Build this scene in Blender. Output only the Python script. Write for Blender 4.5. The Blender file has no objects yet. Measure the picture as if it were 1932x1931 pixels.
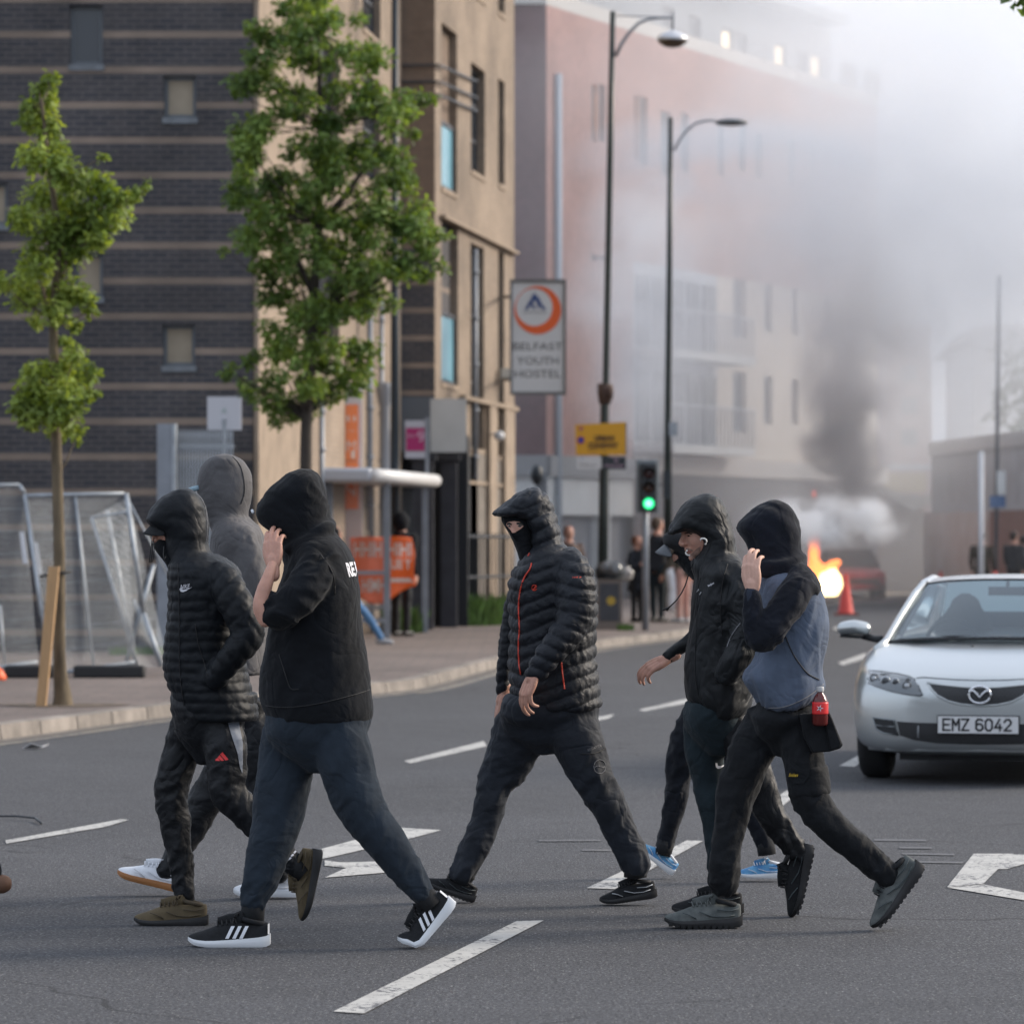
import bpy, math, random
import numpy as np
from mathutils import Vector, Matrix
from mathutils.bvhtree import BVHTree
R = math.radians
scn = bpy.context.scene
# ------------------------------------------------------------ camera, world, sun, exposure
F, H, YH, CX = 7500.0, 1.57, 1020.0, 966.0      # focal length in picture units, eye height, horizon line, centre
cam_d = bpy.data.cameras.new('camera'); cam = bpy.data.objects.new('camera', cam_d)
scn.collection.objects.link(cam); scn.camera = cam
cam.location = (0, 0, H); cam.rotation_euler = (R(90), 0, 0)
cam_d.sensor_width = 24.0; cam_d.sensor_fit = 'HORIZONTAL'; cam_d.lens = F / 1932.0 * 24.0
cam_d.shift_y = (YH - 965.5) / 1932.0
cam_d.clip_start = 0.5; cam_d.clip_end = 2500
cam_d.dof.use_dof = True; cam_d.dof.focus_distance = 16.2; cam_d.dof.aperture_fstop = 3.3
scn.view_settings.view_transform = 'Standard'; scn.view_settings.look = 'None'
scn.view_settings.exposure = 0.55; scn.view_settings.gamma = 1.0
SUN_EL, SUN_AZ = 27.0, 72.0      # azimuth from +Y towards +X
world = bpy.data.worlds.new('World'); scn.world = world; world.use_nodes = True
wn, wl = world.node_tree.nodes, world.node_tree.links
wn.clear()
wo = wn.new('ShaderNodeOutputWorld'); bg = wn.new('ShaderNodeBackground'); sky = wn.new('ShaderNodeTexSky')
sky.sky_type = 'NISHITA'; sky.sun_disc = False; sky.sun_elevation = R(SUN_EL); sky.sun_rotation = R(SUN_AZ)
sky.air_density = 1.2; sky.dust_density = 4.0; sky.ozone_density = 1.5
mx = wn.new('ShaderNodeMix'); mx.data_type = 'RGBA'
nz = wn.new('ShaderNodeTexNoise'); nz.inputs['Scale'].default_value = 2.2; nz.inputs['Detail'].default_value = 5
cr = wn.new('ShaderNodeValToRGB'); cr.color_ramp.elements[0].color = (5.0, 5.7, 7.0, 1); cr.color_ramp.elements[1].color = (7.1, 7.6, 8.6, 1)
cr.color_ramp.elements[0].position = .3; cr.color_ramp.elements[1].position = .75
tcw = wn.new('ShaderNodeTexCoord')
wl.new(tcw.outputs['Generated'], nz.inputs['Vector']); wl.new(nz.outputs['Fac'], cr.inputs['Fac'])
mx.inputs[0].default_value = .78
wl.new(sky.outputs[0], mx.inputs[6]); wl.new(cr.outputs[0], mx.inputs[7]); wl.new(mx.outputs[2], bg.inputs['Color'])
bg.inputs['Strength'].default_value = 0.115
wl.new(bg.outputs[0], wo.inputs['Surface'])
sd = bpy.data.lights.new('sun', 'SUN'); sd.energy = 2.9; sd.angle = R(22); sd.color = (1.0, .89, .76)
sun = bpy.data.objects.new('sun', sd); scn.collection.objects.link(sun)
_s = Vector((math.sin(R(SUN_AZ)) * math.cos(R(SUN_EL)), math.cos(R(SUN_AZ)) * math.cos(R(SUN_EL)), math.sin(R(SUN_EL))))
sun.rotation_euler = _s.to_track_quat('Z', 'Y').to_euler(); sun.location = _s * 60
cy = scn.cycles
cy.use_denoising = True
cy.max_bounces = 12; cy.diffuse_bounces = 3; cy.glossy_bounces = 3; cy.transmission_bounces = 4
cy.transparent_max_bounces = 12; cy.volume_bounces = 10; cy.volume_max_steps = 96; cy.volume_step_rate = 1.0
cy.use_adaptive_sampling = True; cy.adaptive_threshold = .02
cy.sample_clamp_indirect = 4

rng = np.random.default_rng(7); random.seed(7)
def P(u, v, Z):                                   # a picture point carried out to distance Z
    return Vector(((u - CX) * Z / F, Z, H - (v - YH) * Z / F))
def G(u, v, z=0.0):                               # a picture point on level ground of height z
    return P(u, v, F * (H - z) / (v - YH))

# ------------------------------------------------------------ materials
def mat(name, col, rough=.7, metal=0.0, var=0.0, vscale=6.0, bump=0.0, bscale=40.0, col2=None, spec=None, stretch=None,
        coat=0.0, sheen=0.0, emit=None, estr=0.0, detail=4.0, coord='Object', bump2=0.0, b2scale=8.0, island=0.0, crease=0.0, cscale=7.0):
    m = bpy.data.materials.new(name); m.use_nodes = True
    n, l = m.node_tree.nodes, m.node_tree.links
    b = n['Principled BSDF']
    b.inputs['Base Color'].default_value = (*col, 1); b.inputs['Roughness'].default_value = rough
    b.inputs['Metallic'].default_value = metal
    if spec is not None: b.inputs['Specular IOR Level'].default_value = spec
    if coat: b.inputs['Coat Weight'].default_value = coat; b.inputs['Coat Roughness'].default_value = .06
    if sheen: b.inputs['Sheen Weight'].default_value = sheen; b.inputs['Sheen Roughness'].default_value = .5
    if emit: b.inputs['Emission Color'].default_value = (*emit, 1); b.inputs['Emission Strength'].default_value = estr
    tc = n.new('ShaderNodeTexCoord'); vec = tc.outputs[coord]
    if stretch:
        mp = n.new('ShaderNodeMapping'); mp.inputs['Scale'].default_value = stretch
        l.new(vec, mp.inputs['Vector']); vec = mp.outputs[0]
    if var or col2:
        t = n.new('ShaderNodeTexNoise'); t.inputs['Scale'].default_value = vscale; t.inputs['Detail'].default_value = detail
        l.new(vec, t.inputs['Vector'])
        mr = n.new('ShaderNodeMapRange'); mr.inputs[1].default_value = .3; mr.inputs[2].default_value = .7
        l.new(t.outputs['Fac'], mr.inputs[0])
        mxx = n.new('ShaderNodeMix'); mxx.data_type = 'RGBA'
        l.new(mr.outputs[0], mxx.inputs[0])
        c2 = col2 or tuple(c * (1 + var) for c in col); c1 = col if col2 else tuple(c * (1 - var) for c in col)
        mxx.inputs[6].default_value = (*c1, 1); mxx.inputs[7].default_value = (*c2, 1)
        l.new(mxx.outputs[2], b.inputs['Base Color'])
        if island:
            gi = n.new('ShaderNodeNewGeometry'); m2 = n.new('ShaderNodeMapRange')
            m2.inputs[3].default_value = 1 - island; m2.inputs[4].default_value = 1 + island
            l.new(gi.outputs['Random Per Island'], m2.inputs[0])
            vm = n.new('ShaderNodeVectorMath'); vm.operation = 'SCALE'
            l.new(mxx.outputs[2], vm.inputs[0]); l.new(m2.outputs[0], vm.inputs['Scale']); l.new(vm.outputs[0], b.inputs['Base Color'])
    nrm = None
    for bp, bs in ((bump2, b2scale), (bump, bscale)):
        if bp:
            t2 = n.new('ShaderNodeTexNoise'); t2.inputs['Scale'].default_value = bs; t2.inputs['Detail'].default_value = 5
            l.new(vec, t2.inputs['Vector'])
            bn = n.new('ShaderNodeBump'); bn.inputs['Strength'].default_value = 1.0; bn.inputs['Distance'].default_value = bp
            l.new(t2.outputs['Fac'], bn.inputs['Height'])
            if nrm: l.new(nrm, bn.inputs['Normal'])
            nrm = bn.outputs[0]
    if crease:
        t3 = n.new('ShaderNodeTexNoise'); t3.inputs['Scale'].default_value = cscale; t3.inputs['Detail'].default_value = 2.5; t3.inputs['Distortion'].default_value = .9
        l.new(vec, t3.inputs['Vector'])
        a1 = n.new('ShaderNodeMath'); a1.operation = 'SUBTRACT'; a1.inputs[1].default_value = .5; l.new(t3.outputs['Fac'], a1.inputs[0])
        a2 = n.new('ShaderNodeMath'); a2.operation = 'ABSOLUTE'; l.new(a1.outputs[0], a2.inputs[0])
        a3 = n.new('ShaderNodeMath'); a3.operation = 'MINIMUM'; a3.inputs[1].default_value = .10; l.new(a2.outputs[0], a3.inputs[0])
        bn = n.new('ShaderNodeBump'); bn.inputs['Strength'].default_value = 1.0; bn.inputs['Distance'].default_value = crease
        l.new(a3.outputs[0], bn.inputs['Height'])
        if nrm: l.new(nrm, bn.inputs['Normal'])
        nrm = bn.outputs[0]
    if nrm: l.new(nrm, b.inputs['Normal'])
    return m
def bsdf(m): return m.node_tree.nodes['Principled BSDF']

# ------------------------------------------------------------ object helpers
def tag(o, label=None, cat=None, group=None, kind=None):
    if label: o['label'] = label
    if cat: o['category'] = cat
    if group: o['group'] = group
    if kind: o['kind'] = kind
    return o
def origin(o):
    v = Vector((0, 0, 0))
    while o is not None: v = v + Vector(o.location); o = o.parent
    return v
def link(name, V, Fc, mats, parent=None, smooth=True, midx=None, local=False, loc=None):
    V = np.asarray(V, dtype=float).reshape(-1, 3)
    o0 = origin(parent) if (parent is not None and not local) else Vector((0, 0, 0))
    if loc is not None: o0 = Vector(loc)
    me = bpy.data.meshes.new(name)
    me.from_pydata((V - np.array(o0)).tolist(), [], [tuple(int(i) for i in f) for f in Fc])
    for m in (mats if isinstance(mats, (list, tuple)) else [mats]): me.materials.append(m)
    if midx is not None: me.polygons.foreach_set('material_index', np.asarray(midx, dtype=np.int32))
    if smooth is True: me.polygons.foreach_set('use_smooth', np.ones(len(me.polygons), dtype=bool))
    me.update()
    o = bpy.data.objects.new(name, me); scn.collection.objects.link(o)
    if smooth == 'auto':
        me.polygons.foreach_set('use_smooth', np.ones(len(me.polygons), dtype=bool))
        try: me.set_sharp_from_angle(angle=R(35))
        except Exception: pass
    if parent is not None: o.parent = parent
    if loc is not None and parent is None: o.location = o0
    return o
def empty(name, loc, label, cat, group=None, rz=0.0, kind=None):
    o = bpy.data.objects.new(name, None); o.empty_display_size = .2
    scn.collection.objects.link(o); o.location = loc; o.rotation_euler = (0, 0, rz)
    return tag(o, label, cat, group, kind)
def copy_tree(o, parent=None):
    c = o.copy(); scn.collection.objects.link(c)
    if parent is not None: c.parent = parent
    for ch in list(o.children): copy_tree(ch, c)
    return c

class MB:                                          # collects shapes; build() links them as ONE mesh object
    def __init__(s): s.V = []; s.F = []; s.M = []; s.mi = 0
    def add(s, V, Fc):
        b = len(s.V); s.V += [tuple(v) for v in V]; s.F += [tuple(b + i for i in f) for f in Fc]; s.M += [s.mi] * len(Fc); return s
    def box(s, a, b, bevel=0.0):
        x0, x1 = sorted((a[0], b[0])); y0, y1 = sorted((a[1], b[1])); z0, z1 = sorted((a[2], b[2]))
        V = [(x, y, z) for z in (z0, z1) for y in (y0, y1) for x in (x0, x1)]
        return s.add(V, [(0, 2, 3, 1), (4, 5, 7, 6), (0, 1, 5, 4), (2, 6, 7, 3), (0, 4, 6, 2), (1, 3, 7, 5)])
    def hexa(s, p):                                # 8 corners: bottom ring 4, top ring 4
        return s.add(p, [(3, 2, 1, 0), (4, 5, 6, 7), (0, 1, 5, 4), (1, 2, 6, 5), (2, 3, 7, 6), (3, 0, 4, 7)])
    def wallbox(s, a, b, z0, z1, t):               # upright slab between plan points a and b, thickness t to its left
        d = Vector((b[0] - a[0], b[1] - a[1])).normalized(); n = Vector((-d.y, d.x)) * t
        q = [(a[0], a[1]), (b[0], b[1]), (b[0] + n.x, b[1] + n.y), (a[0] + n.x, a[1] + n.y)]
        return s.hexa([(x, y, z0) for x, y in q] + [(x, y, z1) for x, y in q])
    def tube(s, pts, r, n=10, closed=False, cap=True, side=None):
        pts = [Vector(p) for p in pts]; m = len(pts)
        rr = r if isinstance(r, (list, tuple)) else [r] * m
        V = []
        for i, p in enumerate(pts):
            if closed: t = pts[(i + 1) % m] - pts[i - 1]
            else: t = pts[min(i + 1, m - 1)] - pts[max(i - 1, 0)]
            t.normalize()
            ref = Vector(side) if side else (Vector((0, 0, 1)) if abs(t.z) < .95 else Vector((1, 0, 0)))
            a = t.cross(ref).normalized(); b = t.cross(a).normalized()
            ri = rr[i]; ra, rb = ri if isinstance(ri, (tuple, list)) else (ri, ri)
            for k in range(n):
                th = 2 * math.pi * k / n; V.append(p + a * (ra * math.cos(th)) + b * (rb * math.sin(th)))
        Fc = []
        for i in range(m if closed else m - 1):
            j = (i + 1) % m
            for k in range(n): Fc.append((i * n + k, i * n + (k + 1) % n, j * n + (k + 1) % n, j * n + k))
        if cap and not closed:
            Fc.append(tuple(range(n - 1, -1, -1))); Fc.append(tuple((m - 1) * n + k for k in range(n)))
        return s.add(V, Fc)
    def lathe(s, c, prof, n=20, axis=None):        # prof [(r, z)]
        V = []; c = Vector(c)
        A = Vector(axis).normalized() if axis else Vector((0, 0, 1))
        q = A.to_track_quat('Z', 'Y')
        for r, z in prof:
            for k in range(n):
                th = 2 * math.pi * k / n; V.append(c + q @ Vector((r * math.cos(th), r * math.sin(th), z)))
        Fc = [(i * n + k, i * n + (k + 1) % n, (i + 1) * n + (k + 1) % n, (i + 1) * n + k) for i in range(len(prof) - 1) for k in range(n)]
        Fc.append(tuple(range(n - 1, -1, -1))); Fc.append(tuple((len(prof) - 1) * n + k for k in range(n)))
        return s.add(V, Fc)
    def prism(s, poly, vec):                       # planar polygon (3D points) pushed along vec
        poly = [Vector(p) for p in poly]; n = len(poly); vec = Vector(vec)
        nn = Vector((0, 0, 0))
        for i in range(n): nn += poly[i].cross(poly[(i + 1) % n])
        if nn.dot(vec) > 0: poly = poly[::-1]
        V = poly + [p + vec for p in poly]
        Fc = [tuple(range(n)), tuple(range(2 * n - 1, n - 1, -1))] + [((i + 1) % n, i, i + n, (i + 1) % n + n) for i in range(n)]
        return s.add(V, Fc)
    def sphere(s, c, r, n=14, m=9, rot=None):
        r = r if isinstance(r, (tuple, list)) else (r, r, r); V = []; c = Vector(c)
        for i in range(m + 1):
            ph = math.pi * i / m
            for k in range(n):
                th = 2 * math.pi * k / n
                v = Vector((r[0] * math.sin(ph) * math.cos(th), r[1] * math.sin(ph) * math.sin(th), r[2] * math.cos(ph)))
                if rot: v = rot @ v
                V.append(c + v)
        Fc = [(i * n + k, (i + 1) * n + k, (i + 1) * n + (k + 1) % n, i * n + (k + 1) % n) for i in range(m) for k in range(n)]
        return s.add(V, Fc)
    def build(s, name, mats, parent=None, smooth=False, **kw):
        return link(name, s.V, s.F, mats, parent, smooth, s.M, **kw)

def text_mesh(body, size, extrude=0.0, align='CENTER', spacing=1.0, bold=0.0):
    cu = bpy.data.curves.new('t', 'FONT'); cu.body = body; cu.size = size; cu.extrude = extrude
    cu.align_x = align; cu.align_y = 'CENTER'; cu.space_character = spacing; cu.offset = bold; cu.resolution_u = 3
    ob = bpy.data.objects.new('t', cu); scn.collection.objects.link(ob)
    bpy.context.view_layer.update()
    me = bpy.data.meshes.new_from_object(ob.evaluated_get(bpy.context.evaluated_depsgraph_get()))
    V = [v.co.copy() for v in me.vertices]; Fc = [tuple(p.vertices) for p in me.polygons]
    bpy.data.objects.remove(ob); bpy.data.meshes.remove(me)
    return V, Fc
def put_text(body, size, centre, right, up, mt, parent, name='lettering', off=.004, width=None, bold=0.0, extrude=0.0, spacing=1.0, local=False):
    V, Fc = text_mesh(body, size, extrude, spacing=spacing, bold=bold)
    right = Vector(right).normalized(); up = Vector(up).normalized(); nrm = right.cross(up)
    if width:
        xs = [v.x for v in V]; w = max(xs) - min(xs); k = width / w; c = (max(xs) + min(xs)) / 2
        V = [Vector(((v.x - c) * k, v.y, v.z)) for v in V]
    V = [Vector(centre) + right * v.x + up * v.y + nrm * (v.z + off) for v in V]
    return link(name, V, Fc, mt, parent, False, local=local)

# ------------------------------------------------------------ noise for cloth
def _h(i):
    return np.modf(np.abs(np.sin(i @ np.array([127.1, 311.7, 74.7])) * 43758.5453))[0]
def vnoise(p):
    p = np.asarray(p, float); i = np.floor(p); f = p - i; u = f * f * (3 - 2 * f); r = 0
    for dx in (0, 1):
        for dy in (0, 1):
            for dz in (0, 1):
                w = (u[:, 0] if dx else 1 - u[:, 0]) * (u[:, 1] if dy else 1 - u[:, 1]) * (u[:, 2] if dz else 1 - u[:, 2])
                r = r + w * _h(i + np.array([dx, dy, dz]))
    return r * 2 - 1
# ------------------------------------------------------------ figure tools
CONV = {'A': (188.7, 830.2, 1 / 3.198), 'B': (188.7, 1283.0, .3906), 'C': (792.5, 867.9, .2540), 'D': (792.5, 1283.0, .2540),
        'E': (1169.8, 905.7, .2540), 'F': (1169.8, 1283.0, .3321), 'G': (1547.2, 1018.9, .2540), 'U': (0, 0, 1.0)}
def px(c, x, y): o = CONV[c]; return o[0] + x * o[2], o[1] + y * o[2]
def W(c, x, y, Z): u, v = px(c, x, y); return P(u, v, Z)
def crom(A, t):                                    # Catmull-Rom through rows of A, resampled
    A = np.asarray(A, float); n = len(A); out = []
    for s in t:
        i = min(int(s), n - 2); f = s - i
        p0, p1, p2, p3 = A[max(i - 1, 0)], A[i], A[i + 1], A[min(i + 2, n - 1)]
        out.append(.5 * ((2 * p1) + (-p0 + p2) * f + (2 * p0 - 5 * p1 + 4 * p2 - p3) * f * f + (-p0 + 3 * p1 - 3 * p2 + p3) * f ** 3))
    return np.array(out)
def slices(c, rows, Z0, n=30, pw=2.3, sub=4):      # stacked level rings between a left and a right outline
    k = CONV[c][2]
    A = np.array([(r[0], r[1], r[2], r[3], r[4] if len(r) > 4 else 0.0) for r in rows], float)
    A = crom(A, np.linspace(0, len(A) - 1, (len(A) - 1) * sub + 1))
    V, Fc = [], []
    def ring(y, xl, xr, d, dz, sc=1.0):
        Z = Z0 + dz; ul, v = px(c, xl, y); ur, _ = px(c, xr, y)
        cen = P((ul + ur) / 2, v, Z); a = abs(ur - ul) / 2 * Z / F * sc; b = d * sc
        for j in range(n):
            th = 2 * math.pi * j / n; ct, st = math.cos(th), math.sin(th)
            V.append((cen.x + a * math.copysign(abs(ct) ** (2 / pw), ct), cen.y + b * math.copysign(abs(st) ** (2 / pw), st), cen.z))
    up = .004 / (k * Z0 / F)
    r0 = A[0]; ring(r0[0] - up * 1.5, r0[1], r0[2], r0[3], r0[4], .55)
    for r in A: ring(*r)
    r1 = A[-1]; ring(r1[0] + up, r1[1], r1[2], r1[3], r1[4], .93)
    m = len(V) // n
    for i in range(m - 1):
        for j in range(n): Fc.append((i * n + j, (i + 1) * n + j, (i + 1) * n + (j + 1) % n, i * n + (j + 1) % n))
    Fc.append(tuple(range(n))); Fc.append(tuple(range(m * n - 1, (m - 1) * n - 1, -1)))
    return V, Fc
def chain(pts, flat=1.0, n=18, sub=5, capk=1.0):    # pts [(Vector, r)] or r=(r_inplane, r_depth): rounded tube
    A = np.array([(*p, *(r if isinstance(r, tuple) else (r, r * flat))) for p, r in pts], float)
    A = crom(A, np.linspace(0, len(A) - 1, (len(A) - 1) * sub + 1))
    C = [Vector(a[:3]) for a in A]; Rr = [(max(a[3], .001), max(a[4], .001)) for a in A]
    t0 = (C[0] - C[1]).normalized(); t1 = (C[-1] - C[-2]).normalized()
    pre = [(C[0] + t0 * Rr[0][0] * capk * s, (Rr[0][0] * q, Rr[0][1] * q)) for s, q in ((.85, .45), (.5, .85))]
    post = [(C[-1] + t1 * Rr[-1][0] * capk * s, (Rr[-1][0] * q, Rr[-1][1] * q)) for s, q in ((.5, .85), (.85, .45))]
    seq = pre + list(zip(C, Rr)) + post
    mb = MB(); mb.tube([p for p, _ in seq], [r for _, r in seq], n=n, side=(0, 1, 0) if abs((C[-1] - C[0]).normalized().y) < .9 else (0, 0, 1))
    # fix winding outward
    return mb.V, [f[::-1] for f in mb.F]
def limb(c, rows, Z0, flat=1.0, n=18, capk=1.0):    # rows (x, y, r[, dz])
    k = CONV[c][2]
    return chain([(W(c, r[0], r[1], Z0 + (r[3] if len(r) > 3 else 0)), r[2] * k * Z0 / F) for r in rows], flat, n, capk=capk)
def ell(cen, r, rot=None, n=20, m=14):
    mb = MB(); mb.sphere(cen, r, n, m, rot); return mb.V, mb.F
def fuse(pieces, vox, it=5, fac=.5):                # union of closed shapes as one even skin
    mb = MB()
    for V, Fc in pieces: mb.add(V, Fc)
    me = bpy.data.meshes.new('tmp'); me.from_pydata([tuple(v) for v in mb.V], [], mb.F); me.update()
    import bmesh
    bm = bmesh.new(); bm.from_mesh(me); bmesh.ops.recalc_face_normals(bm, faces=bm.faces); bm.to_mesh(me); bm.free()
    ob = bpy.data.objects.new('tmp', me); scn.collection.objects.link(ob)
    md = ob.modifiers.new('r', 'REMESH'); md.mode = 'VOXEL'; md.voxel_size = vox
    if it: sm = ob.modifiers.new('s', 'SMOOTH'); sm.factor = fac; sm.iterations = it
    bpy.context.view_layer.update()
    m2 = bpy.data.meshes.new_from_object(ob.evaluated_get(bpy.context.evaluated_depsgraph_get()))
    V = np.empty(len(m2.vertices) * 3); m2.vertices.foreach_get('co', V); V = V.reshape(-1, 3)
    N = np.empty(len(m2.vertices) * 3); m2.vertices.foreach_get('normal', N); N = N.reshape(-1, 3)
    Fc = [tuple(p.vertices) for p in m2.polygons]
    bpy.data.objects.remove(ob); bpy.data.meshes.remove(me); bpy.data.meshes.remove(m2)
    return V, N, Fc
# cloth relief: each bone = dict(a, b, r, kind, amp, ...)
def bone(c, x0, y0, x1, y1, r, Z0, kind='fold', dz=0.0, **kw):
    k = CONV[c][2] * Z0 / F
    d = dict(a=np.array(W(c, x0, y0, Z0 + dz)), b=np.array(W(c, x1, y1, Z0 + dz)), r=r * k, kind=kind, amp=.006, f=16.0, sk=.3, sp=.05, seed=0.0)
    d.update(kw); return d
def relief(V, N, bones, grain=.0015):
    if not bones: return V
    Wt, D = [], []
    for i, b in enumerate(bones):
        ab = b['b'] - b['a']; L = np.linalg.norm(ab); t = ab / L
        s = (V - b['a']) @ t; sc = np.clip(s, 0, L)
        q = V - (b['a'] + sc[:, None] * t); d = np.linalg.norm(q, axis=1)
        Wt.append((b['r'] / np.maximum(d, .005)) ** 7)
        sd_ = np.array([0, 1.0, 0]); e1 = np.cross(t, sd_); e1 /= np.linalg.norm(e1) + 1e-9
        qq = q / np.maximum(d, .005)[:, None]; c1 = qq @ e1; c2 = qq[:, 1]
        kd = b['kind']
        if kd == 'fold':
            x = s * b['f'] + b['sk'] * c1 * 2 + .8 * vnoise(V * 5 + b['seed'])
            n1 = vnoise(np.stack([x, c1 * 1.1 + b['seed'] * 3.1, c2 * 1.1], 1))
            n2 = vnoise(np.stack([x * 2.1 + 7, c1 * 1.8, c2 * 1.8 + b['seed']], 1))
            end = b.get('end', 0)
            env = 1 + end * (np.exp(-((s - L) / .10) ** 2) + .6 * np.exp(-(s / .12) ** 2))
            D.append((.66 if b['r'] < .2 else 1.0) * b['amp'] * env * ((1 - 2.4 * np.abs(n1) ** .8) * .8 + (1 - 2.4 * np.abs(n2) ** .8) * .4))
        elif kd == 'puff':
            x = s / b['sp'] + b['sk'] * c1 + b.get('ph', 0) + .12 * vnoise(V * 14)
            D.append(b['amp'] * (np.abs(np.sin(math.pi * x)) ** .5 - .75) + b['amp'] * .30 * vnoise(V * 55) + .2 * b['amp'] * vnoise(V * 25))
        elif kd == 'chev':
            x = (V[:, 2] - b['slope'] * np.abs(V[:, 0] - b['x0']) * b.get('sgn', 1)) / b['sp'] + .12 * vnoise(V * 12)
            D.append(b['amp'] * (np.abs(np.sin(math.pi * x)) ** .5 - .75) + b['amp'] * .28 * vnoise(V * 55) + .2 * b['amp'] * vnoise(V * 25))
        else:
            D.append(b['amp'] * vnoise(V * b['f'] + b['seed']))
    Wt = np.array(Wt); Wt /= Wt.sum(0) + 1e-12
    dsp = (Wt * np.array(D)).sum(0) + grain * vnoise(V * 60)
    return V + N * dsp[:, None]
SURF = {}
def cloth(name, pieces, mt, parent, bones=(), vox=.009, it=4, key=None, grain=.0012):
    V, N, Fc = fuse(pieces, vox, it)
    V = relief(V, N, list(bones), grain)
    o = link(name, V, Fc, mt, parent, True)
    if key: SURF[key] = BVHTree.FromPolygons([tuple(v) for v in V], Fc)
    return o
EYE = Vector((0, 0, H))
def onto(key, u, v, off=.003, Z=16.0):              # lay a point on the outside of a garment or body panel
    d = (P(u, v, Z) - EYE).normalized()
    keys = key if isinstance(key, (list, tuple)) else [key]
    best = None
    for k in keys:
        h = SURF[k].ray_cast(EYE, d)
        if h[0] is not None and (best is None or h[3] < best[3]): best = h
    if best is None: return None
    return best[0] - d * off
def patch(name, key, c, poly, mt, parent, off=.003, Z=16.0, step=2.2, hollow=0):   # a sewn-on or printed mark following the surface
    pts = [px(c, *p) for p in poly]
    us = [p[0] for p in pts]; vs = [p[1] for p in pts]
    def inside(u, v):
        r = False; n = len(pts)
        for i in range(n):
            (x1, y1), (x2, y2) = pts[i], pts[(i + 1) % n]
            if (y1 > v) != (y2 > v) and u < (x2 - x1) * (v - y1) / (y2 - y1) + x1: r = not r
        return r
    import mathutils
    # outline kept exact, inner grid added: constrained triangulation
    ed = []; base = []
    for i in range(len(pts)):
        (x1, y1), (x2, y2) = pts[i], pts[(i + 1) % len(pts)]
        m = max(1, int(math.hypot(x2 - x1, y2 - y1) / step))
        for j in range(m): base.append((x1 + (x2 - x1) * j / m, y1 + (y2 - y1) * j / m))
    nb = len(base); ed = [(i, (i + 1) % nb) for i in range(nb)]
    g = []
    y = min(vs) + step * .7
    while y < max(vs):
        x = min(us) + step * .7
        while x < max(us):
            if inside(x, y) and min((x - bx) ** 2 + (y - by) ** 2 for bx, by in base) > (step * .5) ** 2: g.append((x, y))
            x += step
        y += step
    from mathutils.geometry import delaunay_2d_cdt
    r = delaunay_2d_cdt([Vector(p) for p in base + g], ed, [list(range(nb))], 1, 1e-4)
    V = []; last = None
    for p in r[0]:
        q = onto(key, p.x, p.y, off, Z)
        V.append(q)
    ok = [q for q in V if q is not None]
    if not ok: return None
    V = [q if q is not None else min(((p2 - p).length, w) for p2, w in zip(r[0], V) if w is not None)[1] for p, q in zip(r[0], V)] if any(q is None for q in V) else V
    return link(name, V, [tuple(f)[::-1] for f in r[2]], mt, parent, True)
def glyphs(name, key, body, c, x, y, w, mt, parent, ang=0.0, shear=0.0, sx=1.0, off=.003, Z=16.0, bold=0.0, h=None):
    V, Fc = text_mesh(body, 1.0, bold=bold); k = CONV[c][2]
    xs = [q.x for q in V]; ys = [q.y for q in V]; ww = max(xs) - min(xs); hh = max(ys) - min(ys)
    cx, cy_ = (max(xs) + min(xs)) / 2, (max(ys) + min(ys)) / 2; s = w * k / ww; sh = (h * k / hh) if h else s
    u0, v0 = px(c, x, y); out = []; ca, sa = math.cos(ang), math.sin(ang)
    for q in V:
        a = (q.x - cx) * s + shear * (q.y - cy_) * sh; b = (q.y - cy_) * sh
        u = u0 + a * ca + b * sa; v = v0 + a * sa - b * ca
        r = onto(key, u, v, off, Z)
        out.append(r if r is not None else (out[-1] if out else P(u, v, Z)))
    return link(name, out, Fc, mt, parent, False)
def strip(name, key, c, pts, w, mt, parent, off=.003, Z=16.0, sub=5, r=None):    # a zip or cord lying on the surface
    A = crom(np.array(pts, float), np.linspace(0, len(pts) - 1, (len(pts) - 1) * sub + 1)); out = []
    for x, y in A:
        u, v = px(c, x, y); q = onto(key, u, v, off, Z)
        if q is not None: out.append(q)
    if len(out) < 2: return None
    # smooth the depth so that the zip bridges the seams
    for _ in range(2):
        out = [out[0]] + [out[i] * .5 + (out[i - 1] + out[i + 1]) * .25 for i in range(1, len(out) - 1)] + [out[-1]]
    mb = MB(); mb.tube(out, w, n=6); return mb.build(name, mt, parent, True)

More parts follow.
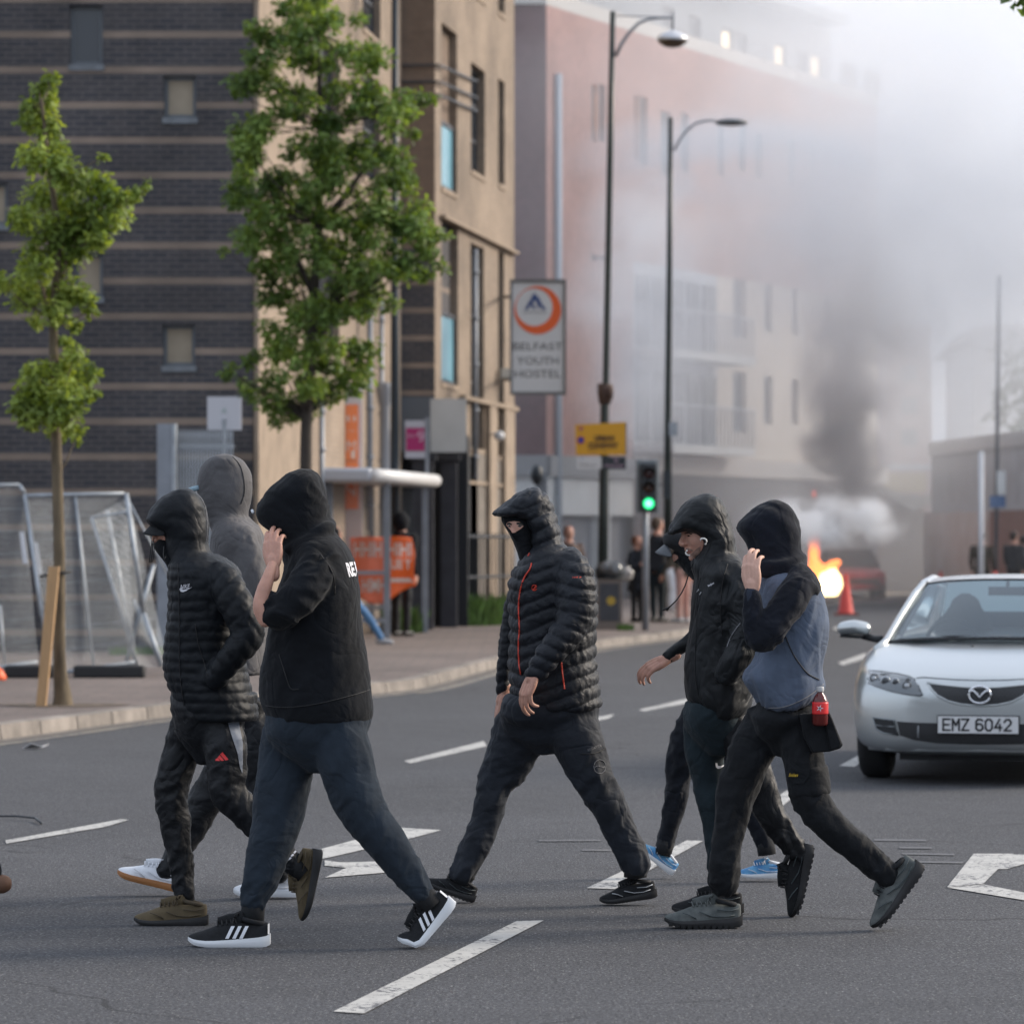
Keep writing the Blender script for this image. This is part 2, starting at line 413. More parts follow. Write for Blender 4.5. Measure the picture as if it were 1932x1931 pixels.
def hand(wrist, fwd, nrm, size=1.0, thumb=1, curl=(.5, .5, .4), spread=.06, tcurl=.4, tout=.7, fcurl=None, tdrop=.25):
    f = Vector(fwd).normalized(); n = Vector(nrm); n = (n - f * n.dot(f)).normalized(); s = f.cross(n).normalized() * thumb
    def T(x, y, z): return Vector(wrist) + (f * x + s * y + n * z) * size     # x fingers, y towards thumb, z palm side
    pc = []
    def ch(pts): pc.append(chain([(T(*p), r * size if not isinstance(r, tuple) else (r[0] * size, r[1] * size)) for p, r in pts], sub=3, n=10))
    ch([((-.05, 0, 0), .026), ((-.01, 0, 0), .025), ((.02, 0, .002), .027)])
    for y, x1, r in ((.030, .088, .0125), (.010, .094, .013), (-.010, .090, .0125), (-.029, .080, .0115)):
        ch([((.0, y * .55, .0), .016), ((.04, y * .9, .0), .0155), ((x1, y, 0), r)])
    L = [(.042, .026, .022), (.047, .030, .023), (.043, .028, .022), (.034, .022, .020)]
    for i, (y, x1) in enumerate(((.030, .088), (.010, .094), (-.010, .090), (-.029, .080))):
        cu = fcurl[i] if fcurl else curl; sp = spread * (1.5 - i); p = Vector((x1, y, 0)); a = 0; pts = [(tuple(p), .0105)]
        for j in range(3):
            a += cu[j]; d = Vector((math.cos(a) * math.cos(sp), math.cos(a) * math.sin(sp), math.sin(a))); p = p + d * L[i][j]
            pts.append((tuple(p), (.0096, .0088, .0068)[j]))
        ch(pts)
    p = Vector((.018, .026, .006)); a = tout; pts = [(tuple(p), .0145)]
    for j, (l, r) in enumerate(((.040, .0125), (.032, .0108), (.025, .0080))):
        d = Vector((math.cos(a), math.sin(a), tdrop + tcurl * j * .5)).normalized(); p = p + d * l; a -= tcurl; pts.append((tuple(p), r))
    ch(pts)
    return pc
def hand_mesh(*a, **k):
    V, N, Fc = fuse(hand(*a, **k), .0032, 2); return V, Fc

def head_pieces(c, yaw=math.pi, pitch=0.0, s=1.0):
    M = Matrix.Rotation(yaw, 3, 'Z') @ Matrix.Rotation(pitch, 3, 'Y')    # pitch>0 looks down... local x forward
    def T(x, y, z): return Vector(c) + M @ (Vector((x, y, z)) * s)
    pc = []
    def e(x, y, z, a, b, d): pc.append(ell(T(x, y, z), (a * s, b * s, d * s), M))
    def t(pts): pc.append(chain([(T(*p), r * s) for p, r in pts], sub=3, n=10))
    e(-.018, 0, .035, .098, .076, .088); e(.030, 0, -.020, .058, .064, .090); e(.036, 0, -.078, .047, .044, .034)
    e(.068, 0, -.098, .020, .020, .017); e(.040, .036, -.030, .038, .026, .034); e(.040, -.036, -.030, .038, .026, .034)
    t([((.070, -.036, .020), .010), ((.085, -.016, .018), .012), ((.088, 0, .016), .012), ((.085, .016, .018), .012), ((.070, .036, .020), .010)])
    t([((.086, 0, .012), .009), ((.096, 0, -.010), .010), ((.108, 0, -.031), .0115), ((.098, 0, -.039), .010)])
    e(.096, .011, -.036, .011, .008, .007); e(.096, -.011, -.036, .011, .008, .007)
    t([((.078, -.022, -.062), .007), ((.089, -.008, -.060), .0085), ((.089, .008, -.060), .0085), ((.078, .022, -.062), .007)])
    t([((.077, -.018, -.071), .007), ((.087, 0, -.072), .009), ((.077, .018, -.071), .007)])
    for sg in (1, -1):
        pc.append(ell(T(-.012, .076 * sg, -.008), (.019 * s, .008 * s, .031 * s), M))
        pc.append(ell(T(.070, .031 * sg, .002), (.012 * s, .013 * s, .010 * s), M))
    pc.append(chain([(T(-.02, 0, -.05), .052 * s), (T(-.035, 0, -.16), .056 * s)], sub=3))
    return pc, T
def body_mesh(fine, coarse, extra=()):
    V, Fc = [], []
    def ap(v, f):
        b = len(V); V.extend([tuple(q) for q in v]); Fc.extend([tuple(b + i for i in g) for g in f])
    for vox, pcs, it in ((.0042, fine, 2), (.014, coarse, 2)):
        if pcs: v, n, f = fuse(pcs, vox, it); ap(v, f)
    for v, f in extra: ap(v, f)
    return V, Fc

def peak(par, c, inner, outer, Z, m_):
    full = lambda r: [W(c, x, y, Z + d) for x, y, d in r] + [W(c, x, y, Z - d) for x, y, d in r[-2::-1]]
    A_, B_ = full(inner), full(outer); n = len(A_); mb = MB(); mb.add(A_ + B_, [(i, i + 1, n + i + 1, n + i) for i in range(n - 1)])
    o = mb.build('cap_peak', m_, par, True); sd = o.modifiers.new('s', 'SUBSURF'); sd.levels = sd.render_levels = 2; so = o.modifiers.new('t', 'SOLIDIFY'); so.thickness = .005; return o
def sock(par, c, a, b_, Z, r=.042):
    mb = MB(); mb.tube([W(c, a[0], a[1], Z + a[2]), W(c, b_[0], b_[1], Z + b_[2])], r, n=12); mb.build('sock', BLK_KNIT, par, True)
# ------------------------------------------------------------ footwear
def shoe(parent, c, toe, heel, Z, ms, dz=0.0, style='run', bend=0.0, flip=1, stripes=None, hscale=1.0, laces=None, name='shoe', yaw=0.0):
    """toe and heel: sole corners in the picture; ms = (upper, sole, accent, lining)"""
    a = W(c, *toe, Z + dz); b = W(c, *heel, Z + dz); L = (a - b).length
    fx = (a - b).normalized(); side = Vector((0, 1, 0))
    if yaw: fx = (Matrix.Rotation(yaw, 3, 'Z') @ fx); side = Matrix.Rotation(yaw, 3, 'Z') @ side
    up = side.cross(fx) * flip
    k = L / .30
    hs = k * hscale
    def T(x, y, z):                                 # x from heel 0 to toe .30
        q = (.205 - x)
        zz = z
        if bend and x > .205:                       # forefoot stays flat on the ground
            ang = bend * min(1, (x - .205) / .05); d = x - .205
            return b + (fx * (.205 + d * math.cos(ang)) + up * (d * math.sin(ang))) * k + (up * math.cos(ang) - fx * math.sin(ang)) * (zz * hs) + side * (y * k)
        return b + fx * (x * k) + up * (zz * hs) + side * (y * k)
    xs = [0, .012, .04, .08, .12, .16, .20, .235, .265, .285, .297, .302]
    wd = [.020, .029, .034, .034, .035, .040, .0465, .047, .041, .031, .018, .008]
    sp = {'run': [.010, .003, 0, 0, 0, 0, 0, .001, .005, .011, .018, .024], 'flat': [.004, 0, 0, 0, 0, 0, 0, 0, .002, .006, .012, .018]}[style if style in ('run', 'flat') else 'run']
    th = [.040, .040, .038, .034, .031, .028, .026, .024, .022, .019, .016, .012]
    if style == 'flat': th = [.034, .034, .032, .031, .030, .029, .028, .027, .026, .023, .019, .014]
    top = [.088, .094, .092, .088, .092, .094, .080, .064, .054, .046, .038, .030]
    root = MB(); n = 16
    def loft(rows, nn, closed=True):
        m = len(rows) // nn; Fc = []
        for i in range(m - 1):
            for j in range(nn): Fc.append((i * nn + j, i * nn + (j + 1) % nn, (i + 1) * nn + (j + 1) % nn, (i + 1) * nn + j))
        Fc.append(tuple(range(nn - 1, -1, -1))); Fc.append(tuple((m - 1) * nn + j for j in range(nn)))
        return rows, Fc
    # sole
    V = []
    for i, x in enumerate(xs):
        w = wd[i] + .004
        for y, z in ((-w * .92, sp[i]), (w * .92, sp[i]), (w * 1.04, sp[i] + .010), (w * 1.03, sp[i] + th[i] * .7), (w * .95, sp[i] + th[i]), (-w * .95, sp[i] + th[i]), (-w * 1.03, sp[i] + th[i] * .7), (-w * 1.04, sp[i] + .010)):
            V.append(T(x - .002 if i == 0 else x + (.003 if i == len(xs) - 1 else 0), y, z))
    s_V, s_F = loft(V, 8)
    # upper
    V = []
    for i, x in enumerate(xs):
        z0 = sp[i] + th[i] - .006; z1 = top[i] + sp[i] * .3
        for j in range(n):
            t = math.pi * 2 * j / n; cyy = math.cos(t); sz = math.sin(t)
            hgt = (z1 - z0)
            V.append(T(x + .003, wd[i] * .95 * math.copysign(abs(cyy) ** .75, cyy) * (1 - .25 * max(0, sz)), z0 + hgt * (max(0, sz) ** .8)))
    u_V, u_F = loft(V, n)
    up_o = link('upper', u_V, u_F, ms[0], None, True)
    md = up_o.modifiers.new('s', 'SUBSURF'); md.levels = 1; md.render_levels = 1
    cp = origin(parent); o = up_o
    me = o.data
    for v in me.vertices: v.co = v.co - cp
    o.parent = parent; o.name = name
    link('sole', s_V, s_F, ms[1], o, 'auto')
    # collar, tongue and laces
    mb = MB(); pts = [T(.062 + .036 * math.cos(t), .026 * math.sin(t), .096 + .008 * math.cos(t)) for t in np.linspace(0, 2 * math.pi, 15)[:-1]]
    mb.tube(pts, .009 * k, n=7, closed=True); mb.build('collar', ms[3], o, True)
    mb = MB(); mb.tube([T(.098, 0, .118), T(.115, 0, .106), T(.15, 0, .101), T(.19, 0, .088)], [(.022 * k, .006 * k)] * 4, n=8, side=side)
    mb.build('tongue', ms[0], o, True)
    lm = laces or ms[3]; mb = MB()
    for i, x in enumerate((.125, .142, .159, .176, .193)):
        zt = .1035 - (x - .12) * .14
        mb.tube([T(x, -.027, zt - .013), T(x + .004, 0, zt + .004), T(x, .027, zt - .013)], .0032 * k, n=5)
    for sg in (-1, 1):
        mb.tube([T(.122, 0, .112), T(.112, .02 * sg, .128), T(.128, .034 * sg, .124), T(.130, .02 * sg, .112), T(.124, 0, .112)], .0026 * k, n=5)
        mb.tube([T(.122, 0, .112), T(.135, .022 * sg, .105), T(.138, .036 * sg, .086)], .0026 * k, n=5)
    mb.build('laces', lm, o, True)
    if stripes:
        for sg in (-1, 1):
            mb = MB()
            for i in range(3):
                x0 = .105 + i * .026; q = []
                for t in np.linspace(0, 1, 5):
                    x = x0 - t * .022; q.append((x, np.interp(x, xs, wd) * (1.0 - .18 * t ** 2) + .002, .034 + t * .046))
                V = [T(x + d, y * sg, z) for x, y, z in q for d in (-.006, .007)]
                mb.add(V, [(2 * j, 2 * j + 1, 2 * j + 3, 2 * j + 2) if sg > 0 else (2 * j + 2, 2 * j + 3, 2 * j + 1, 2 * j) for j in range(4)])
            mb.build('side_stripes', stripes, o)
        mb = MB(); V = [T(.001 + 9 * y * y, y, z) for z in (.050, .070, .088) for y in (-.024, -.012, 0, .012, .024)]
        mb.add(V, [(j * 5 + i, j * 5 + i + 1, j * 5 + i + 6, j * 5 + i + 5) for j in range(2) for i in range(4)]); mb.build('heel_tab', stripes, o, True)
    else:
        mb = MB()
        for sg in (-1, 1):
            for pts in ([(.03, .05), (.07, .042), (.12, .044), (.17, .062)], [(.015, .075), (.05, .066), (.10, .070)], [(.18, .034), (.21, .050), (.235, .058)]):
                q = [(x, np.interp(x, xs, wd) * .985 + .001, z) for x, z in pts]
                mb.tube([T(x, y * sg, z) for x, y, z in q], [(.005 * k, .002 * k)] * len(q), n=6)
        mb.build('overlays', ms[2], o, True)
    if style == 'lug':
        mb = MB()
        for i, x in enumerate(np.arange(.008, .29, .024)):
            z = np.interp(x, xs, sp); w = np.interp(x, xs, wd) + .004
            p = [T(x, -w, z - .0035), T(x + .015, -w, z - .0035), T(x + .015, w, z - .0035), T(x, w, z - .0035), T(x, -w * 1.04, z + .008), T(x + .015, -w * 1.04, z + .008), T(x + .015, w * 1.04, z + .008), T(x, w * 1.04, z + .008)]
            mb.hexa(p)
        mb.build('tread', ms[1], o)
    return o
# ------------------------------------------------------------ clothing materials
def fab(name, col, rough=.85, bump=.004, bs=26, var=.25, sheen=.25, b2=.012, b2s=9, spec=.3, crease=.030, cs=5.5, **k):
    kk = .66 if max(col) < .026 else .85; b2 *= .55; col = tuple(c * kk * q for c, q in zip(col, (.91, 1.0, 1.13) if max(col) < .06 else (.97, 1.0, 1.03))); sheen *= .16; spec *= .8
    return mat(name, col, rough, var=var, vscale=7, bump=bump, bscale=bs, bump2=b2, b2scale=b2s, sheen=sheen, spec=spec, crease=crease, cscale=cs, **k)
SKIN = mat('skin', (.50, .27, .20), .55, var=.12, vscale=25, bump=.0008, bscale=180, spec=.4)
bsdf(SKIN).inputs['Subsurface Weight'].default_value = .12
bsdf(SKIN).inputs['Subsurface Radius'].default_value = (.01, .004, .002)
SKIN_P = mat('pale_skin', (.58, .35, .27), .55, var=.12, vscale=25, bump=.0008, bscale=180, spec=.4)
BLK_NYL = fab('black_nylon', (.0085, .0105, .013), .55, .0012, 40, .3, .1, .002, 14, spec=.28, crease=.02)
BLK_FLC = fab('black_fleece', (.0085, .0095, .0115), .95, .003, 30, .35, .35, .010, 8)
BLK_JER = fab('black_jersey', (.0060, .0065, .0080), .9, .002, 60, .3, .2, .004, 12)
GREY_SH = fab('grey_softshell', (.105, .098, .098), .75, .004, 20, .2, .3, .012, 8)
PUF = fab('charcoal_puffer', (.0190, .0205, .0245), .55, .0012, 60, .25, .15, .001, 25, spec=.32, crease=.010, cs=16)
RAIN = fab('black_rain_shell', (.0105, .0120, .0130), .58, .002, 24, .35, .15, .006, 9, spec=.4, crease=.05)
BLUE_MEL = fab('blue_grey_melange', (.105, .130, .180), .95, .003, 30, .18, .4, .010, 9)
NAVY_BLK = fab('navy_black_jersey', (.0125, .0140, .0200), .95, .003, 30, .35, .45, .010, 9)
TR_BLK = fab('black_track_trousers', (.0080, .0090, .0110), .55, .003, 30, .3, .15, .012, 11, spec=.4)
TR_SLATE = fab('slate_joggers', (.0235, .0310, .0390), .9, .003, 26, .25, .3, .012, 9)
TR_WALK = fab('charcoal_walking_trousers', (.0225, .0250, .0300), .72, .004, 24, .25, .25, .014, 9)
TR_TEAL = fab('dark_teal_joggers', (.0210, .0310, .0340), .9, .003, 30, .25, .3, .009, 9)
TR_CARGO = fab('black_work_trousers', (.0100, .0110, .0125), .8, .004, 24, .35, .25, .016, 9)
TR_NAVY = fab('dark_navy_trousers', (.0110, .0130, .0180), .8, .003, 26, .3, .2, .012, 9)
WHITE_L = mat('white_leather', (.72, .74, .78), .45, var=.06, vscale=20)
GUM = mat('gum_rubber', (.33, .14, .045), .6)
WHITE_M = mat('white_rubber', (.66, .68, .70), .55, var=.05)
BLK_RUB = mat('black_rubber', (.010, .010, .011), .6, var=.3, vscale=30)
BLK_KNIT = mat('black_knit', (.008, .009, .011), .9, var=.3, vscale=60, bump=.001, bscale=220)
OLIVE_S = mat('olive_suede', (.100, .075, .040), .85, var=.18, vscale=18, bump=.001, bscale=90)
OLIVE_D = mat('dark_olive_trim', (.060, .045, .026), .8)
GREY_MESH = mat('grey_green_mesh', (.050, .060, .060), .8, var=.45, vscale=22, col2=(.13, .14, .135), bump=.001, bscale=200)
SLATE_L = mat('slate_overlay', (.045, .060, .065), .6, var=.2)
BLUE_SH = mat('blue_mesh', (.02, .15, .42), .6, var=.4, vscale=16, col2=(.16, .42, .64))
SILV = mat('silver_trim', (.55, .57, .60), .35, metal=.3)
PRINT_W = mat('white_print', (.62, .62, .66), .7, var=.06, vscale=40)
PRINT_R = mat('red_print', (.75, .045, .045), .6)
ZIP_R = mat('red_orange_zip', (.62, .055, .028), .5)
PRINT_G = mat('grey_print', (.16, .16, .17), .7)
YEL_PR = mat('yellow_embroidery', (.55, .36, .03), .7)
CORD = mat('black_cord', (.012, .012, .013), .7)
CORD_W = mat('white_cord', (.72, .70, .66), .6)
PANEL_G = fab('light_grey_panel', (.20, .22, .26), .6, .002, 30, .15, .2, .006, 12)
HAIR_D = mat('dark_hair', (.020, .013, .009), .7, var=.4, vscale=60)
LIP = mat('lip_skin', (.36, .13, .11), .5)
EYE_W = mat('eye_white', (.55, .50, .48), .2); EYE_D = mat('eye_dark', (.02, .014, .010), .2)
STUB = mat('stubbled_skin', (.25, .155, .12), .7, var=.3, vscale=90)
def person(u, v, label, z=0.0, group='hooded people crossing the road'):
    return empty('person', G(u, v, z), label, 'person', group)
def mark(fn, *a, **k):
    return fn(*a, **k)

# ============================================================ 1: man in the black quilted jacket
Z1 = 16.2; p = person(350, 1747, 'person in black quilted jacket with small white chest logo, cap under hood, olive shoes')
hoodp = slices('A', [(300, 455, 560, .07), (330, 395, 598, .095), (372, 345, 626, .112), (420, 302, 642, .12), (470, 280, 651, .12), (505, 290, 655, .12),
                     (540, 345, 657, .118), (580, 385, 655, .116), (620, 392, 650, .112), (670, 395, 668, .115), (715, 412, 700, .13)], Z1)
BN = [bone('A', 330, 480, 640, 420, 110, Z1, 'fold', amp=.004, f=26, sk=.6, seed=3), bone('A', 470, 620, 600, 700, 110, Z1, 'fold', amp=.004, f=20, seed=4)]
torso = slices('A', [(690, 425, 720, .13), (740, 414, 800, .18), (800, 408, 850, .205), (900, 410, 850, .205), (1000, 412, 850, .20), (1100, 403, 855, .195), (1200, 390, 865, .19), (1300, 380, 875, .185),
                     (1380, 382, 888, .185), (1460, 402, 905, .19), (1540, 436, 930, .19), (1610, 470, 950, .19), (1660, 497, 958, .19), (1685, 512, 950, .188)], Z1)
arm = limb('A', [(700, 790, 78, -.13), (750, 850, 100, -.17), (800, 950, 106, -.20), (858, 1060, 108, -.215), (890, 1165, 106, -.22), (835, 1260, 88, -.235), (760, 1350, 80, -.22), (700, 1430, 74, -.19)], Z1)
arm_far = limb('A', [(600, 790, 80, .14), (590, 950, 90, .19), (560, 1150, 90, .20), (520, 1300, 80, .15)], Z1)
tb = [dict(a=np.array(W('A', 600, 900, Z1)), b=np.array(W('A', 620, 1700, Z1)), r=.16, kind='chev', amp=.0062, sp=.0415, slope=0.0, x0=0, f=0, seed=0, sk=0),
      bone('A', 560, 680, 700, 800, 150, Z1, 'fold', amp=.004, f=14, seed=2)]
ab = [bone('A', 740, 800, 885, 1160, 96, Z1, 'puff', dz=-.19, amp=.0075, sp=.062, sk=.55), bone('A', 885, 1180, 700, 1430, 86, Z1, 'puff', dz=-.22, amp=.0075, sp=.055, sk=-.4)]
jk = cloth('jacket', [torso, arm, arm_far, hoodp], BLK_NYL, p, tb + ab + BN, vox=.0080, it=3, key='P1j')
peak(p, 'A', [(396, 562, -.085), (350, 522, -.072), (312, 510, -.036), (304, 507, 0)], [(388, 576, -.087), (322, 577, -.076), (270, 568, -.042), (252, 560, 0)], Z1, BLK_KNIT)
hp, T = head_pieces(W('A', 468, 517, Z1), math.pi, R(14), .98); hp = hp[:-1]
cz = [chain([(W('A', 580, 820, Z1), .07), (W('A', 620, 1100, Z1), .09), (W('A', 660, 1550, Z1), .10)])]
cz += [limb('B', [(430, 230, 45, .07), (350, 560, 40, .10), (400, 1010, 28, .10)], Z1)]
bV, bF = body_mesh(hp, cz); body = link('body', bV, bF, SKIN, p, True)
SURF['P1b'] = BVHTree.FromPolygons([tuple(v) for v in bV], bF)
mV, mN, mF = fuse([slices('A', [(600, 356, 430, .050), (618, 334, 440, .060), (642, 328, 446, .066), (668, 338, 452, .070), (700, 362, 462, .072), (740, 394, 480, .08), (775, 412, 500, .08)], Z1)], .006, 3)
link('face_mask', mV, mF, BLK_JER, p, True)
for pts in [[(x + 4, 585, d), (x - 2, 640, d), (x - 12, 700, d), (x - 14, 738, d), (x - 4, 728, d), (x + 4, 680, d), (x + 6, 620, d)] for x, d in ((322, -.04), (312, .03))] + [[(385, 640, -.11), (382, 690, -.13), (388, 724, -.14), (396, 700, -.14)]]:
    mb = MB(); mb.tube([W('A', x, y, Z1 + d) for x, y, d in pts], .0022, n=6); mb.build('drawcord', CORD, p, True)
strip('front_zip', 'P1j', 'A', [(470, 745), (475, 900), (478, 1060), (478, 1250), (480, 1400), (500, 1560), (525, 1690)], .0022, CORD, p, Z=Z1)
strip('pocket_seam', 'P1j', 'A', [(575, 1110), (590, 1220), (625, 1330), (650, 1420)], .0022, CORD, p, Z=Z1)
strip('hood_seam', 'P1j', 'A', [(560, 300), (610, 350), (636, 410), (645, 480), (645, 560), (640, 610)], .002, PRINT_G, p, Z=Z1)
glyphs('logo_lettering', 'P1j', 'NIKE', 'A', 513, 882, 54, PRINT_W, p, ang=-.10, shear=.30, Z=Z1, bold=.02, h=26)
patch('logo_swoosh', 'P1j', 'A', [(479, 898), (486, 912), (500, 916), (520, 908), (558, 884), (524, 897), (502, 902), (494, 896), (497, 884), (486, 890)], PRINT_W, p, Z=Z1, off=.003, step=1.2)
# trousers
tr = [limb('B', [(440, 190, 90, .05), (408, 300, 92, .09), (362, 440, 88, .10), (345, 560, 84, .10), (362, 680, 76, .10), (382, 820, 66, .10), (398, 930, 60, .10), (406, 1030, 54, .10)], Z1),
      limb('B', [(560, 190, 100, -.06), (600, 300, 104, -.09), (615, 430, 96, -.10), (618, 540, 88, -.10), (700, 630, 78, -.10), (790, 730, 70, -.10), (860, 810, 62, -.09), (925, 885, 54, -.09)], Z1),
      slices('B', [(60, 340, 760, .17), (130, 345, 745, .17), (200, 360, 700, .16), (280, 380, 680, .13), (350, 430, 620, .08), (400, 470, 560, .05)], Z1)]
tbn = [bone('B', 440, 200, 345, 560, 85, Z1, dz=.09, amp=.006, f=17, end=1.2, seed=1), bone('B', 345, 560, 405, 1030, 65, Z1, dz=.10, amp=.006, f=19, end=1.2, seed=2),
       bone('B', 590, 200, 618, 540, 95, Z1, dz=-.09, amp=.005, f=15, end=1.3, seed=3), bone('B', 618, 560, 925, 885, 70, Z1, dz=-.10, amp=.007, f=18, end=1.0, seed=4)]
cloth('trousers', tr, TR_BLK, p, tbn, vox=.009, key='P1t')
patch('side_panel', 'P1t', 'B', [(608, 168), (668, 166), (676, 230), (690, 300), (690, 380), (688, 450), (676, 420), (664, 350), (640, 280), (622, 220)], PANEL_G, p, Z=Z1, off=.003)
for a, b_, c_, d_ in ((556, 588, 572, 380), (572, 605, 588, 362), (588, 620, 604, 346)):
    pass
patch('logo_bars', 'P1t', 'B', [(556, 388), (560, 378), (570, 374), (580, 388)], PRINT_R, p, Z=Z1, step=1.2)
patch('logo_bars', 'P1t', 'B', [(568, 372), (578, 360), (600, 387), (586, 388)], PRINT_R, p, Z=Z1, step=1.2)
patch('logo_bars', 'P1t', 'B', [(580, 357), (592, 346), (621, 382), (606, 386)], PRINT_R, p, Z=Z1, step=1.2)
for i in range(3):
    patch('ankle_stripes', 'P1t', 'B', [(905 + i * 14, 862 - i * 16), (920 + i * 12, 852 - i * 16), (926 + i * 12, 858 - i * 16), (911 + i * 14, 869 - i * 16)], PRINT_W, p, Z=Z1, step=1.5)
sock(p, 'B', (405, 1010, +.10), (415, 1090, +.10), Z1, .040); sock(p, 'B', (905, 870, -.09), (985, 935, -.09), Z1, .040)
shoe(p, 'B', (170, 1184), (522, 1186), Z1, (OLIVE_S, BLK_RUB, OLIVE_D, OLIVE_D), dz=.06, laces=OLIVE_D)
shoe(p, 'B', (1010, 1160), (1082, 822), Z1, (OLIVE_S, BLK_RUB, OLIVE_D, OLIVE_D), dz=-.09, laces=OLIVE_D)

# ============================================================ 2: tall man in the grey hooded jacket
Z2 = 17.5; p = person(420, 1691, 'tall person in plain grey hooded jacket and white sneakers, partly hidden between two others')
hoodp = slices('A', [(95, 690, 810, .07), (125, 645, 862, .10), (180, 604, 902, .115), (250, 588, 920, .12), (330, 590, 919, .12), (390, 592, 906, .118), (440, 610, 895, .115), (490, 640, 898, .12), (530, 670, 915, .13)], Z2)
torso = slices('A', [(470, 690, 905, .13), (520, 680, 955, .19), (580, 672, 985, .215), (680, 665, 1000, .22), (800, 670, 1005, .215), (950, 680, 1005, .21), (1100, 680, 1010, .20), (1250, 690, 1015, .20), (1350, 700, 1015, .20), (1405, 705, 1005, .20)], Z2)
arm = limb('A', [(870, 580, 75, -.15), (900, 720, 86, -.20), (920, 880, 84, -.22), (915, 1030, 78, -.22), (850, 1180, 68, -.20), (800, 1290, 60, -.17)], Z2)
arm2 = limb('A', [(790, 600, 70, .15), (760, 760, 82, .22), (750, 1000, 80, .22), (720, 1180, 66, .2)], Z2)
cloth('jacket', [hoodp, torso, arm, arm2], GREY_SH, p, [bone('A', 740, 150, 770, 450, 110, Z2, amp=.005, f=14, seed=5), bone('A', 850, 600, 850, 1400, 170, Z2, amp=.006, f=8, seed=6), bone('A', 880, 600, 915, 1030, 80, Z2, dz=-.2, amp=.008, f=15, seed=7)], vox=.010, key='P2j')
strip('hood_seam', 'P2j', 'A', [(800, 100), (845, 150), (868, 230), (872, 320), (850, 385)], .002, CORD, p, Z=Z2)
mb = MB(); mb.tube([W('A', 600, 285, Z2 - .05), W('A', 560, 295, Z2 - .04), W('A', 545, 300, Z2), W('A', 560, 295, Z2 + .04)], [(.012, .012)] * 4, n=8)
mb.build('cap_peak', mat('pale_blue_cap', (.25, .36, .42), .7), p, True)
hp, T = head_pieces(W('A', 730, 330, Z2), math.pi, R(8), 1.0)
bV, bF = body_mesh(hp, [chain([(W('A', 820, 640, Z2), .07), (W('A', 850, 1000, Z2), .09), (W('A', 850, 1250, Z2), .08)]), limb('B', [(690, 260, 50, .08), (500, 600, 40, .09), (345, 890, 30, .09)], Z2), limb('B', [(760, 260, 50, -.08), (790, 600, 40, -.09), (855, 900, 30, -.09)], Z2)])
link('body', bV, bF, SKIN_P, p, True)
cloth('trousers', [slices('B', [(90, 600, 830, .17), (180, 600, 830, .17), (260, 600, 830, .15)], Z2),
                   limb('B', [(690, 220, 95, .08), (610, 400, 95, .09), (500, 600, 85, .09), (420, 760, 68, .09), (345, 880, 55, .09), (320, 920, 52, .09)], Z2),
                   limb('B', [(750, 220, 95, -.08), (775, 420, 92, -.09), (790, 600, 82, -.09), (830, 780, 66, -.09), (860, 930, 56, -.09)], Z2)],
      TR_BLK, p, [bone('B', 690, 220, 345, 880, 85, Z2, dz=.09, amp=.008, f=13, seed=8), bone('B', 760, 220, 850, 930, 80, Z2, dz=-.09, amp=.008, f=13, seed=9)], vox=.011)
shoe(p, 'B', (84, 948), (400, 1028), Z2, (WHITE_L, GUM, WHITE_L, WHITE_L), dz=.09, style='flat', laces=WHITE_L)
s2 = shoe(p, 'B', (650, 1040), (960, 1044), Z2, (WHITE_L, WHITE_M, WHITE_L, WHITE_L), dz=-.04, style='flat', laces=WHITE_L)

# ============================================================ 3: man in the black pullover hoodie
Z3 = 15.4; p = person(540, 1786, 'person in black pullover hoodie holding one hand against the hidden face, striped black sneakers')
hoodp = slices('A', [(180, 1190, 1295, .06), (205, 1128, 1322, .09), (255, 1062, 1348, .115), (320, 998, 1366, .125), (385, 955, 1378, .125), (430, 938, 1384, .125), (470, 945, 1386, .122), (510, 975, 1395, .12),
                     (550, 1030, 1400, .12), (600, 1072, 1405, .12), (650, 1092, 1400, .125), (700, 1100, 1400, .13), (745, 1110, 1400, .12)], Z3)
roll = limb('A', [(1130, 660, 30, -.10), (1240, 610, 38, -.125), (1350, 540, 42, -.11), (1395, 510, 32, -.04), (1390, 505, 30, .04)], Z3)
torso = slices('A', [(560, 1190, 1420, .12), (610, 1170, 1470, .18), (670, 1150, 1512, .21), (750, 1120, 1545, .222), (850, 1090, 1562, .22), (950, 1050, 1570, .215), (1080, 1020, 1580, .205), (1200, 1000, 1595, .20), (1300, 985, 1612, .20),
                     (1400, 966, 1627, .20), (1500, 957, 1638, .20), (1580, 968, 1648, .20), (1640, 990, 1652, .195), (1690, 1012, 1640, .19)], Z3)
arm = limb('A', [(1345, 700, 90, -.12), (1300, 800, 118, -.19), (1220, 920, 118, -.235), (1120, 1020, 106, -.25), (1062, 1058, 82, -.25), (1040, 1030, 66, -.24), (1052, 960, 58, -.23)], Z3)
arm2 = limb('A', [(1300, 720, 90, .14), (1240, 860, 100, .2), (1180, 1000, 90, .2)], Z3)
hoodie = cloth('hoodie', [hoodp, roll, torso, arm, arm2], BLK_FLC, p, [bone('A', 1100, 420, 1380, 380, 130, Z3, amp=.006, f=16, sk=.8, seed=10), bone('A', 1160, 690, 1340, 620, 110, Z3, amp=.007, f=9, sk=.4, seed=11),
      bone('A', 1340, 760, 1330, 1690, 230, Z3, amp=.006, f=5, sk=.7, seed=12), bone('A', 1330, 740, 1070, 1050, 105, Z3, dz=-.22, amp=.010, f=14, end=.9, seed=13)], vox=.0095, it=4, key='P3j')
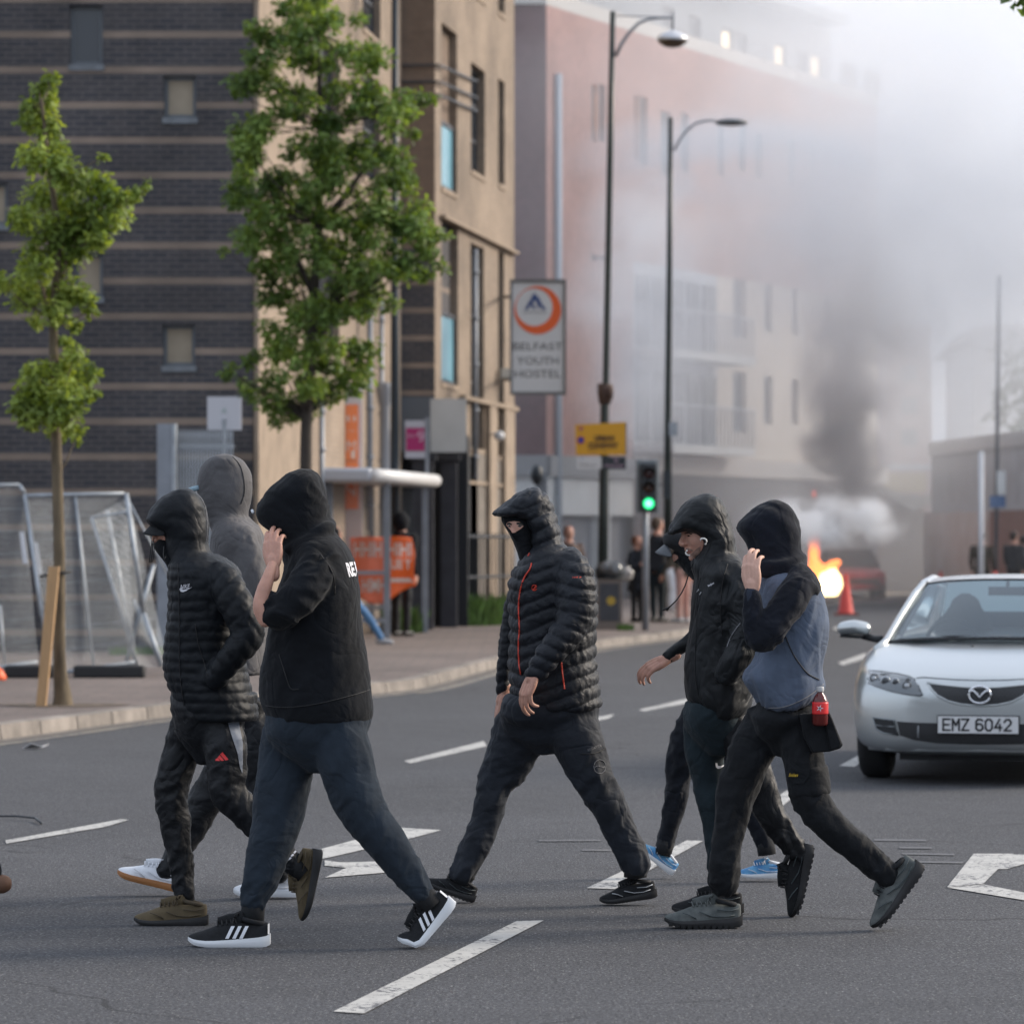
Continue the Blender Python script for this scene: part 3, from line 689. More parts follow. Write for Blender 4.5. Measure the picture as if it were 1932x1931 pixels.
strip('hem_seam', 'P3j', 'A', [(1000, 1600), (1100, 1612), (1250, 1600), (1400, 1570), (1550, 1530), (1640, 1500)], .002, CORD, p, Z=Z3)
strip('pocket_seam', 'P3j', 'A', [(1080, 1290), (1120, 1420), (1150, 1500), (1200, 1500)], .002, CORD, p, Z=Z3)
strip('shoulder_seam', 'P3j', 'A', [(1330, 690), (1390, 770), (1415, 850), (1420, 930)], .002, CORD, p, Z=Z3)
glyphs('back_lettering', 'P3j', 'REBL', 'A', 1534, 776, 84, PRINT_W, p, ang=-.14, shear=-.12, Z=Z3, bold=.045, h=88, off=.004)
fa = limb('A', [(1000, 1085, 46, -.25), (972, 1010, 50, -.245), (985, 920, 46, -.24), (1015, 830, 38, -.23), (1045, 745, 31, -.195)], Z3)
hV, hF = hand_mesh(W('A', 1046, 745, Z3 - .190), (-.04, .30, 1), (.35, 1, -.2), .95, thumb=1, fcurl=[(.35, .5, .4), (.30, .45, .4), (.35, .5, .4), (.45, .6, .5)], spread=.05, tout=.35, tcurl=.2)
hp, T = head_pieces(W('A', 1130, 430, Z3), math.pi, R(12), 1.0)
bV, bF = body_mesh([hp[0], hp[1], hp[2], fa], [chain([(W('A', 1300, 760, Z3), .07), (W('A', 1320, 1000, Z3), .10), (W('A', 1330, 1550, Z3), .11)]), limb('B', [(950, 250, 60, .08), (850, 700, 50, .05), (745, 1060, 34, .02)], Z3), limb('B', [(1100, 250, 60, -.08), (1270, 650, 50, -.08), (1540, 1020, 34, -.08)], Z3)], [(hV, hF)])
link('body', bV, bF, SKIN, p, True)
mb = MB(); mb.tube([W('A', 925, 438, Z3 - .03), W('A', 918, 425, Z3), W('A', 925, 438, Z3 + .03)], .006, n=6); mb.build('cap_edge', SILV, p, True)
cloth('trousers', [slices('B', [(110, 795, 1305, .18), (180, 800, 1310, .185), (260, 800, 1290, .17), (330, 850, 1250, .13), (390, 930, 1180, .09), (440, 1000, 1110, .05)], Z3),
                   limb('B', [(920, 260, 138, .06), (900, 380, 138, .08), (880, 520, 136, .07), (855, 680, 124, .06), (812, 830, 106, .04), (775, 960, 88, .03), (745, 1060, 68, .03)], Z3),
                   limb('B', [(1150, 260, 140, -.06), (1190, 400, 136, -.08), (1230, 540, 124, -.09), (1290, 660, 112, -.09), (1380, 780, 98, -.08), (1460, 890, 86, -.08), (1525, 980, 70, -.07), (1552, 1020, 62, -.07)], Z3)],
      TR_SLATE, p, [bone('B', 920, 260, 860, 680, 130, Z3, dz=.07, amp=.004, f=8, end=.6, seed=14), bone('B', 860, 700, 745, 1060, 85, Z3, dz=.03, amp=.005, f=13, end=1.6, seed=15),
                    bone('B', 1160, 260, 1280, 650, 125, Z3, dz=-.08, amp=.005, f=9, end=.8, seed=16), bone('B', 1290, 660, 1550, 1020, 85, Z3, dz=-.08, amp=.0055, f=12, end=1.3, seed=17)], vox=.0095, key='P3t')
sock(p, 'B', (742, 1050, +.03), (735, 1170, +.03), Z3, .046); sock(p, 'B', (1540, 1010, -.07), (1610, 1090, -.07), Z3, .044)
shoe(p, 'B', (432, 1284), (820, 1286), Z3, (BLK_KNIT, WHITE_M, BLK_KNIT, BLK_KNIT), dz=.0, stripes=WHITE_L, laces=CORD)
shoe(p, 'B', (1486, 1362), (1728, 1082), Z3, (BLK_KNIT, WHITE_M, BLK_KNIT, BLK_KNIT), dz=-.07, stripes=WHITE_L, bend=.80, laces=CORD)

# ============================================================ 4: man in the charcoal puffer
Z4 = 17.2; p = person(1190, 1703, 'person in charcoal puffer jacket with red zip and black face mask striding mid-road')
hoodp = slices('C', [(213, 795, 890, .07), (245, 720, 930, .10), (290, 662, 968, .12), (340, 604, 988, .125), (380, 566, 1000, .122), (400, 640, 1008, .12), (430, 720, 1015, .122), (480, 790, 1028, .125), (540, 815, 1045, .125),
                     (600, 822, 1058, .125), (650, 815, 1080, .13), (700, 790, 1110, .14), (745, 760, 1150, .15)], Z4)
brim = slices('C', [(330, 610, 800, .10), (360, 575, 800, .115), (385, 545, 790, .12), (402, 528, 770, .118), (414, 545, 740, .10)], Z4)
torso = slices('C', [(640, 830, 1130, .13), (690, 790, 1190, .19), (750, 735, 1235, .215), (820, 690, 1280, .225), (900, 658, 1305, .225), (1000, 654, 1315, .222), (1100, 655, 1322, .215), (1200, 660, 1320, .21), (1300, 662, 1310, .21),
                     (1400, 660, 1305, .21), (1500, 657, 1308, .212), (1600, 660, 1322, .215), (1700, 668, 1335, .215), (1760, 690, 1345, .212), (1815, 740, 1350, .21), (1850, 800, 1300, .20)], Z4)
arm = limb('C', [(1120, 760, 110, -.14), (1150, 860, 142, -.20), (1155, 1000, 148, -.225), (1150, 1130, 140, -.24), (1110, 1250, 125, -.26), (1020, 1370, 110, -.29), (930, 1480, 95, -.30), (850, 1590, 72, -.30)], Z4)
arm2 = limb('C', [(800, 860, 90, .16), (730, 1050, 95, .24), (680, 1250, 85, .26), (640, 1450, 66, .25), (618, 1620, 55, .24), (612, 1770, 42, .24)], Z4)
xz = W('C', 735, 1200, Z4).x
tb = [dict(a=np.array(W('C', 1000, 850, Z4)), b=np.array(W('C', 1000, 1850, Z4)), r=.21, kind='chev', amp=.0130, sp=.0585, slope=.40, x0=xz, f=0, seed=0, sk=0),
      bone('C', 800, 280, 1010, 640, 120, Z4, 'puff', amp=.011, sp=.052, sk=.9), bone('C', 700, 370, 760, 260, 90, Z4, 'puff', amp=.005, sp=.055),
      bone('C', 1150, 840, 1130, 1200, 140, Z4, 'puff', dz=-.22, amp=.0135, sp=.056, sk=-.25), bone('C', 1110, 1250, 850, 1590, 105, Z4, 'puff', dz=-.28, amp=.0125, sp=.054, sk=.35),
      bone('C', 750, 900, 612, 1770, 60, Z4, 'puff', dz=.25, amp=.009, sp=.055)]
cloth('puffer_jacket', [hoodp, brim, torso, arm, arm2], PUF, p, tb, vox=.0068, it=4, key='P4j', grain=.0008)
ck = head_pieces(W('C', 748, 545, Z4), math.pi + .42, R(17), 1.02)
hp, T = ck
bl = [hp[i] for i in (0, 1, 2, 3, 4, 5, 6, 7)] + [hp[-1]]
mV, mN, mF = fuse([slices('C', [(415, 600, 800, .070), (450, 606, 830, .082), (490, 628, 838, .088), (535, 655, 838, .088), (600, 688, 840, .085), (670, 716, 842, .085), (740, 738, 850, .09)], Z4),
                   limb('C', [(662, 455, 12, -.055), (668, 500, 17, -.072), (690, 540, 20, -.078), (712, 580, 16, -.072)], Z4)], .005, 4)
link('balaclava', mV, mF, BLK_JER, p, True); SURF['P4m'] = BVHTree.FromPolygons([tuple(v) for v in mV], mF)
SURF['P4h'] = SURF['P4m']
es = patch('eye_opening', 'P4m', 'C', [(640, 468), (664, 456), (700, 452), (740, 458), (764, 474), (768, 492), (750, 508), (728, 522), (704, 538), (684, 540), (674, 520), (656, 500), (642, 484)], SKIN, p, Z=Z4, off=.003, step=1.5)
patch('eyebrow', 'P4m', 'C', [(716, 462), (745, 460), (766, 476), (764, 488), (742, 480), (718, 478)], HAIR_D, p, Z=Z4, off=.0045, step=1.5)
patch('eyebrow', 'P4m', 'C', [(642, 468), (664, 462), (682, 472), (680, 484), (660, 480), (646, 482)], HAIR_D, p, Z=Z4, off=.0045, step=1.5)
patch('eye', 'P4m', 'C', [(722, 490), (740, 480), (760, 490), (742, 498)], EYE_D, p, Z=Z4, off=.0045, step=1.5)
patch('eye', 'P4m', 'C', [(650, 490), (664, 483), (678, 492), (664, 499)], EYE_D, p, Z=Z4, off=.0045, step=1.5)
strip('front_zip', 'P4j', 'C', [(828, 765), (815, 810), (780, 860), (755, 920), (738, 1000), (731, 1100), (736, 1200), (738, 1260), (730, 1350), (731, 1450), (738, 1540), (748, 1590)], .0036, ZIP_R, p, Z=Z4)
strip('front_zip', 'P4j', 'C', [(768, 1775), (775, 1810), (782, 1825)], .0036, ZIP_R, p, Z=Z4)
strip('pocket_zip', 'P4j', 'C', [(1050, 1500), (1056, 1570), (1066, 1640), (1073, 1700)], .0034, ZIP_R, p, Z=Z4)
strip('collar_pull', 'P4j', 'C', [(812, 690), (800, 712)], .0028, ZIP_R, p, Z=Z4)
ring_ = [(849 + 19 * math.cos(t), 947 + 21 * math.sin(t)) for t in np.linspace(.3, 2 * math.pi - .2, 14)]
strip('chest_emblem', 'P4j', 'C', ring_, .0016, ZIP_R, p, Z=Z4, sub=2)
strip('chest_emblem', 'P4j', 'C', [(838, 968), (850, 948), (860, 926)], .0022, ZIP_R, p, Z=Z4, sub=2)
strip('chest_emblem', 'P4j', 'C', [(850, 966), (858, 948), (862, 934)], .0016, ZIP_R, p, Z=Z4, sub=2)
glyphs('sleeve_lettering', 'P4j', 'DARE 2B', 'C', 1165, 868, 66, ZIP_R, p, ang=-.03, Z=Z4, h=11)
hV, hF = hand_mesh(W('C', 842, 1600, Z4 - .31), (-.42, -.12, -1), (.75, .55, -.3), 1.0, thumb=-1, fcurl=[(.50, .55, .4), (.42, .55, .4), (.45, .6, .45), (.55, .7, .5)], spread=.09, tout=.35, tcurl=.25)
h2V, h2F = hand_mesh(W('C', 612, 1760, Z4 + .24), (-.25, 0, -1), (1, .2, 0), 1.0, thumb=1, curl=(.6, .7, .5))
bV, bF = body_mesh([ell(W('C', 800, 470, Z4), (.05, .05, .08))], [chain([(W('C', 970, 860, Z4), .08), (W('C', 1000, 1200, Z4), .11), (W('C', 1000, 1700, Z4), .12)]), limb('D', [(800, 300, 90, .08), (545, 790, 75, .06), (360, 1380, 50, .04)], Z4), limb('D', [(1130, 300, 90, -.08), (1340, 840, 75, -.08), (1600, 1380, 50, -.06)], Z4),
            limb('C', [(1140, 820, 60, -.2), (1110, 1250, 55, -.26), (850, 1590, 40, -.30)], Z4), limb('C', [(800, 860, 60, .16), (680, 1250, 50, .26), (612, 1760, 34, .24)], Z4)], [(hV, hF), (h2V, h2F)])
link('body', bV, bF, SKIN, p, True)
cloth('trousers', [slices('D', [(100, 640, 1310, .19), (180, 600, 1335, .195), (260, 590, 1330, .185), (340, 600, 1310, .15), (420, 660, 1250, .12), (490, 770, 1130, .08), (540, 860, 1000, .05)], Z4),
                   limb('D', [(760, 300, 200, .05), (712, 460, 200, .07), (640, 620, 182, .08), (566, 760, 140, .08), (528, 900, 122, .07), (480, 1060, 118, .07), (415, 1220, 114, .06), (345, 1370, 100, .06), (310, 1430, 100, .06)], Z4),
                   limb('D', [(1120, 320, 200, -.05), (1180, 480, 190, -.08), (1245, 640, 172, -.09), (1320, 790, 150, -.09), (1400, 930, 136, -.09), (1470, 1080, 126, -.08), (1545, 1230, 118, -.07), (1610, 1370, 112, -.07)], Z4)],
      TR_WALK, p, [bone('D', 760, 300, 560, 770, 190, Z4, dz=.07, amp=.007, f=13, end=.9, seed=20), bone('D', 545, 800, 330, 1420, 112, Z4, dz=.07, amp=.006, f=11, end=1.6, seed=21),
                   bone('D', 1120, 320, 1320, 800, 180, Z4, dz=-.08, amp=.007, f=12, end=.9, seed=22), bone('D', 1330, 820, 1610, 1380, 120, Z4, dz=-.08, amp=.006, f=11, end=1.2, seed=23)], vox=.0095, key='P4t')
ring_ = [(1335 + 44 * math.cos(t), 640 + 52 * math.sin(t)) for t in np.linspace(0, 2 * math.pi, 20)]
strip('thigh_emblem', 'P4t', 'D', ring_, .0013, PRINT_G, p, Z=Z4, sub=2); strip('thigh_emblem', 'P4t', 'D', [(1295, 650), (1320, 625), (1345, 650), (1375, 640)], .0013, PRINT_G, p, Z=Z4, sub=2)
glyphs('thigh_lettering', 'P4t', 'REGATTA', 'D', 1297, 500, 110, PRINT_G, p, ang=-.36, Z=Z4, h=18)
strip('pocket_seam', 'P4t', 'D', [(1190, 545), (1280, 545), (1350, 520), (1380, 500)], .002, CORD, p, Z=Z4)
sock(p, 'D', (1600, 1370, -.07), (1600, 1460, -.07), Z4, .05); sock(p, 'D', (330, 1400, +.06), (320, 1470, +.06), Z4, .05)
shoe(p, 'D', (35, 1520), (398, 1654), Z4, (BLK_KNIT, BLK_RUB, SLATE_L, CORD), dz=.06, style='lug', laces=CORD)
shoe(p, 'D', (1345, 1668), (1762, 1612), Z4, (BLK_KNIT, BLK_RUB, SILV, CORD), dz=-.05, laces=CORD)
# ============================================================ 7: man in the cap, behind
Z7 = 18.4; p = person(1400, 1658, 'person in dark peaked cap and blue sneakers, mostly hidden behind the rain jacket')
hoodp = slices('E', [(372, 380, 520, .08), (400, 330, 570, .10), (440, 318, 600, .11), (480, 330, 610, .11), (520, 400, 610, .105), (550, 420, 600, .10)], Z7)
cloth('cap', [hoodp], BLK_KNIT, p, [], vox=.008, it=2)
peak(p, 'E', [(388, 556, -.085), (368, 508, -.072), (346, 470, -.036), (338, 460, 0)], [(378, 574, -.087), (306, 556, -.074), (266, 540, -.04), (255, 529, 0)], Z7, mat('grey_cap_peak', (.055, .062, .070), .5))
hp, T = head_pieces(W('E', 455, 545, Z7), math.pi, R(24), 1.05)
bV, bF = body_mesh([ell(W('E', 480, 500, Z7), (.045, .05, .06))], [limb('E', [(680, 800, 90, 0), (700, 1100, 100, 0), (700, 1500, 100, 0)], Z7), limb('F', [(410, 250, 40, .08), (350, 400, 40, .09), (335, 560, 36, .09), (310, 700, 32, .09), (268, 900, 26, .09)], Z7), limb('F', [(570, 260, 40, -.08), (720, 640, 36, -.09), (815, 900, 26, -.09)], Z7)])
link('body', bV, bF, SKIN, p, True)
cloth('snood', [slices('E', [(500, 400, 590, .085), (550, 402, 600, .09), (590, 410, 610, .095), (630, 440, 640, .10), (690, 490, 700, .12), (740, 540, 740, .14)], Z7), limb('E', [(398, 560, 20, 0), (420, 590, 30, 0)], Z7)], BLK_JER, p, [], vox=.008, key='P7s')
patch('cheek', 'P7s', 'E', [(382, 548), (402, 546), (428, 560), (432, 580), (414, 596), (396, 608), (384, 606), (380, 580)], SKIN, p, Z=Z7, off=.004, step=1.5)
cloth('jacket', [slices('E', [(680, 570, 740, .13), (740, 560, 820, .19), (850, 560, 860, .21), (1100, 540, 860, .2), (1400, 530, 860, .19), (1700, 520, 860, .19)], Z7),
                 limb('E', [(660, 820, 75, .18), (640, 1010, 72, .2), (640, 1180, 62, .2)], Z7)], TR_NAVY, p, [bone('E', 700, 750, 700, 1700, 150, Z7, amp=.006, f=8, seed=30)], vox=.012)
cloth('trousers', [slices('F', [(140, 380, 660, .17), (240, 370, 660, .16)], Z7),
                   limb('F', [(410, 210, 75, .08), (350, 400, 85, .09), (335, 560, 72, .09), (310, 700, 66, .09), (275, 850, 52, .09), (262, 930, 48, .09)], Z7),
                   limb('F', [(560, 210, 75, -.08), (650, 420, 85, -.09), (720, 640, 72, -.09), (780, 800, 64, -.09), (825, 930, 52, -.09)], Z7)], TR_NAVY, p,
      [bone('F', 410, 210, 335, 560, 80, Z7, dz=.08, amp=.008, f=14, end=1, seed=31), bone('F', 330, 560, 262, 930, 60, Z7, dz=.08, amp=.007, f=14, end=1, seed=32), bone('F', 600, 300, 825, 930, 70, Z7, dz=-.08, amp=.008, f=14, seed=33)], vox=.011)
sock(p, 'F', (262, 910, +.09), (240, 990, +.09), Z7, .042); sock(p, 'F', (822, 900, -.09), (835, 990, -.09), Z7, .042)
shoe(p, 'F', (85, 945), (290, 1110), Z7, (BLUE_SH, WHITE_M, WHITE_L, WHITE_L), dz=.09, laces=WHITE_L)
shoe(p, 'F', (668, 1120), (935, 1122), Z7, (BLUE_SH, WHITE_M, WHITE_L, WHITE_L), dz=-.06, laces=WHITE_L)

# ============================================================ 5: man in the black rain jacket, face in view
Z5 = 16.7; p = person(1340, 1726, 'person in black hooded rain jacket with bare face showing, one hand swung forward')
hoodp = slices('E', [(104, 590, 690, .06), (132, 528, 738, .09), (180, 470, 772, .115), (240, 425, 798, .128), (290, 400, 815, .132), (335, 392, 826, .13), (365, 440, 836, .128), (400, 545, 845, .126), (450, 598, 852, .124), (500, 600, 856, .122),
                     (550, 575, 862, .122), (600, 530, 870, .13), (650, 528, 885, .15), (700, 542, 905, .17)], Z5)
brim = slices('E', [(310, 388, 520, .085), (345, 366, 510, .095), (372, 360, 480, .095), (390, 354, 430, .085), (398, 358, 400, .06)], Z5)
torso = slices('E', [(560, 640, 870, .13), (610, 600, 905, .18), (680, 560, 945, .21), (760, 548, 975, .22), (900, 527, 1000, .22), (1050, 520, 1010, .215), (1180, 500, 1010, .21), (1320, 485, 1005, .205), (1430, 474, 1000, .205), (1550, 480, 990, .205),
                     (1630, 500, 975, .205), (1690, 560, 960, .20), (1750, 610, 900, .19), (1790, 640, 800, .16)], Z5)
arm = limb('E', [(850, 680, 90, -.14), (900, 850, 118, -.20), (930, 1030, 118, -.22), (925, 1200, 112, -.24), (860, 1330, 100, -.26), (790, 1440, 88, -.24)], Z5)
arm2 = limb('E', [(700, 780, 90, .15), (640, 960, 84, .23), (590, 1130, 72, .27), (500, 1210, 58, .28), (420, 1262, 50, .28), (352, 1318, 46, .28)], Z5)
cloth('rain_jacket', [hoodp, brim, torso, arm, arm2], RAIN, p, [bone('E', 430, 330, 800, 230, 130, Z5, amp=.006, f=13, sk=.9, seed=40), bone('E', 600, 600, 850, 480, 110, Z5, amp=.006, f=12, sk=.5, seed=41),
      bone('E', 720, 760, 720, 1780, 230, Z5, amp=.006, f=5, sk=.9, seed=42), bone('E', 880, 760, 925, 1200, 115, Z5, dz=-.22, amp=.009, f=12, end=.8, seed=43), bone('E', 925, 1220, 790, 1440, 95, Z5, dz=-.25, amp=.009, f=14, seed=44),
      bone('E', 600, 1130, 352, 1318, 50, Z5, dz=.28, amp=.006, f=20, seed=45)], vox=.009, it=3, key='P5j')
hp, T = head_pieces(W('E', 627, 379, Z5), math.pi + .15, R(11), 1.0); hp = hp[:-1]
hV, hF = hand_mesh(W('E', 345, 1330, Z5 + .28), (-.86, -.05, -.42), (-.2, .55, -1), .92, thumb=-1, fcurl=[(.35, .5, .4), (.4, .6, .5), (.45, .6, .5), (.5, .7, .5)], spread=.03, tout=.35, tcurl=.15, tdrop=.35)
hp[0] = ell(T(.01, 0, .02), (.075, .066, .08))
bV, bF = body_mesh(hp, [chain([(W('E', 780, 800, Z5), .07), (W('E', 770, 1100, Z5), .09), (W('E', 760, 1550, Z5), .10)]), limb('F', [(480, 260, 50, .05), (505, 600, 45, .05), (565, 1090, 30, .03)], Z5), limb('F', [(650, 260, 50, -.06), (805, 640, 45, -.09), (1000, 960, 28, -.09)], Z5),
            limb('E', [(700, 800, 50, .17), (590, 1130, 30, .27), (430, 1264, 24, .28), (340, 1330, 24, .28)], Z5)], [(hV, hF)])
link('body', bV, bF, SKIN, p, True); SURF['P5h'] = BVHTree.FromPolygons([tuple(v) for v in bV], bF)
patch('moustache', 'P5h', 'E', [(484, 506), (500, 500), (530, 512), (546, 524), (536, 528), (516, 520), (496, 518)], STUB, p, Z=Z5, off=.0015, step=1.5)
patch('stubble', 'P5h', 'E', [(520, 556), (536, 540), (556, 520), (580, 500), (598, 490), (598, 530), (570, 560), (540, 580), (520, 572)], STUB, p, Z=Z5, off=.0012, step=1.5)
patch('lips', 'P5h', 'E', [(492, 524), (506, 519), (532, 528), (526, 536), (510, 536), (494, 530)], LIP, p, Z=Z5, off=.0022, step=1.5)
patch('eyebrow', 'P5h', 'E', [(478, 392), (505, 386), (536, 398), (532, 404), (505, 395), (480, 400)], HAIR_D, p, Z=Z5, off=.003, step=1.5)
patch('eye', 'P5h', 'E', [(494, 412), (508, 407), (524, 413), (508, 418)], EYE_D, p, Z=Z5, off=.002, step=1.2)
mb = MB(); mb.tube([W('E', x, y, Z5 - .135) for x, y in ((600, 452), (597, 440), (607, 432), (625, 432), (640, 440), (644, 456), (638, 472), (630, 476))], .0038, n=6)
mb.build('hood_cord', CORD_W, p, True)
mb = MB(); mb.tube([W('E', x, y, Z5 - .07) for x, y in ((520, 556), (504, 557), (490, 548), (487, 534), (494, 524), (502, 520))], .0038, n=6); mb.build('hood_cord', CORD_W, p, True)
mb = MB(); mb.tube([W('E', x, y, Z5 - .10) for x, y in ((545, 580), (535, 640), (510, 700), (485, 780), (455, 840), (420, 890), (380, 930), (350, 955))], [(.003, .003)] * 3 + [(.006, .003)] * 4 + [(.004, .003)], n=6)
mb.tube([W('E', x, y, Z5 - .10) for x, y in ((362, 948), (340, 955), (318, 964))], [(.010, .005), (.014, .005), (.010, .004)], n=6); mb.tube([W('E', x, y, Z5 - .10) for x, y in ((362, 948), (345, 968))], .005, n=6)
mb.build('drawcord', CORD, p, True)
strip('front_zip', 'P5j', 'E', [(600, 720), (580, 800), (570, 900), (568, 1050), (560, 1200), (555, 1400), (580, 1600), (640, 1760)], .002, CORD, p, Z=Z5)
strip('side_seam', 'P5j', 'E', [(800, 620), (770, 720), (750, 850), (745, 1000), (760, 1150)], .0022, CORD, p, Z=Z5)
strip('pocket_zip', 'P5j', 'E', [(895, 1060), (850, 1120), (815, 1180), (795, 1240)], .003, PRINT_G, p, Z=Z5)
glyphs('chest_lettering', 'P5j', 'Berghaus', 'E', 676, 774, 50, PRINT_W, p, ang=-.50, Z=Z5, bold=.03, h=17)
strip('chest_toggles', 'P5j', 'E', [(572, 828), (585, 812)], .0026, SILV, p, Z=Z5); strip('chest_toggles', 'P5j', 'E', [(592, 850), (602, 832)], .0026, SILV, p, Z=Z5)
cloth('joggers', [slices('F', [(120, 375, 680, .18), (200, 362, 700, .18), (280, 380, 690, .15), (350, 430, 660, .11), (420, 500, 640, .07)], Z5),
                  limb('F', [(470, 250, 112, .05), (478, 400, 112, .06), (500, 540, 98, .06), (520, 680, 90, .05), (548, 820, 82, .05), (560, 960, 76, .04), (572, 1110, 66, .04)], Z5)], TR_TEAL, p,
      [bone('F', 470, 200, 500, 560, 110, Z5, dz=.05, amp=.005, f=10, end=.6, seed=46), bone('F', 505, 560, 570, 1110, 80, Z5, dz=.05, amp=.005, f=11, end=1.2, seed=47)], vox=.0095, key='P5t')
cloth('trouser_leg', [limb('F', [(640, 260, 112, -.05), (720, 420, 108, -.08), (790, 580, 98, -.09), (820, 680, 92, -.09), (880, 790, 84, -.09), (955, 900, 74, -.09), (1005, 970, 60, -.09), (1025, 1005, 52, -.09)], Z5)], TR_BLK, p,
      [bone('F', 640, 260, 800, 640, 100, Z5, dz=-.08, amp=.006, f=12, seed=48), bone('F', 810, 660, 1020, 1000, 75, Z5, dz=-.09, amp=.008, f=15, end=1, seed=49)], vox=.0095)
patch('logo_swoosh', 'P5t', 'F', [(542, 468), (553, 470), (556, 484), (572, 486), (600, 478), (574, 497), (556, 502), (545, 492)], PRINT_W, p, Z=Z5, step=1.2)
shoe(p, 'F', (300, 1330), (700, 1328), Z5, (BLK_KNIT, BLK_RUB, SLATE_L, CORD), dz=.04, style='lug', laces=CORD)
shoe(p, 'F', (1012, 1345), (1108, 938), Z5, (BLK_KNIT, BLK_RUB, SLATE_L, CORD), dz=-.09, style='lug', laces=CORD)

# ============================================================ 6: man in the blue grey raglan hoodie
Z6 = 16.1; p = person(1350, 1751, 'person in blue grey hoodie with dark sleeves, pinching the hood closed over the face')
hoodp = slices('E', [(158, 1095, 1200, .06), (185, 1025, 1252, .09), (235, 962, 1292, .115), (290, 905, 1318, .125), (330, 874, 1332, .125), (365, 868, 1337, .125), (400, 890, 1339, .122), (440, 918, 1340, .12), (490, 942, 1344, .118), (540, 952, 1350, .115),
                     (590, 975, 1360, .115), (640, 1000, 1372, .12), (690, 1030, 1388, .13)], Z6)
rolls = [limb('E', [(1000, 620 + i * 34, 26, -.09), (1120, 632 + i * 32, 32, -.125), (1260, 610 + i * 30, 32, -.12), (1350, 575 + i * 30, 28, -.06), (1362, 570 + i * 30, 26, .05)], Z6) for i in range(3)]
arm = limb('E', [(1340, 690, 80, -.11), (1330, 770, 112, -.17), (1270, 880, 122, -.21), (1190, 1010, 116, -.24), (1110, 1130, 106, -.25), (1040, 1190, 90, -.255), (1000, 1120, 80, -.26), (985, 1000, 74, -.26), (985, 900, 68, -.255), (980, 850, 60, -.25)], Z6)
arm2 = limb('E', [(1300, 740, 90, .15), (1240, 900, 95, .22), (1160, 1080, 85, .22), (1080, 1200, 75, .16)], Z6)
yoke = slices('E', [(650, 1180, 1400, .12), (690, 1170, 1440, .17), (740, 1190, 1470, .20), (790, 1260, 1485, .205), (830, 1320, 1480, .19)], Z6)
cloth('sleeves_and_hood', [hoodp, yoke, arm, arm2] + rolls, NAVY_BLK, p, [bone('E', 900, 360, 1330, 330, 130, Z6, amp=.006, f=15, sk=1.0, seed=50), bone('E', 1060, 640, 1350, 600, 100, Z6, amp=.004, f=9, seed=51),
      bone('E', 1330, 760, 1060, 1160, 110, Z6, dz=-.22, amp=.008, f=11, end=.9, seed=52), bone('E', 1020, 1180, 980, 850, 72, Z6, dz=-.255, amp=.008, f=17, seed=53)], vox=.009, it=4, key='P6s')
torso = slices('E', [(680, 1060, 1400, .14), (720, 1040, 1448, .18), (800, 1034, 1488, .205), (900, 1030, 1518, .21), (1000, 1030, 1538, .21), (1100, 1028, 1550, .208), (1200, 1020, 1540, .205), (1290, 1012, 1515, .20), (1360, 985, 1503, .20), (1420, 935, 1500, .20),
                     (1470, 910, 1512, .202), (1510, 925, 1525, .20), (1560, 960, 1512, .20), (1620, 1000, 1480, .195), (1680, 1045, 1400, .185), (1705, 1100, 1300, .16)], Z6)
cloth('hoodie_body', [torso], BLUE_MEL, p, [bone('E', 1250, 760, 1300, 1250, 220, Z6, amp=.008, f=6, sk=1.2, seed=54), bone('E', 1300, 1260, 1150, 1690, 220, Z6, amp=.011, f=7, sk=-1.4, seed=55)], vox=.0095, it=4, key='P6b')
strip('hem_seam', 'P6b', 'E', [(960, 1640), (1060, 1682), (1180, 1690), (1300, 1655), (1420, 1590), (1525, 1500)], .0025, PRINT_G, p, Z=Z6)
strip('pocket_seam', 'P6b', 'E', [(1230, 1160), (1280, 1280), (1340, 1370), (1400, 1440), (1480, 1480)], .0025, CORD, p, Z=Z6)
cloth('cuff', [limb('E', [(990, 900, 66, -.255), (978, 830, 56, -.25), (974, 806, 50, -.25)], Z6, capk=.3)], fab('cuff_rib', (.030, .034, .045), .9), p, [], vox=.007)
hV, hF = hand_mesh(W('E', 985, 800, Z6 - .25), (-.08, .0, 1), (.55, 1, 0), .98, thumb=1, fcurl=[(.55, .8, .5), (.35, .7, .5), (.35, .6, .5), (.45, .6, .5)], spread=.05, tout=.55, tcurl=.35, tdrop=.5)
hp, T = head_pieces(W('E', 1090, 430, Z6), math.pi, R(12), .98)
bV, bF = body_mesh([hp[0], hp[1], hp[2]], [chain([(W('E', 1280, 800, Z6), .07), (W('E', 1290, 1000, Z6), .09), (W('E', 1240, 1500, Z6), .10)]), limb('F', [(760, 260, 60, .07), (650, 700, 50, .04), (590, 1130, 34, .0)], Z6), limb('F', [(1020, 260, 60, -.08), (1110, 770, 50, -.08), (1500, 1080, 34, -.08)], Z6),
                                                    limb('E', [(1330, 740, 55, -.17), (1060, 1170, 50, -.25), (985, 820, 30, -.25)], Z6)], [(hV, hF)])
link('body', bV, bF, SKIN_P, p, True)
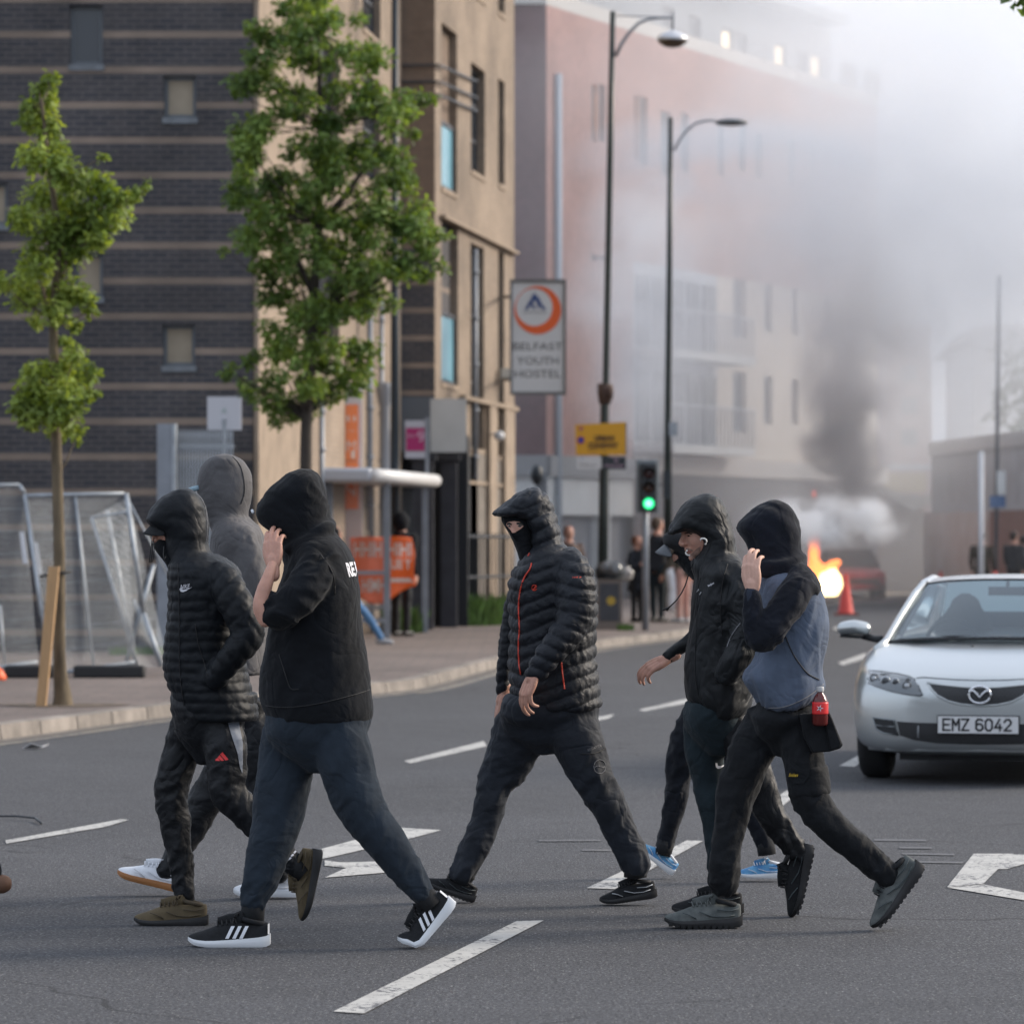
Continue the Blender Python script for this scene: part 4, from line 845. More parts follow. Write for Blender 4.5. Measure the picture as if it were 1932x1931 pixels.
cloth('work_trousers', [slices('F', [(70, 790, 1110, .11), (135, 780, 1140, .125), (175, 755, 1180, .155), (220, 740, 1180, .165), (290, 760, 1140, .13), (350, 810, 1060, .09), (420, 870, 970, .05)], Z6),
                        limb('F', [(810, 250, 120, .05), (760, 380, 130, .07), (700, 520, 122, .07), (655, 660, 108, .06), (632, 780, 98, .05), (612, 900, 90, .04), (598, 1030, 86, .03), (590, 1150, 82, .03)], Z6),
                        limb('F', [(1010, 250, 125, -.05), (1040, 420, 120, -.08), (1065, 560, 116, -.09), (1090, 690, 108, -.09), (1160, 790, 98, -.09), (1260, 880, 90, -.08), (1370, 970, 82, -.08), (1470, 1060, 74, -.08), (1520, 1110, 66, -.08)], Z6)],
      TR_CARGO, p, [bone('F', 810, 250, 660, 660, 120, Z6, dz=.06, amp=.008, f=12, end=.8, seed=56), bone('F', 650, 680, 592, 1140, 90, Z6, dz=.04, amp=.007, f=12, end=1.2, seed=57),
                    bone('F', 1015, 250, 1085, 670, 118, Z6, dz=-.08, amp=.007, f=12, end=.9, seed=58), bone('F', 1100, 700, 1515, 1100, 85, Z6, dz=-.08, amp=.009, f=12, end=.9, seed=59)], vox=.0095, key='P6t')
def flap(name, c, poly, Z, t, mt, par):
    mb = MB(); mb.prism([W(c, x, y, Z) for x, y in poly], (0, t, 0)); o = mb.build(name, mt, par, 'auto')
    bv = o.modifiers.new('b', 'BEVEL'); bv.width = .006; bv.segments = 2; return o
flap('holster_pocket', 'F', [(1020, 192), (1100, 186), (1192, 182), (1232, 280), (1268, 368), (1250, 388), (1190, 405), (1095, 412), (1050, 330)], Z6 - .20, .05, TR_CARGO, p)
flap('holster_pocket', 'F', [(1150, 185), (1192, 183), (1225, 262), (1262, 362), (1240, 384), (1196, 398)], Z6 - .215, .03, TR_CARGO, p)
patch('knee_pad_flap', 'P6t', 'F', [(944, 452), (1000, 440), (1070, 436), (1085, 480), (1075, 540), (1040, 590), (985, 586), (950, 560)], TR_CARGO, p, Z=Z6, off=.012)
cloth('knee_cover', [limb('F', [(1058, 500, 124, -.09), (1072, 580, 124, -.09), (1080, 650, 122, -.09)], Z6, capk=.15)], TR_CARGO, p, [], vox=.009)
SURF['P6t2'] = SURF['P6t']
mbv = glyphs('knee_lettering', 'P6t', 'Snickers', 'F', 986, 537, 52, YEL_PR, p, Z=Z6, off=.03, shear=.25, bold=.03, h=20)
shoe(p, 'F', (258, 1396), (692, 1400), Z6, (GREY_MESH, BLK_RUB, SLATE_L, BLK_KNIT), dz=.03, style='lug', laces=GREY_MESH)
shoe(p, 'F', (1468, 1420), (1738, 1062), Z6, (GREY_MESH, BLK_RUB, SLATE_L, BLK_KNIT), dz=-.08, style='lug', laces=BLK_KNIT)
# drink bottle tucked in the pocket: a thing of its own
Zb = Z6 - .235; bc = W('F', 1137, 185, Zb)
k = .3321 * Zb / F
bt = empty('drink_bottle', bc, 'small red soft drink bottle with grey cap poking out of the trouser pocket', 'bottle')
mb = MB(); mb.lathe(bc - Vector((0, 0, .05)), [(.026, 0), (.031, .01), (.0315, .05), (.032, .085), (.030, .100), (.022, .118), (.0125, .130), (.012, .136)], 18); mb.build('bottle_body', mat('cola_bottle', (.10, .010, .008), .12, spec=.6), bt, True)
mb = MB(); mb.lathe(bc - Vector((0, 0, .05)), [(.0328, .046), (.0330, .05), (.0330, .088), (.0325, .094)], 18); mb.build('label', mat('red_label', (.62, .02, .022), .35), bt, True)
mb = MB(); mb.lathe(bc - Vector((0, 0, .05)), [(.0145, .134), (.0150, .136), (.0150, .152), (.0135, .155)], 16); mb.build('cap', mat('grey_cap', (.42, .42, .42), .4), bt, True)
mb = MB()
for a in range(5):
    t = a * 2 * math.pi / 5; cx_ = bc + Vector((-.004, -.0335, .020)); q = Vector((math.cos(t), 0, math.sin(t)))
    mb.prism([cx_ + q * .016, cx_ + Vector((-q.z, 0, q.x)) * .0035, cx_ - Vector((-q.z, 0, q.x)) * .0035], (0, .001, 0))
mb.build('label_mark', PRINT_W, bt)

# ============================================================ 8: someone already out of view on the left, only a shoe tip in the picture
def walker(x, y, z, h, label, cols, yaw=0.0, pose='stand', group=None, skin=SKIN, hair=None, skirt=None, arms='down', phase=.35, hood=False, long_coat=False, vox=.018):
    """whole figure of height h at (x, y, z), facing yaw (0 = towards the camera)"""
    s = h / 1.78; root = empty('person', (x, y, z), label, 'person', group)
    M = Matrix.Rotation(yaw, 3, 'Z')
    def T(a, b, c): return Vector((x, y, z)) + M @ (Vector((a, -b, c)) * s)      # a sideways, b forwards, c up
    st = phase if pose == 'walk' else .06
    legs = []
    for sg in (-1, 1):
        f = st * sg * (1 if pose == 'walk' else .3)
        legs.append([(T(.09 * sg, 0, .92), .098 * s), (T(.10 * sg, f * .5 + (.05 if pose == 'walk' else 0), .50), .070 * s), (T(.10 * sg, f * .9, .10 + (.05 if f < 0 and pose == 'walk' else 0)), .052 * s)])
    lt = [chain(l) for l in legs] + [ell(T(0, 0, .95), (.165 * s, .12 * s, .12 * s), M)]
    V, N, Fc = fuse(lt, vox, 3); V = relief(V, N, [dict(a=np.array(T(0, 0, 0)), b=np.array(T(0, 0, 1)), r=.1, kind='n', amp=.008, f=9, seed=x)]); link('trousers', V, Fc, cols[1], root, True)
    for l in legs:
        a = l[-1][0]; V, N, Fc = fuse([chain([(a + M @ Vector((0, .05 * s, -.055 * s)), (.042 * s)), (a + M @ Vector((0, -.07 * s, -.06 * s)), .046 * s), (a + M @ Vector((0, -.16 * s, -.07 * s)), .036 * s)])], .014, 2); link('shoe', V, Fc, cols[2], root, True)
    arms_p = []; hands = []
    for sg in (-1, 1):
        if arms == 'pocket': q = [T(.22 * sg, 0, 1.42), T(.30 * sg, -.05, 1.16), T(.20 * sg, .13, .98)]
        elif arms == 'crossed': q = [T(.21 * sg, 0, 1.42), T(.27 * sg, .04, 1.17), T(-.02 * sg, .20, 1.20)]
        else: q = [T(.22 * sg, 0, 1.42), T(.27 * sg, -.03 + .1 * sg, 1.14), T(.27 * sg, .10 + .15 * sg, .90)]
        arms_p.append(chain([(q[0], .072 * s), (q[1], .058 * s), (q[2], .044 * s)])); d = (q[2] - q[1]).normalized()
        hands.append(hand(q[2] + d * .02, d, M @ Vector((-sg, 0, 0)), s, thumb=sg))
    tl = .62 if long_coat else .86
    tor = chain([(T(0, 0, tl + .06), (.20 * s, .15 * s)), (T(0, 0, 1.05), (.17 * s, .125 * s)), (T(0, .01, 1.30), (.20 * s, .135 * s)), (T(0, 0, 1.46), (.13 * s, .10 * s)), (T(0, 0, 1.53), (.065 * s, .065 * s))], capk=.4)
    pcs = [tor] + arms_p
    if hood: pcs.append(ell(T(0, -.02, 1.66), (.125 * s, .145 * s, .150 * s), M))
    V, N, Fc = fuse(pcs, vox, 3); V = relief(V, N, [dict(a=np.array(T(0, 0, 0)), b=np.array(T(0, 0, 1)), r=.1, kind='n', amp=.010, f=8, seed=y)]); link('coat' if long_coat else 'jacket', V, Fc, cols[0], root, True)
    hp, _ = head_pieces(T(0, .03, 1.665), yaw - math.pi / 2, 0, s)
    hv = [hand_p for hs in hands for hand_p in hs]
    V1, N1, F1 = fuse(hp, .009, 1); V2, N2, F2 = fuse(hv, .006, 1); V3, N3, F3 = fuse([chain([(T(0, 0, .9), .1 * s), (T(0, 0, 1.5), .09 * s)])], .03, 1)
    Va = list(map(tuple, V1)); Fa = list(F1)
    for v, f in ((V2, F2), (V3, F3)): b = len(Va); Va += [tuple(q) for q in v]; Fa += [tuple(b + i for i in g) for g in f]
    link('body', Va, Fa, skin, root, True)
    if hair is not None and not hood:
        V, N, Fc = fuse([ell(T(0, -.028, 1.715), (.090 * s, .105 * s, .092 * s), M), ell(T(0, -.065, 1.66), (.082 * s, .062 * s, .085 * s), M)], .012, 2); link('hair', V, Fc, hair, root, True)
    return root
# ============================================================ ground, road, pavement, markings
def nodes_of(m): return m.node_tree.nodes, m.node_tree.links
ASPH = mat('asphalt', (.092, .093, .100), .88, spec=.35)
n, l = nodes_of(ASPH); b = bsdf(ASPH); tc = n.new('ShaderNodeTexCoord')
def noise(sc, det=4, dist=0.0, vec=None, nn=None, ll=None, tcc=None):
    nn = nn or n; ll = ll or l
    t = nn.new('ShaderNodeTexNoise'); t.inputs['Scale'].default_value = sc; t.inputs['Detail'].default_value = det; t.inputs['Distortion'].default_value = dist
    ll.new(vec or (tcc or tc).outputs['Object'], t.inputs['Vector']); return t.outputs['Fac']
def mrange(x, a, b_, c, d, nn=None, ll=None):
    nn = nn or n; ll = ll or l
    m = nn.new('ShaderNodeMapRange'); ll.new(x, m.inputs[0])
    for i, v in zip((1, 2, 3, 4), (a, b_, c, d)): m.inputs[i].default_value = v
    return m.outputs[0]
def math2(op, x, y, nn=None, ll=None):
    nn = nn or n; ll = ll or l
    m = nn.new('ShaderNodeMath'); m.operation = op
    for i, q in enumerate((x, y)):
        if q is None: continue
        if hasattr(q, 'links') or hasattr(q, 'node'): ll.new(q, m.inputs[i])
        else: m.inputs[i].default_value = q
    return m.outputs[0]
def scale_col(col, fac, nn, ll):
    v = nn.new('ShaderNodeVectorMath'); v.operation = 'SCALE'
    if hasattr(col, 'node'): ll.new(col, v.inputs[0])
    else: v.inputs[0].default_value = col
    ll.new(fac, v.inputs['Scale']); return v.outputs[0]
def mixc(f, a, b_, nn, ll):
    m = nn.new('ShaderNodeMix'); m.data_type = 'RGBA'
    if hasattr(f, 'node'): ll.new(f, m.inputs[0])
    else: m.inputs[0].default_value = f
    for i, q in ((6, a), (7, b_)):
        if hasattr(q, 'node'): ll.new(q, m.inputs[i])
        else: m.inputs[i].default_value = (*q, 1)
    return m.outputs[2]
def asphalt_color():
    big = mrange(noise(.35, 5), .3, .7, .86, 1.12)
    mid = mrange(noise(3.0, 5), .3, .7, .92, 1.08)
    fine = math2('MULTIPLY', mrange(noise(80, 2), .32, .68, .30, 1.85), mrange(noise(30, 3), .3, .7, .72, 1.28))
    vo = n.new('ShaderNodeTexVoronoi'); vo.inputs['Scale'].default_value = 85; l.new(tc.outputs['Object'], vo.inputs['Vector'])
    sp = n.new('ShaderNodeSeparateColor'); l.new(vo.outputs['Color'], sp.inputs[0])
    st = mrange(sp.outputs[0], .86, .90, 0.0, 1.0); dm = mrange(vo.outputs['Distance'], .25, .45, 1.0, 0.0)
    st = math2('MULTIPLY', st, dm)
    c = scale_col((.056, .057, .062), math2('MULTIPLY', math2('MULTIPLY', big, mid), fine), n, l)
    wv = n.new('ShaderNodeTexNoise'); wv.inputs['Scale'].default_value = .8; wv.inputs['Detail'].default_value = 3; l.new(tc.outputs['Object'], wv.inputs['Vector'])
    ad = n.new('ShaderNodeVectorMath'); ad.operation = 'ADD'; l.new(tc.outputs['Object'], ad.inputs[0]); l.new(wv.outputs['Color'], ad.inputs[1])
    ve = n.new('ShaderNodeTexVoronoi'); ve.feature = 'DISTANCE_TO_EDGE'; ve.inputs['Scale'].default_value = .23; l.new(ad.outputs[0], ve.inputs['Vector'])
    crk = math2('MULTIPLY', mrange(ve.outputs['Distance'], .0016, .0045, 1.0, 0.0), mrange(noise(.5, 2), .50, .56, 0.0, .8))
    c = mixc(crk, c, (.022, .022, .024), n, l)
    c = mixc(mrange(noise(.9, 3, 1.5), .60, .72, 0.0, .30), c, (.045, .045, .048), n, l)
    return mixc(math2('MULTIPLY', st, .75), c, (.28, .27, .26), n, l)
ac = asphalt_color(); l.new(ac, b.inputs['Base Color'])
bp = n.new('ShaderNodeBump'); bp.inputs['Distance'].default_value = .006; l.new(noise(85, 3), bp.inputs['Height']); l.new(bp.outputs[0], b.inputs['Normal'])
mb = MB(); mb.add([(-140, 3, 0), (140, 3, 0), (140, 330, 0), (-140, 330, 0)], [(0, 1, 2, 3)]); tag(mb.build('road', ASPH), kind='structure')
mb = MB(); mb.add([(-1500, -300, -.06), (1500, -300, -.06), (1500, 1800, -.06), (-1500, 1800, -.06)], [(0, 1, 2, 3)]); tag(mb.build('ground', mat('earth', (.10, .10, .09), .95, var=.3, vscale=.05)), kind='structure')
# worn paint: paint with the road showing through in chips
def paint(name, col, wear):
    m = mat(name, col, .7); nn, ll = nodes_of(m); t = nn.new('ShaderNodeTexCoord')
    a = noise(38, 4, 0, None, nn, ll, t); b_ = noise(4, 4, 0, None, nn, ll, t)
    s_ = math2('ADD', math2('MULTIPLY', a, .6, nn, ll), math2('MULTIPLY', b_, .4, nn, ll), nn, ll)
    f = mrange(s_, wear - .02, wear + .03, 1.0, 0.0, nn, ll)
    v = mrange(noise(9, 4, 0, None, nn, ll, t), .3, .7, .85, 1.1, nn, ll)
    ll.new(mixc(f, scale_col(col, v, nn, ll), (.10, .10, .105), nn, ll), bsdf(m).inputs['Base Color']); return m
PAINT = paint('road_paint', (.43, .42, .395), .43); PAINT_W = paint('worn_road_paint', (.13, .128, .125), .56); PAINT_Y = paint('faded_yellow_paint', (.30, .26, .20), .50)
marks = [('U', [(629, 1909), (686, 1913), (1026, 1737), (975, 1738)], 0), ('U', [(1107, 1676), (1160, 1678), (1326, 1587), (1296, 1586)], 0), ('U', [(1436, 1527), (1468, 1528), (1502, 1500), (1484, 1491)], 0),
         ('U', [(1583, 1445), (1612, 1447), (1650, 1422), (1630, 1420)], 0), ('U', [(1837, 1611), (1912, 1611), (1855, 1668), (1787, 1674)], 0), ('U', [(1787, 1675), (1855, 1669), (1950, 1688), (1950, 1702)], 0),
         ('U', [(1884, 1612), (1960, 1613), (1960, 1622), (1900, 1640), (1878, 1640)], 0),
         ('B', [(1050, 822), (1450, 714), (1647, 726), (1440, 782), (1080, 864), (1050, 866)], 0), ('B', [(1085, 872), (1160, 882), (1320, 878), (1440, 865), (1450, 915), (1370, 932), (1085, 956), (1190, 908), (1085, 898)], 0),
         ('U', [(762, 1436), (775, 1440), (918, 1408), (913, 1398)], 0), ('U', [(1205, 1339), (1215, 1342), (1300, 1326), (1297, 1318)], 0), ('U', [(1100, 1358), (1110, 1364), (1150, 1355), (1160, 1347)], 0),
         ('U', [(1581, 1250), (1590, 1255), (1640, 1240), (1632, 1232)], 0), ('U', [(1570, 1186), (1580, 1189), (1594, 1180), (1586, 1178)], 0), ('U', [(10, 1586), (12, 1592), (200, 1560), (243, 1547), (228, 1546)], 0),
         ('U', [(450, 1500), (466, 1508), (474, 1496), (458, 1493)], 0), ('F', [(1440, 905), (1740, 908), (1742, 917), (1445, 914)], 1), ('F', [(1585, 949), (1770, 951), (1772, 960), (1590, 958)], 1),
         ('F', [(1600, 984), (1900, 988), (1900, 997), (1605, 992)], 1), ('F', [(1690, 1030), (1950, 1034), (1950, 1043), (1700, 1039)], 1), ('D', [(880, 1190), (1340, 1188), (1340, 1198), (885, 1200)], 1), ('D', [(1200, 1260), (1420, 1260), (1420, 1272), (1205, 1270)], 1)]
for i, (c, poly, w) in enumerate(marks):
    pts = [G(*px(c, *q)) for q in poly]
    mb = MB(); mb.add([(p_.x, p_.y, .004 + .0002 * (i % 3)) for p_ in pts], [tuple(range(len(pts)))])
    o = mb.build('road_marking', PAINT_W if w else PAINT)
    if o.data.polygons[0].normal.z < 0: o.data.flip_normals()
    tag(o, kind='structure')
# kerb line in plan
kp = [(-9.5, 12), (-7.2, 20), (-5.2, 27)] + [(lambda q: (q.x, q.y))(G(u, v)) for u, v in ((0, 1396), (322, 1352), (700, 1310), (792, 1299), (955, 1256), (1130, 1223), (1283, 1203), (1400, 1180), (1500, 1152), (1560, 1137), (1640, 1126))] + [(14, 118), (30, 128)]
K = crom(np.array(kp, float), np.linspace(0, len(kp) - 1, 400)); 
seg = np.r_[0, np.cumsum(np.linalg.norm(np.diff(K, axis=0), axis=1))]
def kat(s): return Vector((np.interp(s, seg, K[:, 0]), np.interp(s, seg, K[:, 1])))
def knorm(s): d = (kat(min(s + .3, seg[-1])) - kat(max(s - .3, 0))).normalized(); return Vector((-d.y, d.x))      # towards the pavement
KERB = mat('granite_kerb', (.21, .185, .162), .85, var=.28, vscale=5, bump=.006, bscale=30, island=.14)
mb = MB(); s = 0.0
while s < seg[-1] - 1:
    a, b2 = kat(s), kat(s + .89); na, nb = knorm(s), knorm(s + .89); j = random.uniform(-.006, .008)
    mb.hexa([(a.x, a.y, -.05), (b2.x, b2.y, -.05), (b2.x + nb.x * .15, b2.y + nb.y * .15, -.05), (a.x + na.x * .15, a.y + na.y * .15, -.05)] +
            [(a.x + na.x * .02, a.y + na.y * .02, .115 + j), (b2.x + nb.x * .02, b2.y + nb.y * .02, .115 + j), (b2.x + nb.x * .15, b2.y + nb.y * .15, .122 + j), (a.x + na.x * .15, a.y + na.y * .15, .122 + j)])
    s += .915
tag(mb.build('kerb', KERB), kind='structure')
def brick_mat(name, c1, c2, mortar, sx=.225, sz=.075, rough=.85, band=None, stain=.25, flat=False, msize=.010, off=.5):
    m = mat(name, c1, rough); nn, ll = nodes_of(m); t = nn.new('ShaderNodeTexCoord')
    sp = nn.new('ShaderNodeSeparateXYZ'); ll.new(t.outputs['Object'], sp.inputs[0]); cb = nn.new('ShaderNodeCombineXYZ')
    if flat: ll.new(sp.outputs[0], cb.inputs[0]); ll.new(sp.outputs[1], cb.inputs[1])
    else: ll.new(math2('ADD', sp.outputs[0], sp.outputs[1], nn, ll), cb.inputs[0]); ll.new(sp.outputs[2], cb.inputs[1])
    br = nn.new('ShaderNodeTexBrick'); ll.new(cb.outputs[0], br.inputs['Vector']); br.inputs['Scale'].default_value = 1.0
    br.inputs['Brick Width'].default_value = sx; br.inputs['Row Height'].default_value = sz; br.inputs['Mortar Size'].default_value = msize; br.offset = off
    br.inputs['Color1'].default_value = (*c1, 1); br.inputs['Color2'].default_value = (*c2, 1); br.inputs['Mortar'].default_value = (*mortar, 1)
    col = br.outputs['Color']
    if band:
        per, z0, th, bc = band
        x = math2('DIVIDE', math2('SUBTRACT', sp.outputs[2], z0 - th / 2, nn, ll), per, nn, ll)
        fr = math2('FRACT', x, None, nn, ll); f = math2('LESS_THAN', fr, th / per, nn, ll)
        bcol = mixc(mrange(noise(2.5, 4, 0, None, nn, ll, t), .35, .65, 0, 1, nn, ll), bc, tuple(q * .72 for q in bc), nn, ll)
        col = mixc(f, col, bcol, nn, ll)
    st = mrange(noise(.6, 6, 0, None, nn, ll, t), .3, .7, 1 - stain, 1 + stain, nn, ll)
    st2 = mrange(noise(5, 5, 0, None, nn, ll, t), .3, .7, .9, 1.1, nn, ll)
    ll.new(scale_col(col, math2('MULTIPLY', st, st2, nn, ll), nn, ll), bsdf(m).inputs['Base Color'])
    bp = nn.new('ShaderNodeBump'); bp.inputs['Distance'].default_value = .006; bp.invert = True; ll.new(br.outputs['Fac'], bp.inputs['Height']); ll.new(bp.outputs[0], bsdf(m).inputs['Normal'])
    return m
PAVE = brick_mat('reddish_paving', (.150, .118, .104), (.122, .098, .088), (.085, .078, .07), .40, .40, .9, flat=True, stain=.20, msize=.008)
mb = MB(); ss = np.linspace(0, seg[-1] - 1, 160); V = []
for s in ss:
    a = kat(s) + knorm(s) * .15; V += [(a.x, a.y, .117), (-70 if s < seg[-1] * .97 else a.x, a.y if s < seg[-1] * .97 else 170, .117)]
inner = [(V[2 * i][0], V[2 * i][1]) for i in range(len(ss))]
poly = [(x, y, .117) for x, y in inner] + [(30, 170, .117), (-90, 170, .117), (-90, 10, .117)]
mb.add(poly, [tuple(range(len(poly)))]); mb.add([(x, y, -.05) for x, y in inner], [])
o = mb.build('pavement', PAVE); tag(o, kind='structure')
if o.data.polygons[0].normal.z < 0: o.data.flip_normals()
# faded line beside the kerb and the gutter
for d0, d1, m_, nm in ((-.32, -.20, PAINT_Y, 'road_marking'), (-.17, -.004, mat('gutter_dirt', (.13, .115, .10), .9, var=.25, vscale=8), 'gutter')):
    mb = MB(); V = []
    for s in np.linspace(0, seg[-1] - 2, 200):
        a = kat(s); q = knorm(s); V += [(a.x + q.x * d0, a.y + q.y * d0, .005 if nm == 'gutter' else .0045), (a.x + q.x * d1, a.y + q.y * d1, .005 if nm == 'gutter' else .0045)]
    mb.add(V, [(2 * i, 2 * i + 1, 2 * i + 3, 2 * i + 2) for i in range(199)]); o = mb.build(nm, m_)
    if o.data.polygons[0].normal.z < 0: o.data.flip_normals()
    tag(o, kind='structure')

# ============================================================ general building tools
def onplane(a, b_, u, v):                          # picture point carried onto the upright plane over plan line a-b
    d = ((u - CX) / F); ax, ay = a; dx, dy = b_[0] - a[0], b_[1] - a[1]
    t = (d * ay - ax) / (dx - d * dy); Z = ay + t * dy
    return t * math.hypot(dx, dy), H - (v - YH) * Z / F
def wall_holes(mb, a, b_, z0, z1, holes, depth=.18):
    """upright wall in plan from a to b facing the side of the camera, with openings (t0, t1, zb, zt) and reveals; returns frame helpers"""
    A = Vector((a[0], a[1], 0)); D = Vector((b_[0] - a[0], b_[1] - a[1], 0)); L = D.length; D.normalize(); N = Vector((D.y, -D.x, 0))
    ts = sorted({0, L, *[h[0] for h in holes], *[h[1] for h in holes]}); zs = sorted({z0, z1, *[h[2] for h in holes], *[h[3] for h in holes]})
    ts = [t for t in ts if 0 <= t <= L]; zs = [z for z in zs if z0 <= z <= z1]
    for i in range(len(ts) - 1):
        for j in range(len(zs) - 1):
            tm, zm = (ts[i] + ts[i + 1]) / 2, (zs[j] + zs[j + 1]) / 2
            if any(h[0] < tm < h[1] and h[2] < zm < h[3] for h in holes): continue
            mb.add([A + D * ts[i] + Vector((0, 0, zs[j])), A + D * ts[i + 1] + Vector((0, 0, zs[j])), A + D * ts[i + 1] + Vector((0, 0, zs[j + 1])), A + D * ts[i] + Vector((0, 0, zs[j + 1]))], [(0, 1, 2, 3)])
    for t0, t1, zb, zt in holes:
        p = [A + D * t0 + Vector((0, 0, zb)), A + D * t1 + Vector((0, 0, zb)), A + D * t1 + Vector((0, 0, zt)), A + D * t0 + Vector((0, 0, zt))]; q = [x - N * depth for x in p]
        mb.add(p + q, [(0, 4, 5, 1), (1, 5, 6, 2), (2, 6, 7, 3), (3, 7, 4, 0)])
    return A, D, N
def window_in(A, D, N, h, parent, depth=.16, frame=None, pane=None, fw=.05, bars=(), sill=None, name='window', pane_z=None):
    t0, t1, zb, zt = h
    def pt(t, z, o): return A + D * t + Vector((0, 0, z)) - N * o
    def bar(mb, ta, tb, za, zb_, o0, o1): mb.hexa([pt(ta, za, o0), pt(tb, za, o0), pt(tb, za, o1), pt(ta, za, o1), pt(ta, zb_, o0), pt(tb, zb_, o0), pt(tb, zb_, o1), pt(ta, zb_, o1)])
    mb = MB(); o0, o1 = depth - .05, depth
    bar(mb, t0, t0 + fw, zb, zt, o0, o1); bar(mb, t1 - fw, t1, zb, zt, o0, o1); bar(mb, t0 + fw, t1 - fw, zb, zb + fw, o0, o1); bar(mb, t0 + fw, t1 - fw, zt - fw, zt, o0, o1)
    for bz in bars: bar(mb, t0 + fw, t1 - fw, zb + (zt - zb) * bz - fw / 2, zb + (zt - zb) * bz + fw / 2, o0 + .005, o1 - .005)
    w = mb.build(name, frame, parent)
    mb = MB(); bar(mb, t0 + fw, t1 - fw, zb + fw, zt - fw, depth - .025, depth - .015); mb.build('pane', pane, w)
    mb = MB(); bar(mb, t0, t1, zb, zt, depth + .005, depth + .03); mb.build('reveal_back', DARKIN, w)
    if sill:
        mb = MB(); bar(mb, t0 - .02, t1 + .02, zb - .08, zb - .002, -.025, depth); mb.build('sill', sill, w)
    return w
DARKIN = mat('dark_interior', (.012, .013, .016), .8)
GLASS_D = mat('dark_window_glass', (.030, .036, .045), .08, spec=.6)
GLASS_B = mat('sky_blue_glass', (.20, .42, .52), .12, spec=.6, var=.1, vscale=1.2)
BLIND_T = mat('tan_window_blind', (.34, .285, .21), .7, var=.12, vscale=3)
FR_DK = mat('dark_frame', (.035, .038, .045), .5); FR_GR = mat('grey_frame', (.12, .135, .15), .5); SILL = mat('grey_sill', (.15, .165, .18), .7, var=.2, vscale=8)
ZB = 8.571
DBRICK = brick_mat('blue_black_brick', (.040, .040, .048), (.062, .057, .060), (.100, .092, .088), band=(.4625, ZB, .088, (.250, .195, .155)), stain=.30)
TBRICK = brick_mat('buff_brick', (.265, .202, .145), (.228, .172, .126), (.20, .165, .132), stain=.28)
BRN = brick_mat('brown_brick', (.20, .135, .095), (.17, .118, .085), (.15, .12, .09), stain=.15)
STONE_T = mat('buff_stone', (.27, .21, .155), .85, var=.18, vscale=3, bump=.004, bscale=12)
METAL_G = mat('grey_painted_metal', (.23, .25, .28), .45, metal=.2, var=.12, vscale=4)
METAL_D = mat('dark_painted_metal', (.016, .021, .026), .4, spec=.5, var=.2, vscale=5)
GALV = mat('galvanised_steel', (.36, .39, .42), .5, metal=.45, var=.18, vscale=9)

# ============================================================ hostel building: dark banded gable, buff street front
hb = empty('hostel_building', (-3.4, 52.3, .117), 'large brick hostel, dark banded side wall and buff front with tall slot windows', 'building')
ca, cb_ = (-3.40, 52.3), (-22.0, 52.3)
def hole_at(a, b_, u0, u1, v0, v1):
    t0, zt = onplane(a, b_, u0, v0); t1, zt2 = onplane(a, b_, u1, v0); _, zb = onplane(a, b_, u0, v1)
    return (min(t0, t1), max(t0, t1), zb, zt)
wa, wb = (-22.0, 52.3), (-3.40, 52.3)
hs = [hole_at(wa, wb, 132, 194, 10, 122), hole_at(wa, wb, 309, 370, 143, 222), hole_at(wa, wb, 307, 368, 612, 690), hole_at(wa, wb, -44, 14, 344, 424), hole_at(wa, wb, 140, 194, 478, 560)]
mb = MB(); A, D, N = wall_holes(mb, wa, wb, .1, 14.0, hs); mb.build('side_wall', DBRICK, hb)
for i, h in enumerate(hs):
    window_in(A, D, N, h, hb, frame=FR_GR, pane=GLASS_D if i in (0,) else BLIND_T, sill=SILL)
# street front, set-back stretch
fa, fb = (-3.40, 52.3), (-1.867, 67.0)
hsA = [hole_at(fa, fb, 684, 718, -90, 50), hole_at(fa, fb, 684, 718, 130, 330), hole_at(fa, fb, 600, 640, 60, 330), hole_at(fa, fb, 590, 640, 430, 640)]
mb = MB(); A, D, N = wall_holes(mb, fa, fb, .1, 14.0, hsA); mb.build('front_wall', TBRICK, hb)
for h in hsA: window_in(A, D, N, h, hb, frame=FR_DK, pane=GLASS_D, bars=(.5,), sill=STONE_T)
mb = MB(); mb.wallbox((-3.39, 52.27), (-3.02, 55.9), .11, 14.0, -.06); mb.build('corner_pilaster', STONE_T, hb)
# projecting bay
ba, bb = (-1.867, 67.0), (-1.30, 67.0); fc, fd = (-1.30, 67.0), (.045, 76.3)
def zv(v, Z): return H - (v - YH) * Z / F
mb = MB(); wall_holes(mb, ba, bb, zv(470, 67), 14.0, []); mb.build('bay_side_upper', BRN, hb)
mb = MB(); wall_holes(mb, ba, bb, zv(748, 67), zv(470, 67), []); mb.build('bay_side_banded', DBRICK, hb)
mb = MB(); mb.box((-1.867, 66.99, zv(852, 67)), (-1.30, 67.15, zv(748, 67) - .003)); mb.build('porch_fascia', mat('slate_grey_panel', (.085, .098, .115), .6), hb)
hsB = [hole_at(fc, fd, 833, 862, 42, 352), hole_at(fc, fd, 888.5, 915, 116, 320), hole_at(fc, fd, 940, 952, 147, 345), hole_at(fc, fd, 833, 864, 410, 721), hole_at(fc, fd, 888, 913, 457, 845), hole_at(fc, fd, 940, 951, 472, 860),
       hole_at(fc, fd, 833, 862, -320, -40), hole_at(fc, fd, 888.5, 915, -190, -20), hole_at(fc, fd, 940, 952, -110, 20)]
mb = MB(); A, D, N = wall_holes(mb, fc, fd, zv(850, 67), 14.0, hsB, .25); mb.build('bay_front_wall', TBRICK, hb)
